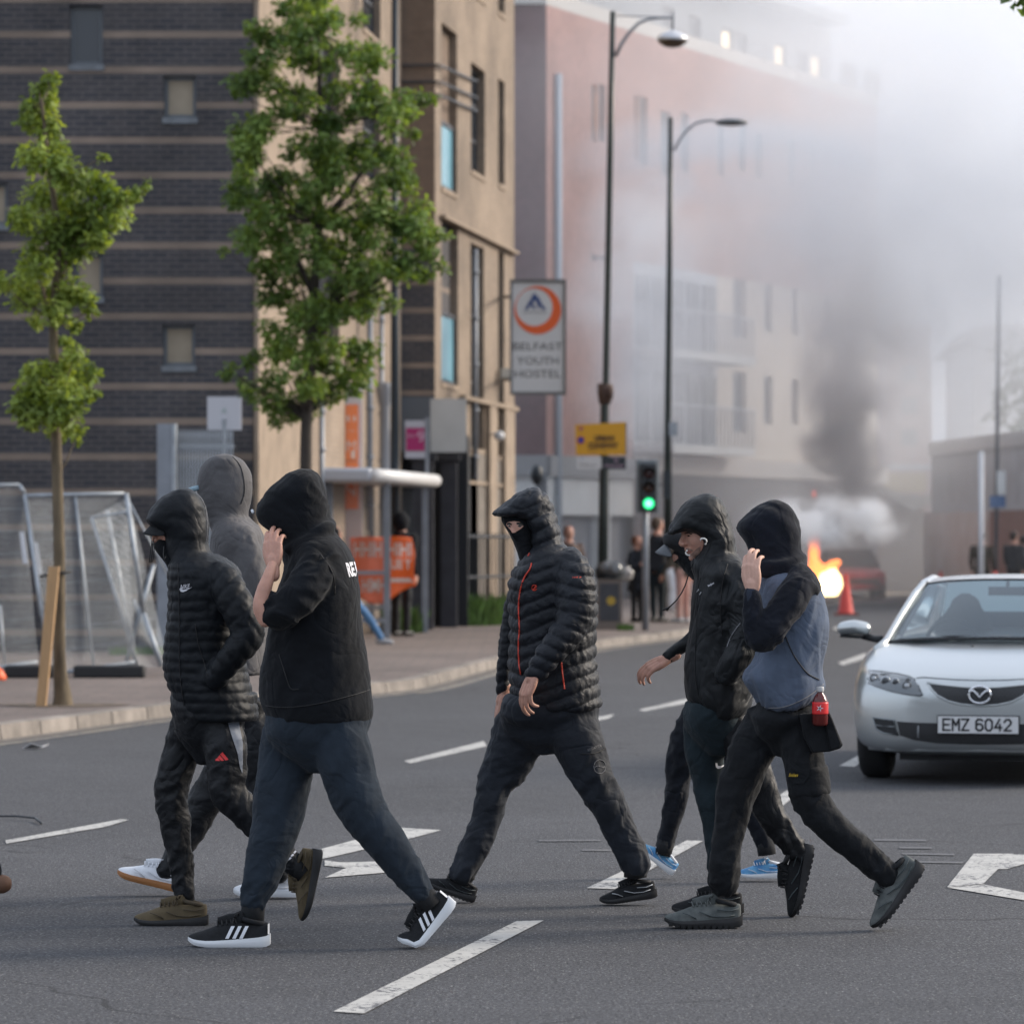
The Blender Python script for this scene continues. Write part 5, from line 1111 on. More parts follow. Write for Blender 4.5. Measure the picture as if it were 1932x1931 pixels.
for i, h in enumerate(hsB):
    if i in (0, 3, 6):
        zm = h[2] + (h[3] - h[2]) * (.42 if i != 3 else .44)
        lo = (h[0], h[1], h[2], zm); up_ = (h[0], h[1], zm, h[3])
        window_in(A, D, N, lo, hb, depth=.10, frame=FR_DK, pane=GLASS_B, sill=STONE_T, fw=.07)
        mb = MB(); p0 = A + D * h[0] - N * .14; p1 = A + D * h[1] - N * .14
        mb.hexa([p0 + Vector((0, 0, zm)), p1 + Vector((0, 0, zm)), p1 - N * .1 + Vector((0, 0, zm)), p0 - N * .1 + Vector((0, 0, zm)), p0 + Vector((0, 0, h[3])), p1 + Vector((0, 0, h[3])), p1 - N * .1 + Vector((0, 0, h[3])), p0 - N * .1 + Vector((0, 0, h[3]))])
        mb.build('spandrel', BRN if i != 3 else DBRICK, hb)
    else:
        window_in(A, D, N, h, hb, depth=.2, frame=FR_DK, pane=GLASS_D, bars=(.33, .66), fw=.06, sill=STONE_T)
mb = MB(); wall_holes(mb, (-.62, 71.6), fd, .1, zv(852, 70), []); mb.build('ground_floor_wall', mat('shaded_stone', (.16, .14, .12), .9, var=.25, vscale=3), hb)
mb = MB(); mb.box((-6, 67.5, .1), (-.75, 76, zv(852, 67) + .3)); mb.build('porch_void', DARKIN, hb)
mb = MB(); mb.box((-22, 52.6, 0), (-4, 76.0, 13.98)); mb.add([(.045, 76.3, .1), (-22, 76.3, .1), (-22, 76.3, 14), (.045, 76.3, 14)], [(0, 1, 2, 3)]); mb.add([(-22, 52.3, 14), (-3.4, 52.3, 14), (-1.867, 67, 14), (-1.3, 67, 14), (.045, 76.3, 14), (-22, 76.3, 14)], [(0, 1, 2, 3, 4, 5)]); mb.build('roof', mat('roof_felt', (.06, .06, .065), .9), hb)
# ledges, piers, pilasters, panel
for (u0, u1, v0, v1, o_) in ((828, 968, 405, 411, .12), (866, 968, 745, 753, .12), (866, 968, 905, 911, .05)):
    t0, z1_ = onplane(fc, fd, u0, v0); t1, _ = onplane(fc, fd, u1, v0); _, z0_ = onplane(fc, fd, u0, v1)
    mb = MB(); p0 = A + D * max(t0, 0); p1 = A + D * t1
    mb.hexa([q + Vector((0, 0, z)) for z in (z0_, z1_) for q in (p0 + N * o_, p1 + N * o_, p1 - N * .02, p0 - N * .02)]); mb.build('ledge', STONE_T, hb)
for (u0, u1, zc) in ((778, 817, 65.2), (832, 862, 66.6)):
    x0, x1 = (u0 - CX) * zc / F, (u1 - CX) * zc / F
    mb = MB(); mb.box((x0, zc, .11), (x1, zc + .62, zv(860, zc))); mb.box((x0 - .05, zc - .05, zv(868, zc)), (x1 + .05, zc + .67, zv(856, zc))); o = mb.build('porch_pier', mat('blue_black_pier_brick', (.030, .031, .038), .8, var=.2, vscale=5), hb)
for u0, u1 in ((915, 928), (944, 962)):
    t0, zt = onplane(fc, fd, u0, 760); t1, _ = onplane(fc, fd, u1, 760); p0 = A + D * t0; p1 = A + D * t1
    mb = MB(); mb.hexa([q + Vector((0, 0, z)) for z in (.11, zt) for q in (p0 + N * .10, p1 + N * .10, p1, p0)]); mb.build('pilaster', STONE_T, hb)
x0, x1 = (812 - CX) * 65.9 / F, (880 - CX) * 65.9 / F
mb = MB(); mb.box((x0, 65.9, zv(853, 65.9)), (x1, 66.0, zv(752, 65.9))); tag(mb.build('blank_panel', mat('off_white_panel', (.46, .46, .44), .6, var=.08, vscale=2)), 'blank off-white square panel fixed above the dark porch piers', 'panel')
# pipes
for nm, u, zc, r, v0, v1 in (('drainpipe', 698, 62.0, .045, 540, 1000), ('drainpipe', 897, 71.0, .045, 470, 905), ('drainpipe', 720, 63.5, .035, 560, 1000), ('drainpipe', 607, 58.0, .04, 740, 1100)):
    x = (u - CX) * zc / F; mb = MB(); zt, zb_ = zv(v0, zc), max(.117, zv(v1, zc))
    mb.tube([(x, zc, zb_), (x, zc, zt)], r, n=10)
    for k_ in range(5): z_ = zb_ + (zt - zb_) * (k_ + .5) / 5; mb.tube([(x, zc, z_ - .03), (x, zc, z_ + .03)], r * 1.45, n=10)
    mb.build(nm, METAL_G, hb, True)
x = (726 - CX) * 63.0 / F; mb = MB(); mb.lathe((x, 63.0, .117), [(.11, 0), (.11, .1), (.085, .12), (.078, zv(745, 63) - .3), (.10, zv(745, 63) - .26), (.14, zv(735, 63) - .117), (.15, zv(722, 63) - .117)], 16); mb.build('round_column', mat('grey_stone_column', (.25, .26, .28), .7), hb, True)
# wall equipment: cables and brackets
mb = MB()
for v in (124, 155, 180): mb.tube([P(757, v, 66.93), P(828, v - 1, 66.93), P(900, v + 30, 71.3)], .022, n=6)
mb.build('wall_cable', METAL_D, hb)
mb = MB(); q = P(942, 822, 72.3); mb.sphere(q, (.10, .10, .09)); mb.tube([q, q + Vector((-.15, .35, .05))], .02, n=6); mb.build('dome_camera', mat('white_dome', (.6, .6, .6), .3), hb, True)
mb = MB(); q = P(958, 707, 74.0); mb.box(q - Vector((.12, .1, .12)), q + Vector((.1, .1, .12))); mb.build('floodlight', mat('cream_lamp_body', (.5, .48, .42), .4), hb)

# signs on and by the hostel
ORNG = mat('orange_vinyl', (.80, .19, .045), .5); ORNG2 = mat('orange_poster', (.85, .24, .08), .5); WH = mat('white_board', (.55, .54, .53), .5, var=.05, vscale=2)
def board(name, u0, u1, v0, v1, Z, t, m_, label, cat, par=None):
    a, b_ = P(u0, v1, Z), P(u1, v0, Z); mb = MB(); mb.box((a.x, Z, a.z), (b_.x, Z + t, b_.z)); o = mb.build(name, m_, par)
    return tag(o, label, cat) if label else o
s_ = empty('hostel_sign', P(1015, 636, 69), 'framed youth hostel sign projecting from the corner, orange ring over lettering', 'sign'); Zs = 69.0
board('sign_panel', 966, 1063, 532, 740, Zs, .06, WH, None, None, s_)
fr = MB()
for (u0, u1, v0, v1) in ((962, 1068, 527, 533), (962, 1068, 739, 745), (962, 966.5, 533, 739), (1063, 1068, 533, 739)):
    a, b_ = P(u0, v1, Zs), P(u1, v0, Zs); fr.box((a.x, Zs - .03, a.z), (b_.x, Zs + .08, b_.z))
fr.build('frame', mat('sign_frame', (.13, .125, .12), .5), s_)
cen = P(1014.5, 585, Zs); kx = Zs / F
mb = MB(); V = []; nseg = 48
for i in range(nseg + 1):
    t = 2 * math.pi * i / nseg; V.append(cen + Vector((math.cos(t) * 44.5 * kx, -.006, math.sin(t) * 45.5 * kx))); V.append(cen + Vector((-6.5 * kx + math.cos(t) * 34.5 * kx, -.006, 5.5 * kx + math.sin(t) * 35.5 * kx)))
mb.add(V, [(2 * i, 2 * i + 1, 2 * i + 3, 2 * i + 2) for i in range(nseg)]); mb.build('orange_ring', mat('sign_orange', (.68, .10, .012), .5), s_)
NAVY = mat('sign_navy', (.02, .05, .17), .5)
for pts in ([(1008, 552), (1000, 566), (1004, 572), (1009, 566), (1015, 572), (1020, 566)], [(998, 568), (990, 584), (996, 584), (1001, 574), (1006, 583), (1010, 583), (1005, 570)], [(1019, 568), (1013, 572), (1015, 583), (1019, 575), (1023, 584), (1030, 584)]):
    mb = MB(); mb.prism([P(u, v, Zs - .012) for u, v in pts], (0, .008, 0)); mb.build('blue_emblem', NAVY, s_)
mb = MB(); mb.prism([P(u, v, Zs - .010) for u, v in ((988, 588), (1031, 588), (1031, 590), (988, 590))], (0, .006, 0)); mb.build('emblem_line', mat('sign_grey', (.3, .3, .3), .6), s_)
LT = mat('sign_lettering', (.10, .095, .09), .6)
for i, (tx, v, w) in enumerate((('BELFAST', 654, 93), ('YOUTH', 681, 78), ('HOSTEL', 706, 88))):
    put_text(tx, 15.5 * kx * 1.32, P(1014.5, v, Zs), (1, 0, 0), (0, 0, 1), LT, s_, off=.006, width=w * kx)
mb = MB(); mb.tube([P(966, 560, Zs + .03), P(948, 560, 74.5)], .03, n=8); mb.build('bracket', METAL_D, s_); mb = MB(); mb.tube([P(966, 715, Zs + .03), P(948, 715, 74.5)], .03, n=8); mb.build('bracket', METAL_D, s_)
# tall white advertising board with orange posters
s_ = empty('advert_board', G(656, 1200, .117), 'tall narrow white board carrying orange posters behind the bus shelter roof', 'advert')
board('board_panel', 628, 684, 728, 1090, 60.6, .10, WH, None, None, s_)
board('orange_poster', 638, 676, 763, 868, 60.55, .03, ORNG2, None, None, s_); board('orange_poster', 638, 676, 869.5, 960, 60.56, .03, ORNG2, None, None, s_)
WHP = mat('poster_white', (.75, .62, .52), .6)
for tx, u, v, w, h_ in (('M', 663, 842, 17, 22), ('II', 657, 858, 26, 16), ('III', 657, 790, 28, 12), ('N', 660, 925, 22, 26), ('--', 657, 812, 28, 8)):
    put_text(tx, h_ * 60.6 / F * 1.3, P(u, v, 60.54), (1, 0, 0), (0, 0, 1), WHP, s_, width=w * 60.6 / F, off=.006)
tag(board('wall_sign', 391, 455, 748, 811, 51.4, .05, mat('white_square_sign', (.50, .50, .53), .5), None, None), 'plain white square sign above the grey gate, faint emblem', 'sign')
q = bpy.data.objects['wall_sign']; mb = MB()
mb.tube([P(423, 790, 51.40), P(423, 1100, 51.7)], .03, n=8); mb.build('post', GALV, q); put_text('A', .10, P(423, 775, 51.39), (1, 0, 0), (0, 0, 1), mat('faint_green', (.25, .36, .32), .6), q, off=.004, name='emblem')
# ============================================================ bus shelter, banner, stop flag
sh = empty('bus_shelter', (-2.6, 60.0, .117), 'glass bus shelter with pale grey edged roof, in front of the hostel', 'bus shelter')
SHM = mat('shelter_roof_metal', (.40, .42, .46), .35, metal=.3); SHW = mat('shelter_white_edge', (.60, .60, .60), .35)
Za, Zb2 = 58.0, 63.6; xa, xb = (700 - CX) * Za / F, (818 - CX) * Zb2 / F; xl = (503 - CX) * Za / F; zt_, zb_ = zv(882, Za), zv(909, Za)
mb = MB(); off_ = xl - xa
p4 = [(xl, Za), (xa, Za), (xb, Zb2), (xb + off_, Zb2)]
mb.hexa([(x, y, zb_) for x, y in p4] + [(x, y, zt_) for x, y in p4]); o = mb.build('roof', SHM, sh, 'auto'); bv = o.modifiers.new('b', 'BEVEL'); bv.width = .05; bv.segments = 3
mb = MB(); mb.tube([(xa + .03, Za + .05, (zb_ + zt_) / 2), (xb + .03, Zb2, (zb_ + zt_) / 2)], .10, n=14); mb.build('roof_edge', SHW, sh, True)
for u, zc in ((730, 59.4), (622, 58.6), (802, 63.0), (700, 63.2)):
    x = (u - CX) * zc / F; mb = MB(); mb.box((x - .05, zc - .04, .117), (x + .05, zc + .04, zb_)); mb.build('post', METAL_G, sh)
x0, x1 = (622 - CX) * 58.9 / F, (728 - CX) * 58.9 / F
for z_ in (zv(1080, 59), zv(1170, 59)): mb = MB(); mb.box((x0, 58.9, z_ - .03), (x1, 58.95, z_ + .03)); mb.build('rail', METAL_G, sh)
SHG = bpy.data.materials.new('shelter_glass'); SHG.use_nodes = True; n, l = nodes_of(SHG); n.clear()
o_ = n.new('ShaderNodeOutputMaterial'); mxs = n.new('ShaderNodeMixShader'); tr_ = n.new('ShaderNodeBsdfTransparent'); gl = n.new('ShaderNodeBsdfPrincipled'); gl.inputs['Base Color'].default_value = (.25, .27, .29, 1); gl.inputs['Roughness'].default_value = .15
mxs.inputs[0].default_value = .10; l.new(tr_.outputs[0], mxs.inputs[1]); l.new(gl.outputs[0], mxs.inputs[2]); l.new(mxs.outputs[0], o_.inputs['Surface'])
mb = MB(); mb.box((x0 + .05, 58.92, .3), (x1 - .03, 58.93, zb_ - .05)); mb.build('glass_panel', SHG, sh)
mb = MB(); mb.wallbox((x0 - .6, 63.2), (x1 + .3, 63.4), .3, zb_ - .05, .012); mb.build('glass_panel', SHG, sh)
mb = MB(); mb.box((x0 + .1, 61.8, .50), (x1, 62.1, .56)); mb.build('seat', METAL_G, sh)
fl = empty('bus_stop_sign', P(805, 888, 63.1), 'purple and white bus stop flag on a short pole above the shelter roof', 'sign')
mb = MB(); mb.box((P(802.5, 0, 63.1).x, 63.08, zb_), (P(809, 0, 63.1).x, 63.15, zv(787, 63.1))); mb.build('pole', METAL_G, fl)
board('sign_plate', 764, 802, 793, 864, 63.1, .03, mat('pale_grey_plate', (.42, .42, .46), .5), None, None, fl); board('purple_panel', 766.5, 801, 807, 850, 63.08, .015, mat('magenta_panel', (.33, .010, .11), .5), None, None, fl)
MG = mat('flag_marking', (.55, .35, .45), .5); put_text('9', .26, P(794, 825, 63.07), (1, 0, 0), (0, 0, 1), MG, fl, off=.004); put_text('BUS', .07, P(777, 822, 63.07), (1, 0, 0), (0, 0, 1), MG, fl, off=.004)
# slack orange banner
BAN = mat('banner_vinyl', (.85, .135, .020), .42, spec=.5, bump2=.03, b2scale=4)
Zn = 59.9; V = []; top = [(660, 1014), (690, 1012), (720, 1013), (750, 1011), (776, 1014)]; bot = [(676, 1126), (700, 1138), (728, 1136), (756, 1116), (786, 1104)]
nu, nv = 26, 16; V = []
for j in range(nv + 1):
    for i in range(nu + 1):
        s = i / nu; t = j / nv; q = crom(np.array(top, float), [s * 4])[0] * (1 - t) + crom(np.array(bot, float), [s * 4])[0] * t
        V.append(P(q[0] + 3 * math.sin(t * 6) * s, q[1], Zn + .025 * math.sin(s * 14 + t * 3) + .02 * math.sin(t * 9)))
BANF = [(j * (nu + 1) + i, j * (nu + 1) + i + 1, (j + 1) * (nu + 1) + i + 1, (j + 1) * (nu + 1) + i) for j in range(nv) for i in range(nu)]
ban = link('orange_banner', V, BANF, BAN, None, True); so = ban.modifiers.new('s', 'SOLIDIFY'); so.thickness = .008
tag(ban, 'slack orange banner with white lettering hanging beside the bus shelter post', 'banner')
SURF['ban'] = BVHTree.FromPolygons([tuple(v) for v in V], BANF)
for tx, u, v, w, h_ in (('HHIH', 694, 1036, 52, 28), ('HIHI', 754, 1036, 44, 26), ('UII Y', 757, 1064, 38, 20), ('HIMH', 705, 1104, 44, 26), ('-----', 760, 1094, 44, 8)):
    glyphs('banner_lettering', 'ban', tx, 'U', u, v, w, mat('banner_white', (.72, .60, .52), .6), ban, h=h_, off=.02, Z=Zn, bold=.02)
walker(P(757, 0, 60.6).x, 60.6, .117, 1.88, 'person in black headwear bowed behind the orange banner', (BLK_FLC, TR_BLK, BLK_RUB), yaw=2.6, hood=True, group='bystanders on the pavement')
walker(P(628, 0, 55.8).x, 55.8, .117, 1.66, 'person in blue jeans striding on the pavement, mostly hidden by the black hoodie', (BLK_FLC, mat('blue_denim', (.07, .17, .33), .8, var=.2, vscale=10), mat('grey_trainer', (.30, .31, .33), .6)), yaw=math.pi / 2, pose='walk', phase=.80, hood=True, group='bystanders on the pavement')

# ============================================================ columns, lamps, traffic signal
def lamp_pole(name, label, cat, pts, r, m_=METAL_D):
    root = empty(name, pts[0], label, cat, 'street lamps along the pavement'); mb = MB(); mb.tube(pts, r, n=14); mb.build('pole', m_, root, True); return root
Zp = 62.0; x = (745 - CX) * Zp / F
lp = lamp_pole('street_lamp', 'dark lamp column rising out of view in front of the hostel bay', 'street lamp', [(x, Zp, .117), (x, Zp, 5), (x, Zp, 11.2)], [.085, .065, .05], mat('dark_blue_column', (.016, .026, .036), .4))
mb = MB(); mb.tube([(x, Zp, 10.2), (x + .3, Zp, 10.8), (x + .9, Zp, 11.0)], .025, n=8); mb.build('arm', METAL_D, lp, True); mb = MB(); mb.lathe((x + .95, Zp, 10.6), [(.05, .22), (.2, .15), (.27, .05), (.22, -.03), (.1, -.1)], 20); mb.build('lamp_head', METAL_D, lp, True)
Zp = 66.0; base = G(1137, 1020 + 1.453 * F / Zp, .117)
lp = lamp_pole('street_lamp', 'near dark street lamp with domed silver lantern, yellow parking sign on its pole', 'street lamp', [Vector((P(1136, 0, Zp).x, Zp, .117)), P(1139, 960, Zp), P(1141, 770, Zp), P(1143, 740, Zp), P(1151, 300, Zp), P(1156, 22, Zp)], [.095, .085, .075, .058, .052, .046], mat('dark_green_column', (.014, .022, .020), .4, var=.3, vscale=4))
mb = MB(); mb.tube([P(u, v, Zp) for u, v in ((1162, 106), (1172, 84), (1187, 62), (1205, 44), (1225, 36), (1248, 34), (1272, 34))], [.030, .030, .028, .026, .024, .022, .020], n=8); mb.build('arm', METAL_G, lp, True)
mb = MB(); mb.tube([P(1158, 30, Zp), P(1272, 33, Zp)], .010, n=6); mb.tube([P(1271, 24, Zp), P(1269, 60, Zp)], .020, n=8); mb.build('tie_rod', METAL_G, lp, True)
mb = MB(); c_ = P(1269, 76, Zp); mb.lathe(c_, [(.265, -.01), (.262, .02), (.22, .08), (.13, .13), (.05, .155), (.03, .17)], 26); mb.build('lamp_hood', mat('silver_lamp_hood', (.62, .63, .65), .3, metal=.3), lp, True)
mb = MB(); mb.lathe(c_, [(.05, -.125), (.14, -.105), (.21, -.06), (.25, -.015)], 26); mb.build('lamp_glass', mat('brown_lamp_glass', (.085, .055, .035), .25), lp, True)
mb = MB(); mb.tube([P(1142, 762, Zp), P(1141, 742, Zp), P(1142, 724, Zp)], [.10, .12, .13], n=12); mb.tube([P(1150, 752, Zp - .1), P(1151, 730, Zp - .1)], .06, n=8); mb.build('collar', mat('rusty_clamp', (.075, .045, .035), .8, var=.3, vscale=12), lp, True)
Z2p = 83.0
l2 = lamp_pole('street_lamp', 'farther dark street lamp with flat grey lantern, standing in the smoke', 'street lamp', [Vector((P(1260, 0, Z2p).x, Z2p, .117)), P(1260, 800, Z2p), P(1263, 500, Z2p), P(1265, 222, Z2p)], [.10, .075, .062, .050], bpy.data.materials['dark_green_column'])
mb = MB(); mb.tube([P(u, v, Z2p) for u, v in ((1272, 284), (1282, 264), (1296, 246), (1312, 233), (1330, 228), (1350, 227))], .026, n=8); mb.build('arm', METAL_G, l2, True)
mb = MB(); mb.lathe(P(1380, 231, Z2p), [(.05, -.08), (.30, -.045), (.36, 0), (.28, .05), (.08, .085)], 24); mb.build('lamp_head', mat('grey_lantern', (.20, .21, .22), .5), l2, True)
mb = MB(); mb.box(P(1262, 822, Z2p), P(1278, 796, Z2p - .12)); mb.build('bracket', GALV, l2)
# parking signs on the lamp: things of their own
s_ = empty('parking_sign', P(1133, 829, Zp - .15), 'yellow urban clearway sign with blue disc on the near lamp pole', 'sign'); Zq = Zp - .15
def quadboard(name, pts, Z, t, m_, par): mb = MB(); mb.prism([P(u, v, Z) for u, v in pts], (0, t, 0)); return mb.build(name, m_, par)
quadboard('plate', [(1085, 801), (1181, 796), (1181, 858), (1087, 858)], Zq, .03, mat('yellow_sign_face', (.60, .30, .008), .5), s_)
quadboard('plate_edge', [(1180.5, 796), (1183, 797), (1183, 860), (1180.5, 859)], Zq, .05, METAL_G, s_)
LK = mat('sign_black_ink', (.10, .045, .008), .6); put_text('URBAN', 14 * Zq / F, P(1140, 827, Zq), (1, 0, 0), (0, 0, 1), LK, s_, width=38 * Zq / F, off=.006, bold=.008); put_text('CLEARWAY', 14 * Zq / F, P(1138, 840.5, Zq), (1, 0, 0), (0, 0, 1), LK, s_, width=58 * Zq / F, off=.006, bold=.008)
put_text('Mon - Fri', 9 * Zq / F, P(1128, 851, Zq), (1, 0, 0), (0, 0, 1), mat('sign_brown_ink', (.28, .13, .02), .6), s_, width=34 * Zq / F, off=.006)
for u, v, r, cc in ((1096, 830, 7.6, (.42, .05, .06)), (1096, 830, 5.6, (.035, .04, .26)), (1096, 808, 4.5, (.40, .12, .10))):
    mb = MB(); mb.lathe(P(u, v, Zq - (.004 if r > 6 else .012)), [(r * Zq / F, 0), (r * Zq / F, .006)], 20, axis=(0, -1, 0)); mb.build('sign_disc', mat('disc_%d' % int(r * 10), cc, .5), s_)
s2_ = empty('plate_sign', P(1111, 872, Zq), 'small white plate with grey writing under the left of the yellow sign', 'sign'); quadboard('plate', [(1088, 861), (1135, 861), (1135, 884), (1088.5, 884)], Zq, .03, WH, s2_)
put_text('9.30 am', 8 * Zq / F, P(1109, 877, Zq), (1, 0, 0), (0, 0, 1), LT, s2_, width=30 * Zq / F, off=.005); put_text('P', 9 * Zq / F, P(1098, 867, Zq), (1, 0, 0), (0, 0, 1), mat('sign_pale_blue', (.25, .32, .40), .5), s2_, off=.005)
s3_ = empty('plate_sign', P(1159, 872, Zq), 'small black plate with pale writing under the right of the yellow sign', 'sign'); quadboard('plate', [(1137, 861), (1181, 861), (1181, 885), (1137, 885)], Zq, .03, METAL_D, s3_)
put_text('30', 9 * Zq / F, P(1162, 868, Zq), (1, 0, 0), (0, 0, 1), MG, s3_, off=.005); put_text('minutes', 8 * Zq / F, P(1159, 878, Zq), (1, 0, 0), (0, 0, 1), MG, s3_, width=36 * Zq / F, off=.005)
# traffic signal
Zt = 64.5; ts = empty('traffic_light', (P(1218, 0, Zt).x, Zt, .117), 'traffic signal showing green beside the far lamp post', 'traffic light')
mb = MB(); mb.tube([(P(1218, 0, Zt).x, Zt + .12, .117), (P(1218, 0, Zt).x, Zt + .12, zv(868, Zt))], .055, n=12); mb.build('pole', METAL_G, ts, True)
o = board('backing_board', 1200.5, 1243, 867, 967, Zt, .03, mat('grey_backboard', (.17, .20, .215), .5), None, None, ts); bv = o.modifiers.new('b', 'BEVEL'); bv.width = .02; bv.segments = 2
o = board('signal_head', 1207, 1240, 873, 963, Zt - .12, .115, METAL_D, None, None, ts); bv = o.modifiers.new('b', 'BEVEL'); bv.width = .03; bv.segments = 3
for i, (v, nm, m_) in enumerate(((893, 'red_lens', mat('unlit_red_lens', (.040, .012, .012), .3)), (920, 'amber_lens', mat('unlit_amber_lens', (.045, .018, .008), .3)), (949.5, 'green_lens', mat('lit_green_lens', (.0, .6, .2), .3, emit=(.02, 1.0, .32), estr=1.3)))):
    c_ = P(1224, v, Zt - .125); mb = MB(); mb.lathe(c_, [(.086, 0), (.08, .02), (.05, .035), (.01, .04)], 24, axis=(0, -1, 0)); mb.build(nm, m_, ts, True)
    mb = MB(); V = []
    for j in range(13):
        t = math.pi * (j / 12) * 1.0 + 0; V += [c_ + Vector((.112 * math.cos(t), 0, .112 * math.sin(t))), c_ + Vector((.112 * math.cos(t), -.16, .112 * math.sin(t) - .012))]
    mb.add(V, [(2 * j, 2 * j + 1, 2 * j + 3, 2 * j + 2) for j in range(12)]); o = mb.build('visor', METAL_D, ts, True); so = o.modifiers.new('s', 'SOLIDIFY'); so.thickness = .006
mb = MB(); mb.lathe(P(1224, 949.5, Zt - .168), [(.05, 0), (.03, .006), (.01, .008)], 16, axis=(0, -1, 0)); mb.build('lens_core', mat('lit_green_core', (.4, 1, .7), .3, emit=(.35, 1.0, .62), estr=1.3), ts, True)
mb = MB(); a_, b_ = P(1251, 940, Zt + .6), P(1264, 888, Zt + .6); mb.box((a_.x, Zt + .4, a_.z), (b_.x, Zt + .75, b_.z)); mb.tube([P(1243, 914, Zt + .1), P(1256, 914, Zt + .6)], .02, n=6); mb.build('side_signal', METAL_D, ts)

# ============================================================ litter bin, bags
Zl = 65.0; lb = empty('litter_bin', (P(1151, 0, Zl).x, Zl, .117), 'dark square litter bin with yellow emblem at the foot of the near lamp', 'litter bin')
xb0, xb1 = P(1127, 0, Zl).x, P(1174, 0, Zl).x; BINM = mat('bin_body', (.040, .042, .050), .5, var=.2, vscale=6); BINB = mat('bin_lit_brown_side', (.17, .14, .12), .7)  # brown tone paints the light on the bin's side into its colour
mb = MB(); mb.box((xb0, Zl, .15), (xb1, Zl + .45, zv(1092, Zl))); mb.box((xb0 - .03, Zl - .03, .117), (xb1 + .03, Zl + .48, .19)); o = mb.build('bin_body', BINB, lb, 'auto')
mb = MB(); mb.box((xb0 + .035, Zl - .012, .26), (xb1 - .05, Zl + .01, zv(1100, Zl))); mb.build('front_panel', BINM, lb)
mb = MB(); c_ = P(1153, 1133, Zl - .014); mb.lathe(c_, [(.075, 0), (.075, .004)], 8, axis=(0, -1, 0)); mb.build('emblem', mat('bin_yellow', (.42, .28, .03), .5), lb)
mb = MB(); mb.box((xb0 - .02, Zl - .02, zv(1092, Zl)), (xb1 + .02, Zl + .47, zv(1088, Zl))); mb.lathe(((xb0 + xb1) / 2, Zl + .22, zv(1088, Zl)), [(.24, 0), (.24, .12), (.20, .20), (.10, .25), (.03, .27)], 20); mb.build('lid', METAL_D, lb, True)
for (u, v, r, zo) in ((1142, 1071, .11, -.05), (1160, 1074, .12, -.08), (1182, 1084, .12, .1)):
    c_ = P(u, v, Zl + .1 + zo); V, N_, Fc = fuse([ell(c_, (r, r * .9, r * .95)), ell(c_ + Vector((.02, 0, r * .8)), (r * .35, r * .3, r * .5))], .02, 2); V = relief(V, N_, [dict(a=np.array(c_), b=np.array(c_ + Vector((0, 0, .1))), r=.1, kind='n', amp=.016, f=16, seed=u)])
    tag(link('refuse_bag', V, Fc, mat('bag_plastic_%d' % u, (.10, .105, .11) if u < 1180 else (.30, .28, .26), .22, spec=.7), None, True), {1142: 'shiny dark refuse bag, left one of those on the litter bin', 1160: 'shiny dark refuse bag in the middle of the bin top', 1182: 'pale refuse bag slumped on the right edge of the bin'}[u], 'bag', 'refuse bags heaped on the litter bin')

# ============================================================ fence panels, gate, railings, weeds
def q3(x, y): return .2932 * x, 867.9 + .2932 * y
def heras(label, Z, rails, wires=None, feet=()):
    o = empty('wire_fence', P(*q3(*rails[0][0]), Z), label, 'fence panel', 'fallen temporary fence panels by the dark wall')
    for i, (a, b_, r, dz0, dz1) in enumerate(rails):
        mb = MB(); mb.tube([P(*q3(*a), Z + dz0), P(*q3(*b_), Z + dz1)], r, n=10); mb.build('frame_tube', GALV, o, True)
    if wires:
        (a, b_, c_, d_), nx, ny, w0, w1 = wires; A_, B_, C_, D_ = [P(*q3(*q), Z + dz) for q, dz in zip((a, b_, c_, d_), (w0, w0, w1, w1))]
        mb = MB()
        for i in range(nx + 1): s = i / nx; mb.tube([A_.lerp(B_, s), D_.lerp(C_, s)], .0023, n=3, cap=False)
        for j in range(ny + 1): s = j / ny; mb.tube([A_.lerp(D_, s), B_.lerp(C_, s)], .0023, n=3, cap=False)
        mb.build('wire_mesh', GALV, o)
    return o
Zf = 42.6
heras('leaning wire fence panel right behind the staked tree, top rail level', Zf, [((165, 228), (800, 215), .021, 0, 0), ((160, 222), (330, 1392), .021, 0, -.3), ((485, 230), (602, 1322), .014, 0, -.2), ((812, 212), (925, 985), .026, 0, 0), ((925, 985), (1040, 1320), .026, 0, -.2), ((340, 1375), (870, 1300), .023, -.3, -.2)],
      (((165, 228), (800, 215), (870, 1300), (340, 1375)), 56, 8, 0, -.25))
heras('collapsed fence panel slanting across the right end, braces crossed', Zf + .5, [((590, 370), (885, 1330), .020, 0, 0), ((690, 320), (850, 1180), .022, .1, .1), ((990, 670), (815, 1295), .022, 0, 0), ((860, 900), (1040, 1325), .024, .1, 0), ((810, 225), (1090, 760), .010, 0, 0), ((590, 370), (820, 330), .014, 0, 0)],
      (((590, 370), (830, 240), (1080, 1330), (885, 1330)), 28, 7, 0, 0))
heras('fence panel at the left edge with rounded top corner', Zf + .8, [((-420, 165), (125, 158), .021, 0, 0), ((125, 158), (160, 215), .021, 0, 0), ((160, 215), (262, 1000), .018, 0, 0), ((0, 930), (32, 1315), .014, 0, 0), ((-420, 1385), (240, 1300), .023, -.2, -.2)],
      (((-420, 165), (140, 170), (240, 1300), (-420, 1385)), 52, 8, 0, -.2))
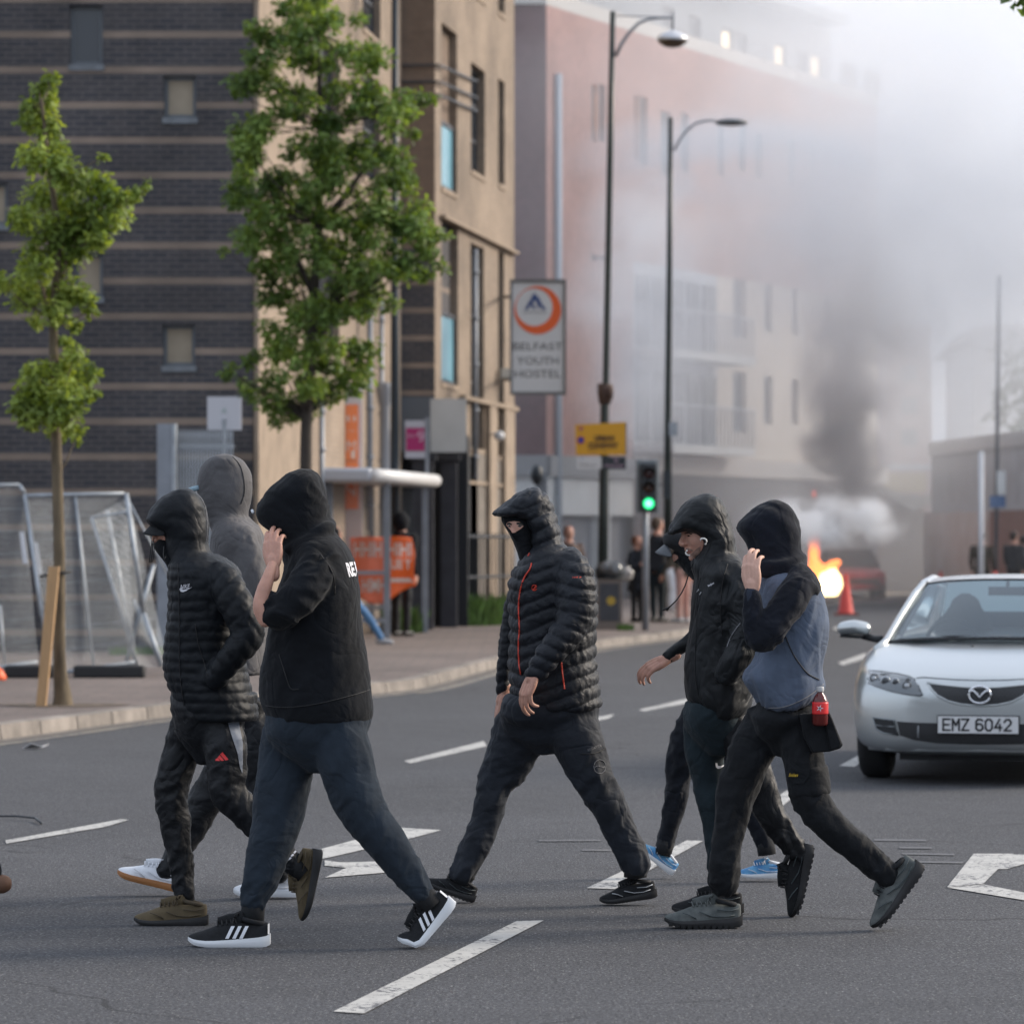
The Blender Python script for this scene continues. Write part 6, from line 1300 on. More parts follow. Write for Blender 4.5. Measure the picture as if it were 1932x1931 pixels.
for (x0, x1, y0, y1, lab) in ((480, 935, 1338, 1402, 'black rubber fence foot under the leaning panel'), (35, 345, 1392, 1455, 'black rubber fence foot left of the tree stake')):
    a, b_ = P(*q3(x0, y1), Zf - .3), P(*q3(x1, y0), Zf - .3); mb = MB(); mb.box((a.x, Zf - .45, .117), (b_.x, Zf - .2, .117 + .13)); o = mb.build('rubber_block', BLK_RUB, None, 'auto'); bv = o.modifiers.new('b', 'BEVEL'); bv.width = .02; bv.segments = 2; tag(o, lab, 'fence foot', 'rubber feet of the fence panels')
for (x0, y0, x1, y1, lab) in ((125, 462, 180, 665, 'white plastic fence clip sheet hanging on the left panel'), (215, 528, 270, 735, 'white plastic sheet beside the tree stake')):
    mb = MB(); mb.prism([P(*q3(x0, y0), Zf - .06), P(*q3(x0 + 28, y0), Zf - .06), P(*q3(x1, y1), Zf - .06), P(*q3(x1 - 32, y1), Zf - .06)], (0, .02, 0)); tag(mb.build('notice_sheet', mat('white_plastic', (.62, .63, .66), .5)), lab, 'notice')
mb = MB(); c_ = P(2, 1283, 41.5); mb.lathe((c_.x - .05, 41.5, .117), [(.10, 0), (.11, .03), (.08, .09), (.03, .14)], 14); tag(mb.build('orange_marker', mat('orange_plastic', (.75, .12, .03), .5), None, True), 'orange plastic marker on the pavement at the left edge', 'marker')
Zg = 51.2; gt = empty('palisade_gate', (P(370, 0, Zg).x, Zg, .117), 'grey steel gate of narrow upright bars against the dark wall', 'gate')
mb = MB(); a = P(300, 0, Zg).x; mb.box((a, Zg - .3, .117), (P(328, 0, Zg).x, Zg, zv(800, Zg))); mb.build('gate_post', METAL_G, gt); mb = MB(); mb.box((P(328.5, 0, Zg).x, Zg - .32, .117), (P(335, 0, Zg).x, Zg, zv(800, Zg))); mb.build('post_edge', GALV, gt)
nb = 19; x0, x1 = P(337, 0, Zg).x, P(442, 0, Zg).x
bar = MB(); w = (x1 - x0) / nb; bar.hexa([(0, 0, .2), (w * .62, 0, .2), (w * .62, .012, .2), (0, .012, .2), (0, 0, zv(816, Zg)), (w * .62, 0, zv(816, Zg)), (w * .62, .012, zv(816, Zg)), (0, .012, zv(816, Zg))]); bar.add([(0, .001, zv(816, Zg)), (w * .62, .001, zv(816, Zg)), (w * .31, .001, zv(808, Zg))], [(0, 1, 2)])
b0 = bar.build('gate_bar', GALV, gt, local=True)
b0.location = (x0 - gt.location.x, -.05, -gt.location.z)
for i in range(1, nb): c = b0.copy(); scn.collection.objects.link(c); c.parent = gt; c.location = (x0 - gt.location.x + w * i, -.05, -gt.location.z)
mb = MB()
for v in (845, 985): mb.box((x0, Zg - .03, zv(v, Zg)), (x1, Zg, zv(v - 7, Zg)))
mb.build('gate_rail', GALV, gt)
# railings by the piers
Zr = 69.5; rl = empty('railing', (P(915, 0, Zr).x, Zr, .117), 'dark iron railing between hostel piers, weeds at its foot', 'railing')
mb = MB(); xr0, xr1 = P(878, 0, 68.5).x, P(968, 0, 72).x
for z in (zv(1012, Zr), zv(1088, Zr)): mb.tube([(xr0, 68.5, z), (xr1, 72, z)], .025, n=8)
for i in range(13): s = i / 12; mb.tube([(xr0 + (xr1 - xr0) * s, 68.5 + 3.5 * s, .117), (xr0 + (xr1 - xr0) * s, 68.5 + 3.5 * s, zv(1005, Zr))], .018, n=6)
mb.build('bars', METAL_D, rl)
def blades(name, spots, label, cat, m_, hgt=.25, n_=60):
    mb = MB()
    for (x, y, r) in spots:
        for _ in range(n_):
            a = random.uniform(0, 6.283); d = r * random.random() ** .5; bx, by = x + d * math.cos(a), y + d * math.sin(a); h_ = hgt * random.uniform(.4, 1.1); lx, ly = random.uniform(-.4, .4) * h_, random.uniform(-.4, .4) * h_; w = random.uniform(.012, .03)
            mb.add([(bx - w, by, .11), (bx + w, by, .11), (bx + lx * .5 + w, by + ly * .5, .11 + h_ * .6), (bx + lx, by + ly, .11 + h_), (bx + lx * .5 - w, by + ly * .5, .11 + h_ * .6)], [(0, 1, 2, 3, 4)])
    return tag(mb.build(name, m_), label, cat, kind='stuff')
WEED = mat('weed_green', (.085, .15, .030), .8, var=.4, vscale=5, island=.3)
blades('weeds', [(P(u, 0, z).x, z, r) for u, z, r in ((890, 68, .3), (905, 68.2, .3), (925, 68.6, .25), (945, 69.5, .2))], 'tall weeds at the foot of the railing', 'weeds', WEED, .55, 110)
blades('weeds', [(P(u, 0, z).x, z, r) for u, z, r in ((745, 62.3, .2), (760, 62.6, .25), (775, 63, .2))], 'weeds under the bus shelter post', 'weeds', WEED, .45, 60)
blades('grass', [(P(1180, 0, 64.6).x, 64.6, .12), (P(240, 0, 50.5).x, 50.8, .3), (P(300, 0, 50.5).x, 50.8, .25)], 'grass tufts by the bin and along the wall foot', 'grass', WEED, .12, 60)

# ============================================================ trees
def leafy(name, label, trunk, clumps, Z, leaf, per, mleaf, depth, extra_branches=(), trunk_m=None, shape=1.0):
    root = empty(name, Vector((trunk[0][0].x, trunk[0][0].y, trunk[0][0].z)), label, 'tree', 'young street trees' if name == 'street_tree' else None)
    pcs = [chain(trunk, n=12, sub=3)] + [chain(b_, n=8, sub=3) for b_ in extra_branches]
    mb = MB()
    for V_, F_ in pcs: mb.add(V_, F_)
    mb.build('trunk', trunk_m, root, True)
    V, Fc = [], []; r_ = random.Random(hash(name + label) & 0xffff if False else len(label))
    base = [(0, 0), (.30, .18), (.55, .06), (.62, .26), (1, 0), (.62, -.26), (.55, -.06), (.30, -.18)]
    tw = MB()
    for (u, v, r) in clumps:
        k = Z / F; c0 = P(u, v, Z); dz = r_.uniform(-1, 1) * depth * .8; R0 = r * k; c0 = c0 + Vector((0, dz, 0))
        if (trunk[0][0] - Vector((c0.x, c0.y, 0))).length > 3.2: trunk_ = [b_[2] for b_ in extra_branches] or trunk
        else: trunk_ = trunk
        j = min(range(len(trunk_)), key=lambda i: (trunk_[i][0] - c0).length + max(0, trunk_[i][0].z - c0.z) * 2); tw.tube([trunk_[j][0], trunk_[j][0].lerp(c0, .5) + Vector((0, 0, -.05)), c0], [.009, .007, .004], n=5)
        m = int(per * (r / 40.0) ** 2 * r_.uniform(.8, 1.2)) + 6
        for _ in range(m):
            d = Vector((r_.gauss(0, 1), r_.gauss(0, 1), r_.gauss(0, 1))).normalized() * (R0 * r_.random() ** .42)
            p = c0 + Vector((d.x, d.y * 1.0, d.z * .9)); s = leaf * r_.uniform(.65, 1.2)
            ax = Vector((r_.gauss(0, 1), r_.gauss(0, 1), r_.gauss(-.5, .7))).normalized(); nr = (d.normalized() * .8 + Vector((r_.gauss(0, .6), r_.gauss(0, .6), .9))).normalized(); sd = ax.cross(nr)
            if sd.length < .1: continue
            sd.normalize(); nr = sd.cross(ax).normalized(); b0_ = len(V); cup = r_.uniform(-.2, .25)
            V += [p + ax * (x_ * s) + sd * (y_ * s * 1.35) + nr * (abs(y_) * cup * s) for x_, y_ in base]; Fc.append(tuple(range(b0_, b0_ + 8)))
    tw.build('branches', trunk_m, root, True)
    link('crown', V, Fc, mleaf, root, False); return root
def leafmat(name, c1, c2):
    m = mat(name, c1, .55, col2=c2, vscale=1.6, island=.38, detail=3, spec=.35); nn, ll = nodes_of(m); b_ = bsdf(m); o_ = nn['Material Output']
    tl = nn.new('ShaderNodeBsdfTranslucent'); mx_ = nn.new('ShaderNodeMixShader'); mx_.inputs[0].default_value = .42
    src = b_.inputs['Base Color'].links[0].from_socket; v = nn.new('ShaderNodeVectorMath'); v.operation = 'MULTIPLY'; v.inputs[1].default_value = (1.5, 1.35, .5); ll.new(src, v.inputs[0]); ll.new(v.outputs[0], tl.inputs['Color'])
    ll.new(b_.outputs[0], mx_.inputs[1]); ll.new(tl.outputs[0], mx_.inputs[2]); ll.new(mx_.outputs[0], o_.inputs['Surface']); return m
BARK = mat('mottled_bark', (.115, .088, .055), .9, var=.45, vscale=9, bump=.008, bscale=25, stretch=(1, 1, .35)); BARK_D = mat('dark_bark', (.040, .032, .026), .9, var=.3, vscale=9)
LEAF1 = leafmat('yellow_green_leaves', (.100, .160, .030), (.310, .390, .095)); LEAF2 = leafmat('mid_green_leaves', (.058, .112, .030), (.200, .290, .075))
Zt1 = 35.1
def tp(u, v, r, Z, dz=0): return (P(u, v, Z + dz), r * Z / F)
tr1 = [(Vector((P(118, 0, Zt1).x, Zt1, .10)), .10), tp(118, 1310, 17, Zt1), tp(112, 1240, 12, Zt1), tp(112, 1060, 11, Zt1), tp(108, 900, 10.5, Zt1), tp(104, 760, 9.5, Zt1), tp(101, 600, 8.5, Zt1), tp(110, 460, 7, Zt1), tp(95, 330, 5, Zt1), tp(78, 190, 3, Zt1)]
cl1 = [(92, 145, 18), (68, 160, 14), (80, 180, 30), (62, 215, 34), (90, 235, 28), (50, 190, 14), (95, 275, 34), (70, 300, 36), (120, 320, 36), (150, 345, 36), (185, 345, 30), (60, 360, 34), (100, 370, 44), (215, 375, 30), (238, 370, 20), (262, 358, 14), (278, 348, 9), (205, 300, 12), (150, 400, 44), (195, 410, 40), (220, 400, 22),
       (100, 430, 44), (50, 415, 30), (30, 405, 20), (150, 450, 42), (190, 455, 26), (120, 480, 40), (60, 470, 26), (75, 510, 34), (35, 525, 32), (8, 535, 26), (50, 560, 32), (90, 550, 36), (130, 545, 34), (160, 560, 24), (170, 585, 12), (110, 590, 30), (140, 610, 16), (65, 600, 18),
       (120, 640, 16), (145, 665, 22), (110, 690, 32), (150, 700, 30), (70, 700, 26), (55, 735, 34), (95, 740, 44), (140, 745, 40), (175, 745, 16), (40, 765, 24), (80, 780, 36), (125, 785, 36), (60, 790, 24), (140, 815, 18), (105, 815, 20)]
st1 = leafy('street_tree', 'slim staked street tree at the left with tiered yellow-green foliage', tr1, cl1, Zt1, .078, 260, LEAF1, .45, [[tp(104, 640, 5, Zt1), tp(85, 560, 4, Zt1, .1), tp(70, 500, 3, Zt1, .2)], [tp(104, 560, 5, Zt1), tp(140, 460, 4, Zt1), tp(190, 400, 3, Zt1)]], BARK)
mb = MB(); mb.hexa([(P(u, 0, Zt1 - .2).x, y, z) for z, us in ((.08, (68, 86)), (zv(1068, Zt1), (92, 112))) for u, y in ((us[0], Zt1 - .24), (us[1], Zt1 - .24), (us[1], Zt1 - .15), (us[0], Zt1 - .15))]); tag(mb.build('tree_stake', mat('sawn_timber', (.42, .26, .13), .8, var=.15, vscale=6, stretch=(6, 6, .6))), 'leaning timber stake strapped to the slim tree', 'stake')
mb = MB(); c_ = P(106, 1082, Zt1 - .06); mb.tube([c_ + Vector((.13 * math.cos(t), .11 * math.sin(t), .02 * math.cos(t))) for t in np.linspace(0, 6.283, 17)[:-1]], (.014), n=6, closed=True); tag(mb.build('tree_tie', BLK_RUB, None, True), 'black rubber strap joining stake and slim tree', 'strap')
mb = MB(); V = []
for i in range(20): t = i * .314; V.append((P(118, 0, Zt1).x + (.55 + .08 * math.sin(3 * t)) * math.cos(t), Zt1 + .45 * math.sin(t), .122))
mb.add(V, [tuple(range(20))]); tag(mb.build('soil', mat('bare_soil', (.10, .075, .055), .95, var=.4, vscale=12)), kind='structure')
Zt2 = 45.0
rows = [(0, 560, 620), (30, 520, 690), (70, 480, 715), (120, 460, 722), (170, 455, 720), (220, 445, 730), (270, 445, 740), (320, 440, 760), (360, 440, 775), (400, 450, 800), (440, 450, 825), (480, 470, 832), (520, 495, 812), (560, 490, 745), (600, 505, 700), (640, 510, 700), (680, 500, 690), (715, 505, 670), (745, 515, 620), (775, 515, 590)]
cl2 = []; r_ = random.Random(11)
for v, a, b_ in rows:
    m = max(3, int((b_ - a) / 25))
    for i in range(m):
        u = a + (b_ - a) * (i + r_.uniform(.15, .85)) / m; cl2.append((u, v + r_.uniform(-20, 20), r_.uniform(18, 34)))
cl2 += [(765, 185, 26), (795, 178, 20), (815, 185, 9), (750, 210, 28), (740, 240, 30), (770, 215, 20), (775, 240, 14), (430, 705, 14), (450, 720, 18), (470, 740, 20), (440, 690, 10), (470, 680, 12), (500, 760, 18), (520, 795, 14), (480, 665, 14), (840, 440, 10), (835, 500, 12), (475, 95, 9), (450, 180, 10), (438, 385, 12), (425, 470, 8)]
tr2 = [(Vector((P(578, 0, Zt2).x, Zt2, .10)), .085), tp(578, 1100, 12, Zt2), tp(577, 880, 11.5, Zt2), tp(579, 780, 10.5, Zt2), tp(590, 600, 9.5, Zt2), tp(600, 420, 8, Zt2), tp(604, 240, 6, Zt2), tp(600, 60, 3.5, Zt2)]
br2 = [[tp(585, 690, 6, Zt2), tp(640, 560, 5, Zt2), tp(700, 440, 3.5, Zt2)], [tp(592, 560, 6, Zt2), tp(540, 440, 4.5, Zt2), tp(500, 330, 3, Zt2)], [tp(600, 440, 5, Zt2), tp(680, 330, 4, Zt2), tp(760, 210, 2.5, Zt2)], [tp(578, 790, 5, Zt2), tp(530, 760, 4, Zt2), tp(450, 710, 2.5, Zt2)]]
leafy('street_tree', 'taller dense green street tree in front of the hostel corner', tr2, cl2, Zt2, .090, 250, LEAF2, .9, br2, BARK_D)
# overhanging twig at the upper right corner: tree standing out of view to the right
Zo = 12.0; tro = [(Vector((6.2, 13.5, 0)), .20), (Vector((6.1, 13.4, 2.5)), .16), (Vector((6.0, 13.2, 4.4)), .12), (Vector((5.9, 13.0, 6.5)), .07)]
ot = leafy('roadside_tree', 'near tree out of view, one leafy twig dipping into the upper right corner', tro, [(1935, 2, 16), (1915, -6, 12), (1980, -20, 60), (2060, -60, 120), (2100, -200, 160)], Zo, .07, 16, LEAF2, .12, [[(Vector((6.0, 13.3, 4.0)), .06), (Vector((4.2, 12.8, 4.3)), .035), (Vector((2.5, 12.3, 3.7)), .018), (P(1930, -12, Zo), .005)]], BARK_D)
# ============================================================ silver saloon car, built in its own space: x across, y from nose to tail, z up
SILVER = mat('silver_car_paint', (.50, .525, .525), .28, metal=.75, coat=.8, var=.02, vscale=300)
CARB = mat('black_car_plastic', (.012, .013, .015), .55); CHROME = mat('chrome', (.75, .76, .78), .12, metal=1.0); TYRE = mat('tyre_rubber', (.014, .014, .015), .85, bump=.003, bscale=60)
car = empty('silver_car', (2.99, 25.4, 0), 'silver saloon car facing the camera with its number plate in view', 'car', rz=R(-12.2))
st = [(-.000, .42, .575, .565, .30), (.012, .50, .625, .60, .26), (.045, .60, .665, .63, .215), (.10, .70, .695, .655, .195), (.19, .785, .722, .68, .19), (.33, .850, .760, .71, .19), (.55, .890, .805, .755, .19), (.85, .915, .850, .81, .19), (1.15, .920, .895, .85, .19),
      (1.5, .920, .915, .875, .19), (2.2, .920, .925, .89, .18), (3.0, .920, .935, .90, .18), (3.6, .915, .945, .91, .19), (4.1, .895, .945, .905, .21), (4.4, .85, .93, .88, .24), (4.58, .78, .90, .84, .28), (4.66, .66, .80, .74, .33)]
V, Fc = [], []; prof = []
for (y, w, zt, zs, zb) in st:
    h = zs - zb
    half = [(0, zb), (w * .60, zb), (w * .93, zb + .02), (w * .985, zb + h * .22), (w * 1.0, zb + h * .48), (w * .995, zb + h * .74), (w * .965, zb + h * .93), (w * .90, zs + (zt - zs) * .35), (w * .72, zs + (zt - zs) * .80), (w * .40, zt + .006), (0, zt + .012)]
    ring = [(x, z) for x, z in half] + [(-x, z) for x, z in half[-2:0:-1]]
    V += [(x, y, z) for x, z in ring]
nr = len(V) // len(st)
for i in range(len(st) - 1):
    for j in range(nr): Fc.append((i * nr + j, i * nr + (j + 1) % nr, (i + 1) * nr + (j + 1) % nr, (i + 1) * nr + j))
Fc.append(tuple(range(nr - 1, -1, -1))); Fc.append(tuple((len(st) - 1) * nr + j for j in range(nr)))
tmp = link('tmpcar', V, Fc, SILVER, None, True); sb = tmp.modifiers.new('s', 'SUBSURF'); sb.levels = 2
cut = MB()
for y in (.90, 3.58):
    for sg in (-1, 1): cut.lathe((sg * .62, y, .30), [(.335, 0), (.335, .6)], 36, axis=(sg, 0, 0))
cu_ = cut.build('tmpcut', SILVER); bo = tmp.modifiers.new('b', 'BOOLEAN'); bo.object = cu_; bo.operation = 'DIFFERENCE'; bo.solver = 'EXACT'
bpy.context.view_layer.update(); m2 = bpy.data.meshes.new_from_object(tmp.evaluated_get(bpy.context.evaluated_depsgraph_get()))
cV = [tuple(v.co) for v in m2.vertices]; cF = [tuple(p_.vertices) for p_ in m2.polygons]
bpy.data.objects.remove(tmp); bpy.data.objects.remove(cu_)
body = link('car_body', cV, cF, SILVER, car, 'auto', local=True)
CB = BVHTree.FromPolygons(cV, cF)
def fit(x, z, off): h_ = CB.ray_cast(Vector((x, -2, z)), Vector((0, 1, 0))); return (Vector((x, h_[0].y - off, z)) if h_[0] is not None else Vector((x, .3, z)))
def cpatch(name, poly, m_, off=.004, step=.03, par=None, mirror=False, smooth=True):
    from mathutils.geometry import delaunay_2d_cdt
    base = []
    if mirror: poly = [(-x, z) for x, z in poly]
    for i in range(len(poly)):
        (x1, y1), (x2, y2) = poly[i], poly[(i + 1) % len(poly)]; m = max(1, int(math.hypot(x2 - x1, y2 - y1) / step))
        base += [(x1 + (x2 - x1) * j / m, y1 + (y2 - y1) * j / m) for j in range(m)]
    nb = len(base); g = []
    xs_ = [p_[0] for p_ in poly]; zs_ = [p_[1] for p_ in poly]
    def ins(u, v):
        r = False
        for i in range(len(poly)):
            (x1, y1), (x2, y2) = poly[i], poly[(i + 1) % len(poly)]
            if (y1 > v) != (y2 > v) and u < (x2 - x1) * (v - y1) / (y2 - y1) + x1: r = not r
        return r
    z = min(zs_) + step / 2
    while z < max(zs_):
        x = min(xs_) + step / 2
        while x < max(xs_):
            if ins(x, z) and min((x - a) ** 2 + (z - c) ** 2 for a, c in base) > (step * .45) ** 2: g.append((x, z))
            x += step
        z += step
    r = delaunay_2d_cdt([Vector(p_) for p_ in base + g], [(i, (i + 1) % nb) for i in range(nb)], [list(range(nb))], 1, 1e-5)
    o = link(name, [fit(p_.x, p_.y, off) for p_ in r[0]], [tuple(f) for f in r[2]], m_, par or car, smooth, local=True)
    if o.data.polygons[0].normal.y > 0: o.data.flip_normals()
    return o
def gx(x): return (x - 1195) * .000864
def gz(y): return 1.57 - ((1018.9 + .254 * y) - 1020) * 25.5 / F
HLG = mat('headlight_glass', (.075, .09, .10), .08, spec=.9, coat=1.0); HLR = mat('headlight_reflector', (.42, .44, .46), .2, metal=.5); HLD = mat('headlight_dark', (.05, .055, .06), .3)
hl = [(320, 985), (430, 988), (560, 1000), (650, 1015), (700, 1035), (735, 1080), (768, 1140), (745, 1152), (640, 1142), (520, 1122), (400, 1090), (345, 1075), (325, 1040)]
for mir in (False, True):
    g_ = cpatch('headlight', [(gx(x) if not mir else gx(x), gz(y)) for x, y in hl], HLG, .006, mirror=mir)
    cpatch('headlight_seal', [(gx(x + (x - 540) * .035), gz(y + (y - 1065) * .10)) for x, y in hl], CARB, .0035, mirror=mir, par=g_)
    for (x, y, r, mm) in ((480, 1050, .034, HLD), (560, 1055, .028, HLD), (650, 1082, .030, HLR), (385, 1035, .030, HLR)):
        sx_ = gx(x) * (-1 if mir else 1); c_ = fit(sx_, gz(y), .008)
        mb = MB(); mb.lathe(c_, [(r, 0), (r * .96, .004), (r * .8, .006)], 20, axis=(0, -1, 0)); mb.build('lamp_bezel', HLR if mm is HLD else HLD, g_, True, local=True)
        mb = MB(); mb.lathe(c_ - Vector((0, .006, 0)), [(r * .72, 0), (r * .5, .006), (r * .1, .008)], 18, axis=(0, -1, 0)); mb.build('lamp_bulb', mm, g_, True, local=True)
# grille, emblem, intakes, plate
gr = [(820, 1068), (1195, 1098), (1570, 1068), (1540, 1120), (1480, 1165), (1400, 1195), (1300, 1214), (1195, 1220), (1090, 1214), (990, 1195), (910, 1165), (850, 1120)]
GRM = mat('grille_mesh', (.02, .021, .024), .4); nn, ll = nodes_of(GRM); t_ = nn.new('ShaderNodeTexCoord'); sx = nn.new('ShaderNodeSeparateXYZ'); ll.new(t_.outputs['Object'], sx.inputs[0]); cb2 = nn.new('ShaderNodeCombineXYZ'); ll.new(sx.outputs[0], cb2.inputs[0]); ll.new(sx.outputs[2], cb2.inputs[1])
bk = nn.new('ShaderNodeTexBrick'); ll.new(cb2.outputs[0], bk.inputs['Vector']); bk.inputs['Scale'].default_value = 1; bk.inputs['Brick Width'].default_value = .026; bk.inputs['Row Height'].default_value = .015; bk.inputs['Mortar Size'].default_value = .0022
bk.inputs['Color1'].default_value = bk.inputs['Color2'].default_value = (.006, .006, .007, 1); bk.inputs['Mortar'].default_value = (.035, .037, .04, 1); ll.new(bk.outputs['Color'], bsdf(GRM).inputs['Base Color'])
grille = cpatch('grille', [(gx(x), gz(y)) for x, y in gr], GRM, .004)
mb = MB(); mb.tube([fit(gx(x), gz(y), .004) for x, y in ((800, 1058), (830, 1100), (880, 1150), (960, 1192), (1060, 1215), (1195, 1224), (1330, 1215), (1430, 1192), (1510, 1150), (1560, 1100), (1590, 1058))], .006, n=8); mb.tube([fit(gx(x), gz(y), .004) for x, y in ((800, 1058), (930, 1074), (1060, 1086), (1195, 1092), (1330, 1086), (1460, 1074), (1590, 1058))], .0075, n=8); mb.build('grille_surround', SILVER, grille, True, local=True)
c_ = fit(0, gz(1142), .022); mb = MB()
mb.tube([c_ + Vector((.070 * math.cos(t), 0, .054 * math.sin(t))) for t in np.linspace(0, 6.2832, 37)[:-1]], .0085, n=8, closed=True)
mb.tube([c_ + Vector(q) for q in ((-.062, 0, .022), (-.040, -.003, .026), (-.018, -.004, .006), (0, -.005, -.018), (.018, -.004, .006), (.040, -.003, .026), (.062, 0, .022))], .0075, n=8); mb.build('emblem', CHROME, grille, True, local=True)
lo = [(575, 1345), (700, 1352), (870, 1355), (1520, 1355), (1690, 1352), (1815, 1345), (1800, 1440), (1700, 1480), (1520, 1505), (1195, 1512), (870, 1505), (700, 1482), (600, 1450)]
cpatch('lower_intake', [(gx(x), gz(y)) for x, y in lo], GRM, .004)
for mir in (False, True):
    v_ = cpatch('fog_recess', [(gx(x), gz(y)) for x, y in ((388, 1325), (548, 1338), (580, 1445), (470, 1432), (415, 1405))], CARB, .005, mirror=mir)
    mb = MB(); sgn = -1 if mir else 1
    mb.tube([fit(gx(x) * sgn, gz(y), .007) for x, y in ((385, 1322), (470, 1330), (555, 1336), (588, 1450), (470, 1436), (412, 1408), (385, 1322))], .005, n=6); mb.tube([fit(gx(x) * sgn, gz(y), .007) for x, y in ((405, 1378), (560, 1386))], .004, n=6); mb.build('fog_trim', mat('dark_silver_trim', (.22, .24, .25), .4), v_, True, local=True)
    mb = MB(); mb.tube([fit(gx(738) * sgn, gz(y), .008) for y in (1375, 1420, 1465)], .006, n=6); mb.build('intake_strut', mat('grey_strut', (.2, .21, .22), .5), v_, True, local=True)
# shut lines
SH = CARB
for mir in (1, -1):
    mb = MB(); mb.tube([fit(gx(x) * mir, gz(y), .0015) for x, y in ((1195, 1038), (1000, 1034), (860, 1026), (760, 1020), (712, 1026))], .0035, n=5); mb.build('bonnet_line', SH, body, True, local=True)
pc_ = fit(gx(1185), gz(1363), .03); plate = MB(); plate.box((pc_.x - .262, pc_.y - .004, pc_.z - .060), (pc_.x + .262, pc_.y + .02, pc_.z + .060))
pl = plate.build('number_plate', CARB, car, local=True); mb = MB(); mb.box((pc_.x - .256, pc_.y - .007, pc_.z - .054), (pc_.x + .256, pc_.y - .0045, pc_.z + .054)); mb.build('plate_face', mat('white_plate', (.62, .62, .62), .4), pl, local=True)
PLK = mat('plate_black', (.012, .012, .014), .5)
GL = {'E': [[(1, 0), (0, 0), (0, 2), (1, 2)], [(0, 1), (.85, 1)]], 'M': [[(0, 0), (0, 2), (.5, .9), (1, 2), (1, 0)]], 'Z': [[(0, 2), (1, 2), (0, 0), (1, 0)]], '6': [[(.95, 1.8), (.7, 2), (.3, 2), (0, 1.6), (0, .35), (.3, 0), (.7, 0), (1, .35), (1, .8), (.7, 1.15), (.3, 1.15), (0, .85)]],
      '0': [[(.3, 0), (0, .4), (0, 1.6), (.3, 2), (.7, 2), (1, 1.6), (1, .4), (.7, 0), (.3, 0)]], '4': [[(1, .55), (0, .55), (.7, 2)], [(.75, 1.1), (.75, 0)]], '2': [[(0, 1.55), (.3, 2), (.7, 2), (1, 1.6), (.95, 1.2), (0, 0), (1, 0)]]}
xq = pc_.x - .222
for ch in 'EMZ 6042':
    if ch == ' ': xq += .030; continue
    mb = MB()
    for ln in GL[ch]:
        pts = [Vector((xq + a * .041, pc_.y - .009, pc_.z - .035 + b_ * .035)) for a, b_ in ln]
        mb.tube(pts, [(.0068, .0012)] * len(pts), n=6, side=(0, 1, 0)) if False else None
        for p0, p1 in zip(pts, pts[1:]):
            d = (p1 - p0).normalized(); q = Vector((-d.z, 0, d.x)) * .0062; e = d * .0062
            mb.prism([p0 - e + q, p1 + e + q, p1 + e - q, p0 - e - q], (0, .0015, 0))
    mb.build('plate_letter', PLK, pl, local=True); xq += .060
mb = MB(); mb.box((-.55, .3, .15), (.55, 4.3, .21)); mb.build('underside', CARB, car, local=True)
mb = MB(); mb.tube([fit(x, .235, -.012) for x in (-.74, -.6, -.4, 0, .4, .6, .74)], [(.012, .02)] * 7, n=8); mb.build('bumper_lip', SILVER, car, True, local=True)
# cabin: pillars, roof, glass, inside
def roofpt(x, y, z): return Vector((x, y, z))
wsb = [(-.735, 1.30, .885), (-.55, 1.14, .905), (-.28, 1.06, .915), (0, 1.04, .918), (.28, 1.06, .915), (.55, 1.14, .905), (.735, 1.30, .885)]
wst = [(-.575, 2.18, 1.275), (-.42, 2.08, 1.295), (-.21, 2.03, 1.305), (0, 2.02, 1.308), (.21, 2.03, 1.305), (.42, 2.08, 1.295), (.575, 2.18, 1.275)]
rwt = [(-.55, 3.25, 1.265), (-.3, 3.32, 1.285), (0, 3.34, 1.29), (.3, 3.32, 1.285), (.55, 3.25, 1.265)]; rwb = [(-.66, 3.98, .955), (-.35, 4.08, .965), (0, 4.1, .968), (.35, 4.08, .965), (.66, 3.98, .955)]
CG = bpy.data.materials.new('car_glass'); CG.use_nodes = True; n, l = nodes_of(CG); n.clear(); o_ = n.new('ShaderNodeOutputMaterial'); mxs = n.new('ShaderNodeMixShader'); tr_ = n.new('ShaderNodeBsdfTransparent'); tr_.inputs[0].default_value = (.72, .80, .80, 1); gl = n.new('ShaderNodeBsdfGlossy'); gl.inputs['Roughness'].default_value = .06; gl.inputs['Color'].default_value = (.75, .82, .86, 1)
fr_ = n.new('ShaderNodeFresnel'); fr_.inputs['IOR'].default_value = 2.0; l.new(fr_.outputs[0], mxs.inputs[0]); l.new(tr_.outputs[0], mxs.inputs[1]); l.new(gl.outputs[0], mxs.inputs[2]); l.new(mxs.outputs[0], o_.inputs['Surface'])
def sheet(name, rowA, rowB, m_, par, k=6, bulge=0.0):
    A_ = crom(np.array(rowA, float), np.linspace(0, len(rowA) - 1, 25)); B_ = crom(np.array(rowB, float), np.linspace(0, len(rowB) - 1, 25)); V = []
    for j in range(k + 1):
        t = j / k; q = A_ * (1 - t) + B_ * t; q[:, 2] += bulge * math.sin(math.pi * t); V += [tuple(p_) for p_ in q]
    F_ = [(j * 25 + i, j * 25 + i + 1, (j + 1) * 25 + i + 1, (j + 1) * 25 + i) for j in range(k) for i in range(24)]; o = link(name, V, F_, m_, par, True, local=True)
    if sum(p_.normal.z for p_ in o.data.polygons) < 0: o.data.flip_normals()
    return o
sheet('windscreen', wsb, wst, CG, car, bulge=.02)
sheet('rear_window', rwt, rwb, CG, car, bulge=.01)
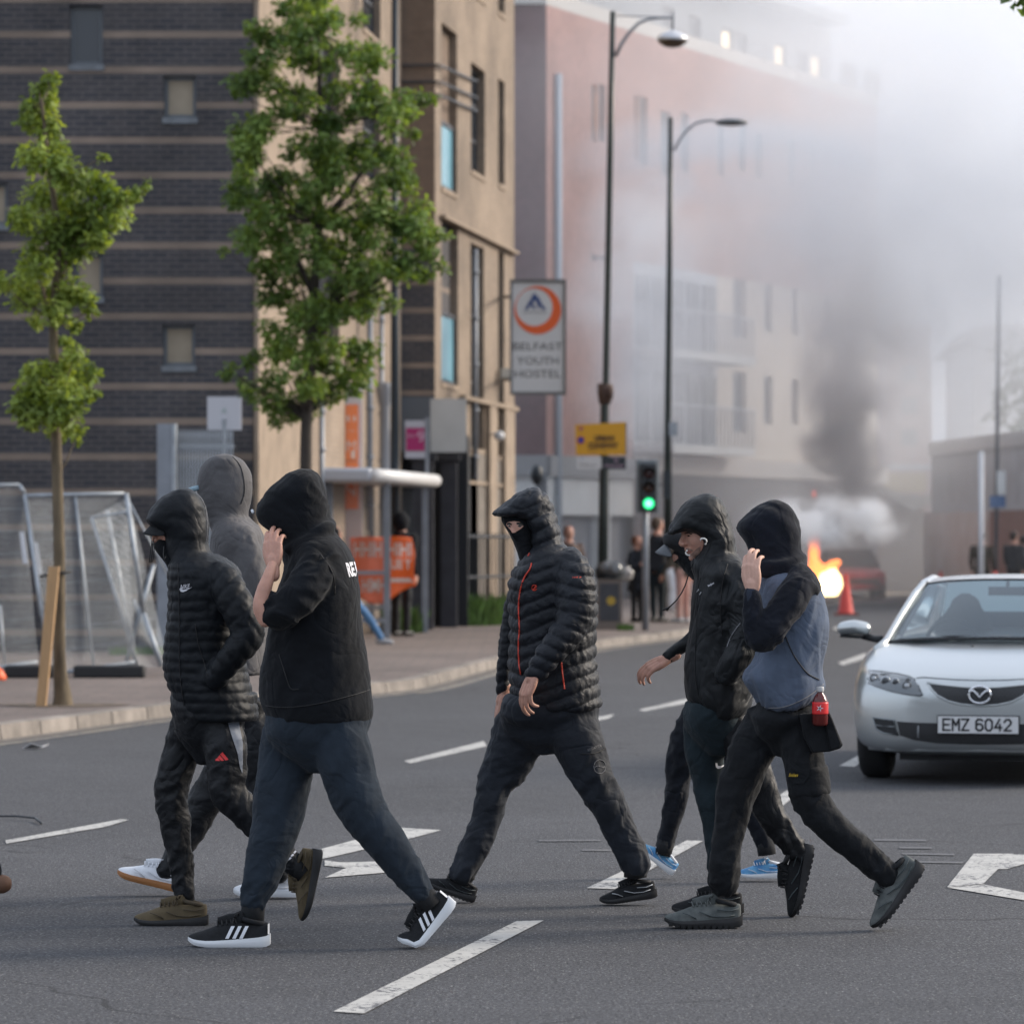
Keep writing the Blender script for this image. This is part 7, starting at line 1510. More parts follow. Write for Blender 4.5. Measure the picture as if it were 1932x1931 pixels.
roof = sheet('roof', [(x, y - .01, z + .004) for x, y, z in wst], [(x * .96, y, z + .004) for x, y, z in [(-.575, 3.22, 1.27), (-.42, 3.28, 1.28), (-.21, 3.32, 1.29), (0, 3.34, 1.292), (.21, 3.32, 1.29), (.42, 3.28, 1.28), (.575, 3.22, 1.27)]], SILVER, car, 8, .035)
mb = MB()
for sg in (-1, 1):
    mb.tube([(sg * .80, 1.10, .84), (sg * .755, 1.30, .885), (sg * .70, 1.62, 1.04), (sg * .64, 1.95, 1.19), (sg * .598, 2.20, 1.272), (sg * .590, 2.7, 1.302), (sg * .57, 3.22, 1.268), (sg * .63, 3.6, 1.13), (sg * .70, 4.02, .94)], [(.022, .03), (.028, .035), (.026, .034), (.026, .034), (.03, .03), (.03, .03), (.03, .035), (.03, .05), (.04, .06)], n=10)
mb.build('pillars', SILVER, car, True, local=True)
mb = MB()
for sg in (-1, 1): mb.tube([(sg * .735, 1.33, .89), (sg * .575, 2.19, 1.283)], .010, n=6)
mb.tube([(x, y + .01, z - .004) for x, y, z in wst], .009, n=6); mb.tube([(x, y, z + .004) for x, y, z in wsb], .012, n=6); mb.build('glass_seal', CARB, car, True, local=True)
for sg in (-1, 1):
    rowb = [(sg * .80, 1.45, .90), (sg * .81, 2.2, .925), (sg * .81, 3.0, .935), (sg * .74, 3.75, .96)]; rowt = [(sg * .715, 1.60, 1.0), (sg * .615, 2.2, 1.255), (sg * .605, 2.8, 1.275), (sg * .60, 3.3, 1.22)]
    sheet('side_window', rowb, rowt, CG, car)
mb = MB()
for sg in (-1, 1): mb.tube([(sg * .815, 2.42, .92), (sg * .61, 2.40, 1.27)], [(.02, .045)] * 2, n=8)
mb.build('door_pillar', CARB, car, True, local=True)
SEAT = mat('grey_seat_cloth', (.06, .062, .068), .9)
for x in (-.36, .36):
    V, N_, F_ = fuse([chain([(Vector((x, 2.15, .55)), (.22, .10)), (Vector((x, 2.45, .62)), (.23, .10)), (Vector((x, 2.62, .95)), (.21, .09)), (Vector((x, 2.68, 1.10)), (.12, .07))])], .03, 3); link('front_seat', V, F_, SEAT, car, True, local=True)
V, N_, F_ = fuse([chain([(Vector((-.5, 3.35, .85)), (.22, .1)), (Vector((0, 3.35, .85)), (.22, .1)), (Vector((.5, 3.35, .85)), (.22, .1))])], .035, 3); link('rear_seat', V, F_, SEAT, car, True, local=True)
mb = MB(); mb.box((-.72, 1.22, .80), (.72, 1.62, .885)); o = mb.build('dashboard', SEAT, car, 'auto', local=True); bv = o.modifiers.new('b', 'BEVEL'); bv.width = .03; bv.segments = 3
mb = MB(); mb.tube([(-.36 + .18 * math.cos(t), 1.74 + .06 * math.sin(t), .86 + .17 * math.sin(t)) for t in np.linspace(0, 6.2832, 25)[:-1]], .016, n=8, closed=True); mb.build('steering_wheel', CARB, car, True, local=True)
mb = MB(); mb.box((-.13, 1.95, 1.195), (.13, 1.98, 1.255)); o = mb.build('rear_view_mirror', CARB, car, 'auto', local=True); mb = MB(); mb.tube([(0, 1.97, 1.25), (0, 2.02, 1.30)], .012, n=6); mb.build('mirror_stem', CARB, o, local=True)
# wipers, washers, door mirrors
mb = MB(); mb.tube([(-.66, 1.25, .905), (-.3, 1.10, .932), (.1, 1.10, .935)], .009, n=6); mb.tube([(.0, 1.09, .93), (.35, 1.13, .93), (.66, 1.27, .905)], .009, n=6); mb.build('wipers', CARB, car, True, local=True)
for x in (-.14, .33): mb = MB(); mb.sphere((x, .93, .868 if x < 0 else .864), (.014, .014, .010)); mb.build('washer_jet', CARB, car, True, local=True)
for sg in (-1, 1):
    V, N_, F_ = fuse([chain([(Vector((sg * 1.07, 1.42, .975)), (.045, .058)), (Vector((sg * .99, 1.40, .985)), (.05, .075)), (Vector((sg * .91, 1.42, .975)), (.045, .065))], capk=.8)], .012, 3); o = link('door_mirror', V, F_, SILVER, car, True, local=True)
    mb = MB(); mb.tube([(sg * .93, 1.44, .93), (sg * .86, 1.46, .905), (sg * .80, 1.46, .90)], [(.03, .03), (.026, .022), (.03, .03)], n=8); mb.tube([(sg * 1.08, 1.42, .925), (sg * .93, 1.41, .918)], [(.03, .012)] * 2, n=8); mb.build('mirror_foot', CARB, o, True, local=True)
for y in (.90, 3.58):
    for sg in (-1, 1):
        mb = MB(); mb.lathe((sg * .665, y, .305), [(.20, 0), (.265, .0), (.296, .018), (.305, .05), (.305, .15), (.296, .185), (.265, .205), (.20, .205)], 40, axis=(sg, 0, 0)); w_ = mb.build('wheel', TYRE, car, True, local=True)
        mb = MB(); mb.lathe((sg * .83, y, .305), [(.20, -.05), (.205, .02), (.19, .028), (.175, .01), (.04, .005), (.03, .02)], 28, axis=(sg, 0, 0))
        for k_ in range(5): t = k_ * 1.2566; mb.tube([(sg * .848, y, .305), (sg * .848, y + .185 * math.cos(t), .305 + .185 * math.sin(t))], [(.03, .012), (.022, .012)], n=8, side=(1, 0, 0))
        mb.build('rim', GALV, w_, True, local=True)
mb = MB(); mb.tube([(-.80, 1.20, .60), (-.80, 1.3, .62)], .01, n=6); mb.build('side_repeater', mat('amber_repeater', (.6, .12, .03), .3), body, local=True)
car.scale = (1.0, 1.0, 1.0)
# ============================================================ apartment block behind the smoke, shops, right-hand buildings
PINK = brick_mat('red_pink_brick', (.44, .25, .215), (.40, .23, .20), (.36, .25, .22), stain=.12); PINKS = brick_mat('shaded_pink_brick', (.17, .10, .105), (.15, .09, .095), (.14, .10, .10), stain=.15)  # the second is the pink brick darkened to carry the return wall's shade
CREAM = mat('cream_render', (.62, .56, .49), .8, var=.10, vscale=.6); GREYC = mat('grey_cladding', (.46, .49, .53), .6, var=.12, vscale=1.5); WHS = mat('white_shopfront', (.60, .62, .62), .6, var=.08, vscale=1)
ap = empty('apartment_block', (.823, 95, .117), 'long red brick and cream apartment block fading into smoke behind the lamps', 'building')
tn = .443; a0 = (.823, 95.0)
def fp(Z, off=0.0): return (.823 + tn * (Z - 95.0) - off * math.cos(math.atan(tn)), Z + off * math.sin(math.atan(tn)))
def zu(u): return (.823 - tn * 95.0) / ((u - CX) / F - tn)
zc1, zc2, zend = zu(1210), zu(1355), zu(1655)
fascia_z = 3.62
def rect(u0, u1, v0, v1, a, b_): return hole_at(a, b_, u0, u1, v0, v1)
A0, B0 = fp(95.0), fp(zend)
LITW = mat('lit_window', (.5, .42, .3), .5, emit=(1.0, .78, .50), estr=1.6)
WG = mat('blue_grey_window', (.07, .09, .11), .2, spec=.6)
wins = [(1116, 1128, 158, 266), (1130, 1142, 158, 266), (1197, 1206, 180, 300), (1208, 1222, 182, 310), (1247, 1266, 208, 330), (1286, 1300, 212, 322), (1355, 1366, 236, 330), (1395, 1408, 225, 320), (1426, 1438, 250, 335), (1488, 1500, 262, 350), (1530, 1540, 270, 350)]
wins += [(u0, u1, v0 + 245, v1 + 225) for u0, u1, v0, v1 in wins if not 1150 < u0 < 1390]
wins = [w_ for w_ in wins if not (w_[2] > 400 and w_[0] > 1370)]
wins += [(1383, 1408, 517, 635), (1442, 1458, 530, 625), (1494, 1506, 540, 630), (1383, 1408, 700, 815), (1442, 1458, 708, 800), (1494, 1506, 715, 800), (1556, 1566, 560, 640), (1556, 1566, 725, 800), (1600, 1610, 600, 660)]
hs = [rect(*w_, A0, B0) for w_ in wins]
mb = MB(); zq = onplane(A0, B0, 1031, 9)[1]
up = [h for h in hs if h[2] > 8.6]; lo_ = [h for h in hs if h[2] <= 8.6]
A, D, N = wall_holes(mb, A0, B0, 8.6, zq, up, .2); mb.build('upper_wall', PINK, ap)
t1 = onplane(A0, B0, 1195, 500)[0]; t2 = onplane(A0, B0, 1352, 500)[0]; Lw = Vector((B0[0] - A0[0], B0[1] - A0[1])).length
Pa = lambda t: ((A + D * t).x, (A + D * t).y)
mb = MB(); wall_holes(mb, A0, Pa(t1), fascia_z, 8.6, [h for h in lo_ if h[1] < t1], .2); mb.build('brick_wall', PINK, ap)
mb = MB(); wall_holes(mb, Pa(t2), B0, fascia_z, 8.6, [(h[0] - t2, h[1] - t2, h[2], h[3]) for h in lo_ if h[0] > t2], .2); mb.build('cream_wall', CREAM, ap)
mb = MB(); wall_holes(mb, Pa(t1), Pa(t2), fascia_z, 8.6, []); mb.build('glazed_bay_back', GREYC, ap)
for z_, h_ in ((3.9, 2.0), (6.3, 2.0)):
    for k_ in range(5):
        ta = t1 + (t2 - t1) * (k_ + .12) / 5; tb_ = t1 + (t2 - t1) * (k_ + .88) / 5
        p0, p1 = A + D * ta, A + D * tb_; mb = MB(); mb.hexa([q + Vector((0, 0, z)) for z in (z_ + .2, z_ + h_) for q in (p0 + N * .05, p1 + N * .05, p1, p0)]); mb.build('bay_window', WG, ap)
    p0, p1 = A + D * t1, A + D * t2; mb = MB(); mb.hexa([q + Vector((0, 0, z)) for z in (z_ - .12, z_ + .10) for q in (p0 + N * 1.1, p1 + N * 1.1, p1, p0)]); b__ = mb.build('balcony', WHS, ap)
    mb = MB()
    for k_ in range(24): q = A + D * (t1 + (t2 - t1) * k_ / 23) + N * 1.05; mb.tube([q + Vector((0, 0, z_ + .1)), q + Vector((0, 0, z_ + 1.1))], .02, n=5)
    mb.tube([A + D * t1 + N * 1.05 + Vector((0, 0, z_ + 1.1)), A + D * t2 + N * 1.05 + Vector((0, 0, z_ + 1.1))], .03, n=6); mb.build('balcony_rail', GREYC, b__)
LIT = {(1116, 158), (1197, 180)}
for h, w_ in zip(hs, wins):
    window_in(A, D, N, h, ap, depth=.18, frame=FR_GR, pane=LITW if (w_[0], w_[2]) in LIT else WG, fw=.08)
# return wall with its shade put into the brick colour, coping, set-back top storey
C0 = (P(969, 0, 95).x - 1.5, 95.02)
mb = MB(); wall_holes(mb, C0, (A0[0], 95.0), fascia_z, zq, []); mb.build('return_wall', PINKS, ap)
mb = MB(); mb.wallbox(A0, B0, zq, zq + .35, .4); mb.wallbox((C0[0], 94.9), (A0[0], 94.9), zq, zq + .35, .4); mb.build('coping', mat('pale_coping', (.52, .50, .47), .7), ap)
px_ = (A + D * .55); mb = MB(); mb.tube([px_ + N * .08 + Vector((0, 0, .2)), px_ + N * .08 + Vector((0, 0, zq - 1.6))], .09, n=10); mb.build('downpipe', mat('pale_downpipe', (.42, .47, .52), .5), ap, True)
A1, B1 = fp(95.0, 2.6), fp(zend + 3, 2.6); A1 = (A1[0] - 1.0, A1[1] - .5)
zt2 = onplane(A1, B1, 1400, 0)[1]
pent = [(u, u + 22, v0, v0 + 52) for u, v0 in ((1362, 52), (1388, 60), (1462, 80), (1500, 92), (1530, 100), (1595, 118), (1640, 132), (1250, 10), (1300, 28))]
hp_ = [hole_at(A1, B1, *w_) for w_ in pent]
mb = MB(); A2, D2, N2 = wall_holes(mb, A1, B1, zq - .1, zt2, hp_, .15); pw_ = mb.build('penthouse_wall', mat('zinc_cladding', (.22, .25, .28), .5, var=.1, vscale=.8), ap)
for i, h in enumerate(hp_): window_in(A2, D2, N2, h, ap, depth=.14, frame=FR_GR, pane=LITW if i in (0, 2, 4) else WG, fw=.07)
mb = MB(); mb.wallbox((A1[0] + .5, A1[1] - .8), (B1[0] + .5, B1[1] - .8), zt2, zt2 + .3, 3.5); mb.build('roof_edge', mat('zinc_roof', (.20, .23, .26), .5), ap)
b3 = fp(zend, 12); a3 = fp(95, 12)
mb = MB(); mb.add([(B0[0], B0[1], .1), (b3[0], b3[1], .1), (b3[0], b3[1], zq), (B0[0], B0[1], zq)], [(0, 1, 2, 3)]); mb.add([(A0[0], A0[1], zq), (B0[0], B0[1], zq), (b3[0], b3[1], zq), (a3[0] - 4, a3[1], zq)], [(0, 1, 2, 3)]); mb.build('flank_wall', PINK, ap)
# shop fronts
mb = MB(); A_, D_, N_ = wall_holes(mb, A0, Pa(t1), .1, fascia_z - .5, [(.9, 3.4, .1, 2.2), (4.0, 6.2, .1, 2.2)] , .3); mb.build('shopfront', WHS, ap)
mb = MB(); wall_holes(mb, C0, (A0[0], 95.0), .1, fascia_z - .5, []); mb.build('shop_side', WHS, ap)
for t_a, t_b in ((.9, 3.4), (4.0, 6.2)):
    mb = MB(); p0, p1 = A_ + D_ * t_a - N_ * .28, A_ + D_ * t_b - N_ * .28; mb.hexa([q + Vector((0, 0, z)) for z in (.12, 2.2) for q in (p0, p1, p1 - N_ * .05, p0 - N_ * .05)]); mb.build('roller_shutter', mat('grey_shutter', (.24, .25, .275), .6, bump=.01, bscale=1, var=.04), ap)
mb = MB(); p0, p1 = A + D * 0, A + D * t1; mb.hexa([q + Vector((0, 0, z)) for z in (fascia_z - .5, fascia_z - .003) for q in (p0 + N * .12, p1 + N * .12, p1 - N * .1, p0 - N * .1)]); mb.hexa([(C0[0], 94.88, fascia_z - .5), (A0[0], 94.88, fascia_z - .5), (A0[0], 95.1, fascia_z - .5), (C0[0], 95.1, fascia_z - .5), (C0[0], 94.88, fascia_z - .003), (A0[0], 94.88, fascia_z - .003), (A0[0], 95.1, fascia_z - .003), (C0[0], 95.1, fascia_z - .003)]); mb.build('shop_fascia', mat('grey_fascia', (.27, .28, .29), .6), ap)
mb = MB(); wall_holes(mb, Pa(t1), B0, .1, fascia_z - .35, []); mb.build('dark_shopfront', mat('dark_shop_glass', (.055, .06, .075), .3, var=.5, vscale=.6), ap)
mb = MB(); p0, p1 = A + D * t1, A + D * Lw; mb.hexa([q + Vector((0, 0, z)) for z in (fascia_z - .35, fascia_z + .12) for q in (p0 + N * .35, p1 + N * .35, p1 - N * .1, p0 - N * .1)]); mb.build('canopy_band', mat('pale_band', (.55, .53, .50), .6), ap)
# dark figure-like post in front of shopfront (street cabinet with round top)
Zk = 84.0; kx_ = P(1018, 0, Zk).x; k_o = empty('phone_kiosk', (kx_, Zk, .117), 'grey pillar with dark rounded top before the white shopfront', 'kiosk')
mb = MB(); mb.box((kx_ - .08, Zk, .117), (kx_ + .16, Zk + .3, zv(890, Zk))); mb.build('pillar', GREYC, k_o); mb = MB(); mb.sphere(P(1013, 895, Zk - .05), (.14, .16, .22)); mb.build('dark_top', METAL_D, k_o, True)
# right: pale pink tower far behind, cream sign, shuttered garage, flat-roofed block, brick wall
def simple_block(name, label, a, b_, z0, z1, m_, depth, cat='building'):
    root = empty(name, (a[0], a[1], z0), label, cat); mb = MB(); mb.wallbox(a, b_, z0, z1, depth); mb.build('wall', m_, root); return root
def PX(u, Z): return (P(u, 0, Z).x, Z)
tw = simple_block('brick_tower', 'faded pink brick tower seen through smoke above the garage', PX(1676, 140), PX(1757, 140), .0, zv(612, 140), PINK, 8)
for i in range(3):
    mb = MB(); a_, b_ = P(1700, 690 + i * 60, 140), P(1730, 720 + i * 60, 140); mb.box((a_.x, 139.9, b_.z), (b_.x, 140.05, a_.z)); mb.build('window', WG, tw)
mb = MB(); a_, b_ = P(1676, 886, 140), P(1757, 876, 140); mb.box((a_.x, 139.8, a_.z), (b_.x, 140.2, b_.z)); mb.build('ledge', GREYC, tw)
Zg2 = 118.0; ga = empty('garage', (P(1700, 0, Zg2).x, Zg2, 0), 'beige shuttered garage with a sagging pale roof edge behind the burning car', 'garage')
mb = MB(); mb.box((P(1640, 0, Zg2).x, Zg2, 0), (P(1742, 0, Zg2).x, Zg2 + 6, zv(958, Zg2))); mb.build('wall', mat('beige_block', (.46, .40, .35), .85, var=.1, vscale=.8), ga)
mb = MB()
for k_ in range(16): z0_ = .15 + k_ * .15; mb.box((P(1660, 0, Zg2).x, Zg2 - .05 - .02 * (k_ % 2), z0_), (P(1736, 0, Zg2).x, Zg2 - .003, z0_ + .146))
mb.build('roller_shutter', mat('beige_shutter', (.50, .44, .39), .6), ga)
mb = MB(); mb.prism([P(u, v, Zg2 - 1.0) for u, v in ((1640, 925), (1662, 928), (1690, 944), (1722, 962), (1772, 945), (1772, 935), (1700, 930), (1660, 915))], (0, 5, 0)); mb.build('roof_edge', mat('pale_roof_sheet', (.50, .48, .44), .6, var=.1, vscale=1), ga)
tag(board('cream_fascia', 1668, 1748, 892, 928, Zg2 + 2, .2, mat('cream_fascia_board', (.55, .47, .30), .6), None, None), 'cream fascia board above the garage', 'fascia')
Zr2 = 104.0; fb_ = empty('flat_roofed_block', (P(1800, 0, Zr2).x, Zr2, 0), 'low grey block with white roof edge on the right', 'building')
RB = brick_mat('red_boundary_brick', (.30, .13, .10), (.27, .12, .095), (.22, .15, .13))
mb = MB(); mb.wallbox(PX(1757, Zr2 + 8), PX(1990, Zr2 - 8), zv(964, Zr2), zv(846, Zr2), 6); mb.build('upper_wall', GREYC, fb_)
mb = MB(); mb.wallbox(PX(1752, Zr2 + 7.6), PX(2000, Zr2 - 8.6), zv(848, Zr2), zv(828, Zr2) + .1, 7); mb.build('roof_edge', mat('white_roof_edge', (.55, .56, .57), .6), fb_)
mb = MB(); mb.wallbox(PX(1742, Zr2 + 7.4), PX(1866, Zr2 - .5), 0, zv(964, Zr2), 5.5); mb.build('graffiti_wall', mat('graffiti_wall_paint', (.52, .45, .42), .8, col2=(.66, .62, .62), vscale=.9), fb_)
mb = MB(); mb.wallbox(PX(1866, Zr2 - .55), PX(1990, Zr2 - 8.4), 0, zv(964, Zr2), 5.5); mb.build('brick_base', RB, fb_)
for (u0, u1, v0, v1, m_) in ((1858, 1871, 872, 940, WHS), (1910, 1940, 882, 942, WHS), (1914, 1922, 888, 936, WG), (1928, 1938, 888, 936, WG), (1782, 1840, 870, 940, GREYC)):
    zc = Zr2 + 8 - 16 * (u0 - 1757) / 233 - .12; board('window', u0, u1, v0, v1, zc - (.05 if m_ is WG else 0), .05, m_, None, None, fb_)
# poles at the right
q_ = empty('sign_post', (P(1851, 0, 92).x, 92, 0), 'white post rising behind the silver car roof', 'post'); mb = MB(); mb.tube([(P(1851, 0, 92).x, 92, 0), P(1851, 854, 92)], .065, n=12); mb.build('pole', mat('white_post', (.62, .63, .65), .5), q_, True)
mb = MB(); mb.lathe(P(1851, 854, 92), [(.065, 0), (.05, .03), (.01, .05)], 12); mb.build('cap', WHS, q_, True)
q_ = empty('sign_post', (P(1878, 0, 96).x, 96, 0), 'thin dark post with a blue plate on the right', 'post'); mb = MB(); mb.tube([(P(1878, 0, 96).x, 96, 0), P(1885, 520, 96)], .05, n=10); mb.build('pole', mat('dark_post', (.07, .08, .10), .6), q_, True)
board('blue_plate', 1867, 1897, 935, 957, 95.9, .03, mat('blue_plate_face', (.05, .12, .26), .5), None, None, q_); board('white_plate', 1881, 1897, 888, 932, 95.88, .03, WHS, None, None, q_)
# right-hand trees and roof in the haze
LEAF3 = leafmat('dark_hazy_leaves', (.020, .045, .022), (.045, .08, .035))
cl3 = [(1905 + (i % 4) * 28, 660 + (i // 4) * 38, 30) for i in range(22)]; Z3_ = 112
leafy('dark_tree', 'dark tree at the right edge behind the flat roofed block', [(Vector((P(1945, 0, Z3_).x, Z3_, 0)), .3), tp(1945, 860, 14, Z3_), tp(1942, 720, 8, Z3_)], cl3, Z3_, .34, 34, LEAF3, 1.5, [], BARK_D)
rf = simple_block('far_house', 'far house with dark hipped roof at the right edge', PX(1835, 130), PX(1990, 130), 0, zv(650, 130), GREYC, 8)
mb = MB(); a_ = P(1826, 652, 129.5); b_ = P(2000, 652, 129.5); mb.hexa([(a_.x, 129.5, a_.z), (b_.x, 129.5, a_.z), (b_.x, 140, a_.z), (a_.x, 140, a_.z), (a_.x + .6, 131, a_.z + .75), (b_.x, 131, a_.z + .85), (b_.x, 138, a_.z + .85), (a_.x + .6, 138, a_.z + .75)]); mb.build('roof', mat('dark_slate_roof', (.06, .06, .075), .8), rf)

# ============================================================ burning car, fire, cones, people behind
Zc = 106.0; bc_ = empty('burning_car', (P(1612, 0, Zc).x, Zc, 0), 'burnt red car with smoke pouring from it, flames at its left end', 'car'); RED = mat('scorched_red_paint', (.30, .018, .022), .5, var=.35, vscale=3); CH = mat('charred_metal', (.018, .017, .017), .8)
x0, x1 = P(1548, 0, Zc).x, P(1676, 0, Zc).x; w = (x1 - x0) / 2; xc = (x0 + x1) / 2
stc = [(0, .80, .62, .30), (.08, .92, .78, .26), (.5, 1.0, .86, .24), (2.2, 1.0, .90, .24), (3.6, .98, .92, .26), (3.9, .85, .80, .32)]
V, F_ = [], []
for (y, k_, zt, zb) in stc:
    half = [(0, zb), (w * .9 * k_, zb), (w * k_, zb + .15), (w * k_, zt - .18), (w * .9 * k_, zt - .02), (0, zt)]; ring = half + [(-x, z) for x, z in half[-2:0:-1]]; V += [(xc + x, Zc + y, z) for x, z in ring]
m = len(V) // len(stc)
for i in range(len(stc) - 1):
    for j in range(m): F_.append((i * m + j, i * m + (j + 1) % m, (i + 1) * m + (j + 1) % m, (i + 1) * m + j))
F_ += [tuple(range(m - 1, -1, -1)), tuple((len(stc) - 1) * m + j for j in range(m))]
o = link('car_body', V, F_, RED, bc_, True); sb = o.modifiers.new('s', 'SUBSURF'); sb.levels = sb.render_levels = 2
V = [(xc + sx * w * k_, Zc + y, z) for z, k_, ya, yb in ((.84, .88, .75, 3.5), (1.36, .66, 1.5, 2.9)) for sx, y in ((-1, ya), (1, ya), (1, yb), (-1, yb))]
mb = MB(); mb.hexa(V); o = mb.build('cabin', CH, bc_, 'auto'); bv = o.modifiers.new('b', 'BEVEL'); bv.width = .08; bv.segments = 3
mb = MB(); mb.box((xc - w * .72, Zc - .02, .42), (xc + w * .72, Zc + .02, .56)); mb.box((xc - w * .9, Zc + .02, .34), (xc + w * .9, Zc + .10, .42)); mb.build('bumper', CH, bc_)
for sx in (-1, 1):
    for y in (.8, 3.1): mb = MB(); mb.lathe((xc + sx * (w - .22), Zc + y, .30), [(.2, 0), (.29, 0), (.31, .03), (.31, .17), (.29, .2), (.2, .2)], 24, axis=(sx, 0, 0)); mb.build('wheel', TYRE, bc_, True)
    mb = MB(); mb.box((xc + sx * w * .78 - .12, Zc + .0, .60), (xc + sx * w * .78 + .12, Zc + .12, .74)); mb.build('tail_light', mat('cracked_red_lens%d' % sx, (.25, .01, .01), .3), bc_)
def flame(label, pts, Z, col, stg, dz=.3, core=False):
    V, N_, F_ = fuse([limb('U', [(u, v, r) for u, v, r in b_], Z) for b_ in pts], .05, 2); V = V + N_ * (.05 * vnoise(V * 4.5) + .025 * vnoise(V * 11))[:, None]
    m = mat('fire_' + str(int(stg * 10)) + str(int(pts[0][0][0])), col, .5, emit=col, estr=stg); return m, V, F_
fm = []
fr_root = empty('fire', P(1565, 1130, 104.8), 'bright orange fire burning on the road beside the red car', 'fire')
for pts, Z, col, stg, nm in (([[(1566, 1116, 15), (1572, 1098, 17), (1570, 1084, 12)], [(1552, 1112, 12), (1556, 1090, 12)]], 104.8, (1.0, .74, .38), 3.2, 'flame_core'),
                             ([[(1548, 1112, 12), (1545, 1082, 14), (1538, 1058, 11), (1534, 1038, 6), (1530, 1022, 2)], [(1560, 1080, 14), (1572, 1068, 12), (1582, 1062, 6)], [(1540, 1100, 14), (1526, 1080, 10)]], 105.4, (1.0, .24, .045), 2.2, 'flame'),
                             ([[(1540, 1050, 7), (1536, 1022, 8), (1540, 1004, 5), (1543, 994, 2)], [(1530, 1030, 5), (1528, 1012, 4)]], 105.8, (.90, .20, .10), 1.0, 'flame'),
                             ([[(1537, 938, 3), (1536, 930, 4), (1538, 924, 2)]], 105.0, (.9, .10, .06), 1.0, 'ember')):
    m_, V, F_ = flame('', pts, Z, col, stg); link(nm, V, F_, m_, fr_root, True)
def cone(u, v, hpx, label):
    q = G(u, v); s = F / q.y; hh = hpx / s; root = empty('traffic_cone', q, label, 'cone', 'traffic cones in the road')
    mb = MB(); mb.lathe(q, [(.17 * hh / .75, .03), (.14 * hh / .75, .06), (.035, hh), (.02, hh)], 20); mb.build('cone_body', mat('faded_red_cone', (.55, .055, .040), .6, var=.1), root, True)
    mb = MB(); mb.box((q.x - .24, q.y - .24, .004), (q.x + .24, q.y + .24, .045)); mb.build('base', mat('cone_base', (.22, .05, .035), .7), root); return root
cone(1596, 1160, 77, 'tall faded red traffic cone in front of the fire')
cone(1878, 1150, 73, 'red traffic cone just showing above the silver car roof'); cone(1775, 1140, 62, 'red traffic cone hidden low behind the silver car')
GH = mat('ginger_hair', (.115, .038, .015), .8, var=.3, vscale=30); BH = mat('brown_hair', (.07, .045, .03), .8); OLV = mat('olive_jacket', (.085, .075, .058), .9, var=.2, vscale=5); DKC = mat('dark_coat', (.017, .019, .024), .9, var=.3, vscale=6); DKJ = mat('dark_teal_jeans', (.016, .024, .030), .9)
gp = 'bystanders on the pavement'
walker(P(1202, 0, 71.5).x, 71.5, .117, 1.53, 'woman with ginger hair in long dark coat on the pavement right of the litter bin'.replace('woman', 'person'), (DKC, TR_BLK, BLK_RUB), yaw=.9, group=gp, hair=GH, arms='crossed', long_coat=True)
walker(P(1240, 0, 71.5).x, 71.4, .117, 1.86, 'tall broad person in dark clothes turned away, under the traffic signal', (DKC, DKJ, BLK_RUB), yaw=2.4, group=gp, hair=BH, arms='pocket')
w_ = walker(P(1288, 0, 71.0).x, 71.0, .117, 1.70, 'person in olive jacket and pale trousers behind the rain jacket', (OLV, mat('pink_beige_trousers', (.42, .24, .20), .9), mat('white_trainers', (.5, .5, .5), .6)), yaw=-2.2, group=gp, hair=BH)
mb = MB(); mb.tube([P(1262, 1072, 70.9), P(1266, 1090, 70.9), P(1268, 1110, 70.9), P(1267, 1130, 70.9), P(1263, 1150, 70.9)], [.07, .085, .075, .085, .06], n=12); tag(mb.build('carrier_bag', mat('white_carrier', (.62, .62, .64), .5, bump2=.03, b2scale=9), None, True), 'long white carrier bag held between the tall person and the olive jacket', 'bag')
walker(P(1073, 0, 70).x, 70.0, .117, 1.70, 'person with ginger hair showing only above the puffer jacket shoulder', (mat('brown_top', (.10, .07, .06), .9), TR_NAVY, BLK_RUB), yaw=.4, group=gp, hair=GH)
walker(P(1830, 0, 96).x, 93.5, 0, 1.76, 'person in brown jacket standing far off, left of the white post', (mat('dark_brown_jacket', (.035, .025, .016), .9), TR_BLK, BLK_RUB), yaw=2.9, group='people standing beyond the silver car', hair=HAIR_D)
walker(P(1884, 0, 96).x, 93.0, 0, 1.78, 'person in black jacket far off, right of the white post', (DKC, TR_BLK, BLK_RUB), yaw=2.5, group='people standing beyond the silver car', hair=HAIR_D)
walker(P(1909, 0, 96).x, 94.0, 0, 1.68, 'shorter person in dark blue jacket, rightmost of those far off', (TR_NAVY, TR_BLK, BLK_RUB), yaw=3.4, group='people standing beyond the silver car', hair=HAIR_D)
walker(-2.62, 17.0, 0, 1.80, 'person walking out of view, only a brown shoe at the left edge', (BLK_JER, TR_NAVY, mat('tan_brown_shoe', (.14, .07, .04), .7)), yaw=-math.pi / 2, pose='walk', phase=.42, group='hooded people crossing the road', hood=True)
# small things on the road
mb = MB(); c_ = G(68, 1413); mb.add([c_ + Vector(q) for q in ((-.10, 0, .01), (-.03, -.05, .05), (.05, -.03, .02), (.09, .04, .04), (.0, .08, .01))], [(0, 1, 4), (1, 2, 4), (2, 3, 4)]); o = mb.build('paper_scrap', WH); so = o.modifiers.new('s', 'SOLIDIFY'); so.thickness = .004; tag(o, 'crumpled white paper scrap on the road below the kerb', 'litter')
mb = MB(); mb.tube([G(-40, 1546) + Vector((0, 0, .02)), G(30, 1547) + Vector((0, 0, .025)), G(66, 1549) + Vector((0, 0, .02)), G(78, 1556) + Vector((0, 0, .01))], .006, n=6); tag(mb.build('bent_wire', METAL_D, None, True), 'thin bent dark wire lying on the road at the left edge', 'wire')

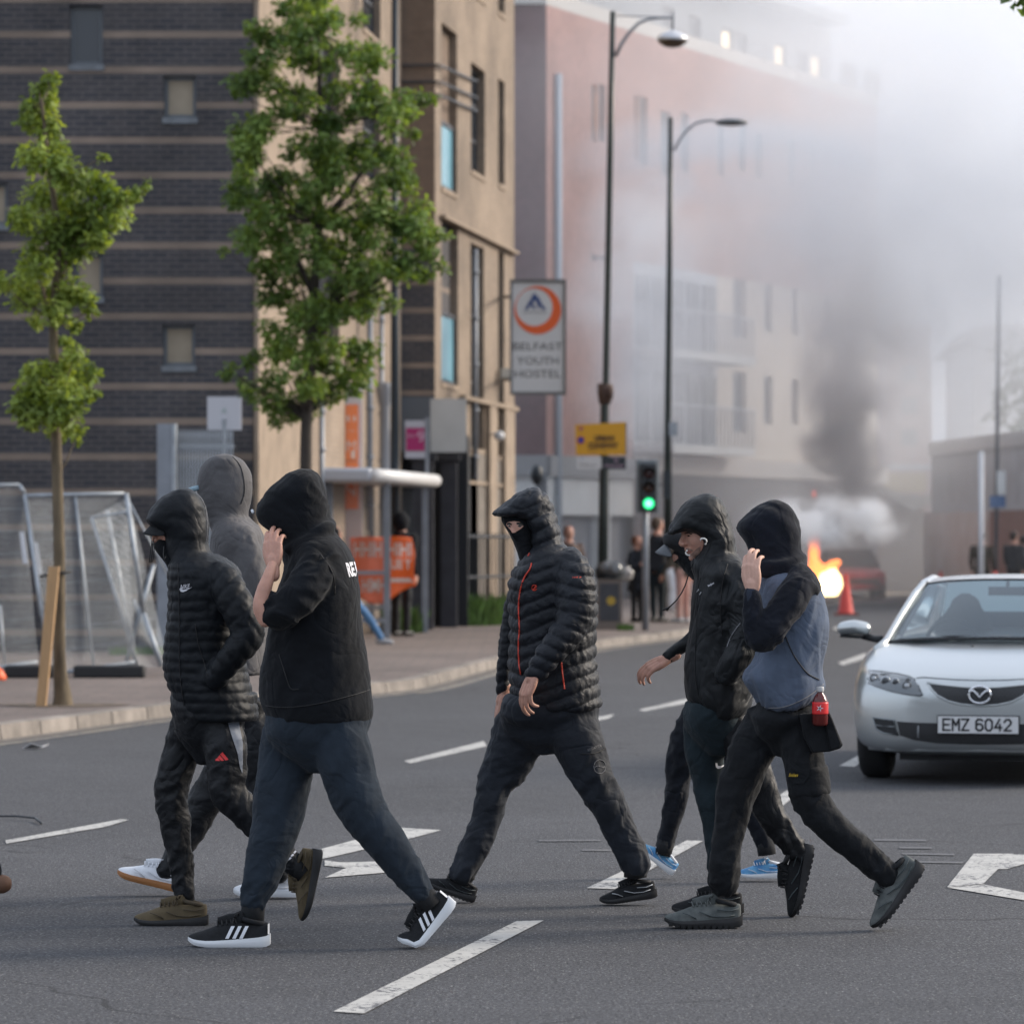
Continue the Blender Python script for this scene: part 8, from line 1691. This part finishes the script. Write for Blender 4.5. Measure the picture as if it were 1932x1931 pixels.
# ============================================================ smoke
def vol_mat(name, dens, col, nscale, lo, hi, kind='puff', absorb=1.0, seed=0.0, aniso=.25, stretch=(1, 1, 1)):
    m = bpy.data.materials.new(name); m.use_nodes = True; n, l = nodes_of(m); n.clear(); o_ = n.new('ShaderNodeOutputMaterial'); pv = n.new('ShaderNodeVolumePrincipled'); tc = n.new('ShaderNodeTexCoord')
    pv.inputs['Color'].default_value = (*col, 1); pv.inputs['Anisotropy'].default_value = aniso
    t = n.new('ShaderNodeTexNoise'); t.inputs['Scale'].default_value = nscale; t.inputs['Detail'].default_value = 3; t.inputs['Roughness'].default_value = .55; t.inputs['Distortion'].default_value = .6
    ge = n.new('ShaderNodeNewGeometry'); mp = n.new('ShaderNodeMapping'); mp.inputs['Location'].default_value = (seed, seed * 2, seed * 3); mp.inputs['Scale'].default_value = stretch; l.new(tc.outputs['Object'], mp.inputs['Vector']); l.new(mp.outputs[0], t.inputs['Vector'])
    mr = n.new('ShaderNodeMapRange'); mr.inputs[1].default_value = lo; mr.inputs[2].default_value = hi; l.new(t.outputs['Fac'], mr.inputs[0])
    ln = n.new('ShaderNodeVectorMath'); ln.operation = 'LENGTH'; gm = n.new('ShaderNodeVectorMath'); gm.operation = 'MULTIPLY_ADD'; gm.inputs[1].default_value = (2, 2, 2); gm.inputs[2].default_value = (-1, -1, -1); l.new(tc.outputs['Generated'], gm.inputs[0]); l.new(gm.outputs[0], ln.inputs[0])
    fo = n.new('ShaderNodeMapRange'); fo.interpolation_type = 'SMOOTHSTEP'; fo.inputs[1].default_value = 1.0; fo.inputs[2].default_value = .35; l.new(ln.outputs['Value'], fo.inputs[0])
    a = n.new('ShaderNodeMath'); a.operation = 'MULTIPLY'; l.new(mr.outputs[0], a.inputs[0]); l.new(fo.outputs[0], a.inputs[1])
    b_ = n.new('ShaderNodeMath'); b_.operation = 'MULTIPLY'; b_.inputs[1].default_value = dens; l.new(a.outputs[0], b_.inputs[0]); l.new(b_.outputs[0], pv.inputs['Density']); l.new(pv.outputs[0], o_.inputs['Volume']); return m
def puff(u, v, Z, rx, ry, rz, dens, col, ns, lo, hi, label, seed=0.0, tilt=0.0, stretch=(1, 1, 1)):
    c = P(u, v, Z); mb = MB(); mb.sphere((0, 0, 0), (rx, ry, rz), 20, 12)
    o = mb.build('smoke', vol_mat('smoke_%d_%d' % (u, v), dens, col, ns, lo, hi, seed=seed, stretch=stretch)); o.location = c; o.rotation_euler = (0, tilt, 0)
    return tag(o, label, 'smoke', kind='stuff')
WC = (.985, .988, .995)
def smoke_bank(x0, x1, y0, y1, z1, dens, label, seed=0):
    mb = MB(); mb.box((x0, y0, .02), (x1, y1, z1)); m = vol_mat('smoke_bank_%d' % seed, dens, (.965, .980, .999), .15, .36, .62, seed=seed); nn, ll = nodes_of(m)
    mul = [q for q in nn if q.type == 'MATH' and q.inputs[1].is_linked][0]; ll.remove(mul.inputs[1].links[0])
    sp = nn.new('ShaderNodeSeparateXYZ'); tc = [q for q in nn if q.type == 'TEX_COORD'][0]; ll.new(tc.outputs['Generated'], sp.inputs[0])
    def ramp(out, a, b_): q = nn.new('ShaderNodeMapRange'); q.interpolation_type = 'SMOOTHSTEP'; q.inputs[1].default_value = a; q.inputs[2].default_value = b_; ll.new(out, q.inputs[0]); return q.outputs[0]
    f = math2('MULTIPLY', math2('MULTIPLY', ramp(sp.outputs[1], 0, .35), ramp(sp.outputs[0], 0, .12), nn, ll), math2('MULTIPLY', ramp(sp.outputs[2], -.18, .36), ramp(sp.outputs[2], 1.0, .7), nn, ll), nn, ll); ll.new(f, mul.inputs[1])
    return tag(mb.build('smoke', m), label, 'smoke', kind='stuff')
smoke_bank(-2.5, 30, 84, 126, 24, .100, 'pale smoke filling the street from the lamps to the far buildings', 3)
puff(1225, 600, 90, 2.4, 3.2, 4.2, .70, WC, .42, .42, .60, 'white wisp of smoke between the two street lamps', 2.2)
puff(1760, 400, 94, 7.5, 5, 5.2, .46, (.86, .875, .90), .26, .42, .60, 'grey rolling smoke above the fire', 5.7)
puff(1360, 300, 92, 4.2, 3, 1.3, .60, (.80, .85, .90), .30, .40, .60, 'blue-grey smoke bank crossing behind the lamps', 8.8, stretch=(1, 1, 1.6))
puff(1592, 835, 100, 1.35, 1.2, 2.2, 4.2, (.42, .40, .42), .80, .44, .60, 'dark column of smoke rising from the fire', 3.0, tilt=.12)
puff(1600, 700, 99, 1.7, 1.4, 2.3, 1.7, (.55, .53, .54), .8, .44, .60, 'thinning dark smoke halfway up the column', 12.0, tilt=.1)
puff(1625, 580, 97, 2.2, 1.8, 3.0, 1.0, (.78, .76, .75), .55, .42, .60, 'brownish grey smoke above the dark column', 6.0, tilt=.2)
puff(1585, 985, 91, 1.7, .7, .80, 7.0, (.9995, .9995, .9995), 1.2, .43, .52, 'dense white smoke boiling over the burning car', 7.0)
puff(1480, 985, 90, 1.2, .7, .7, 3.0, WC, 1.1, .42, .55, 'smaller white smoke cloud left of the flames', 15.0)
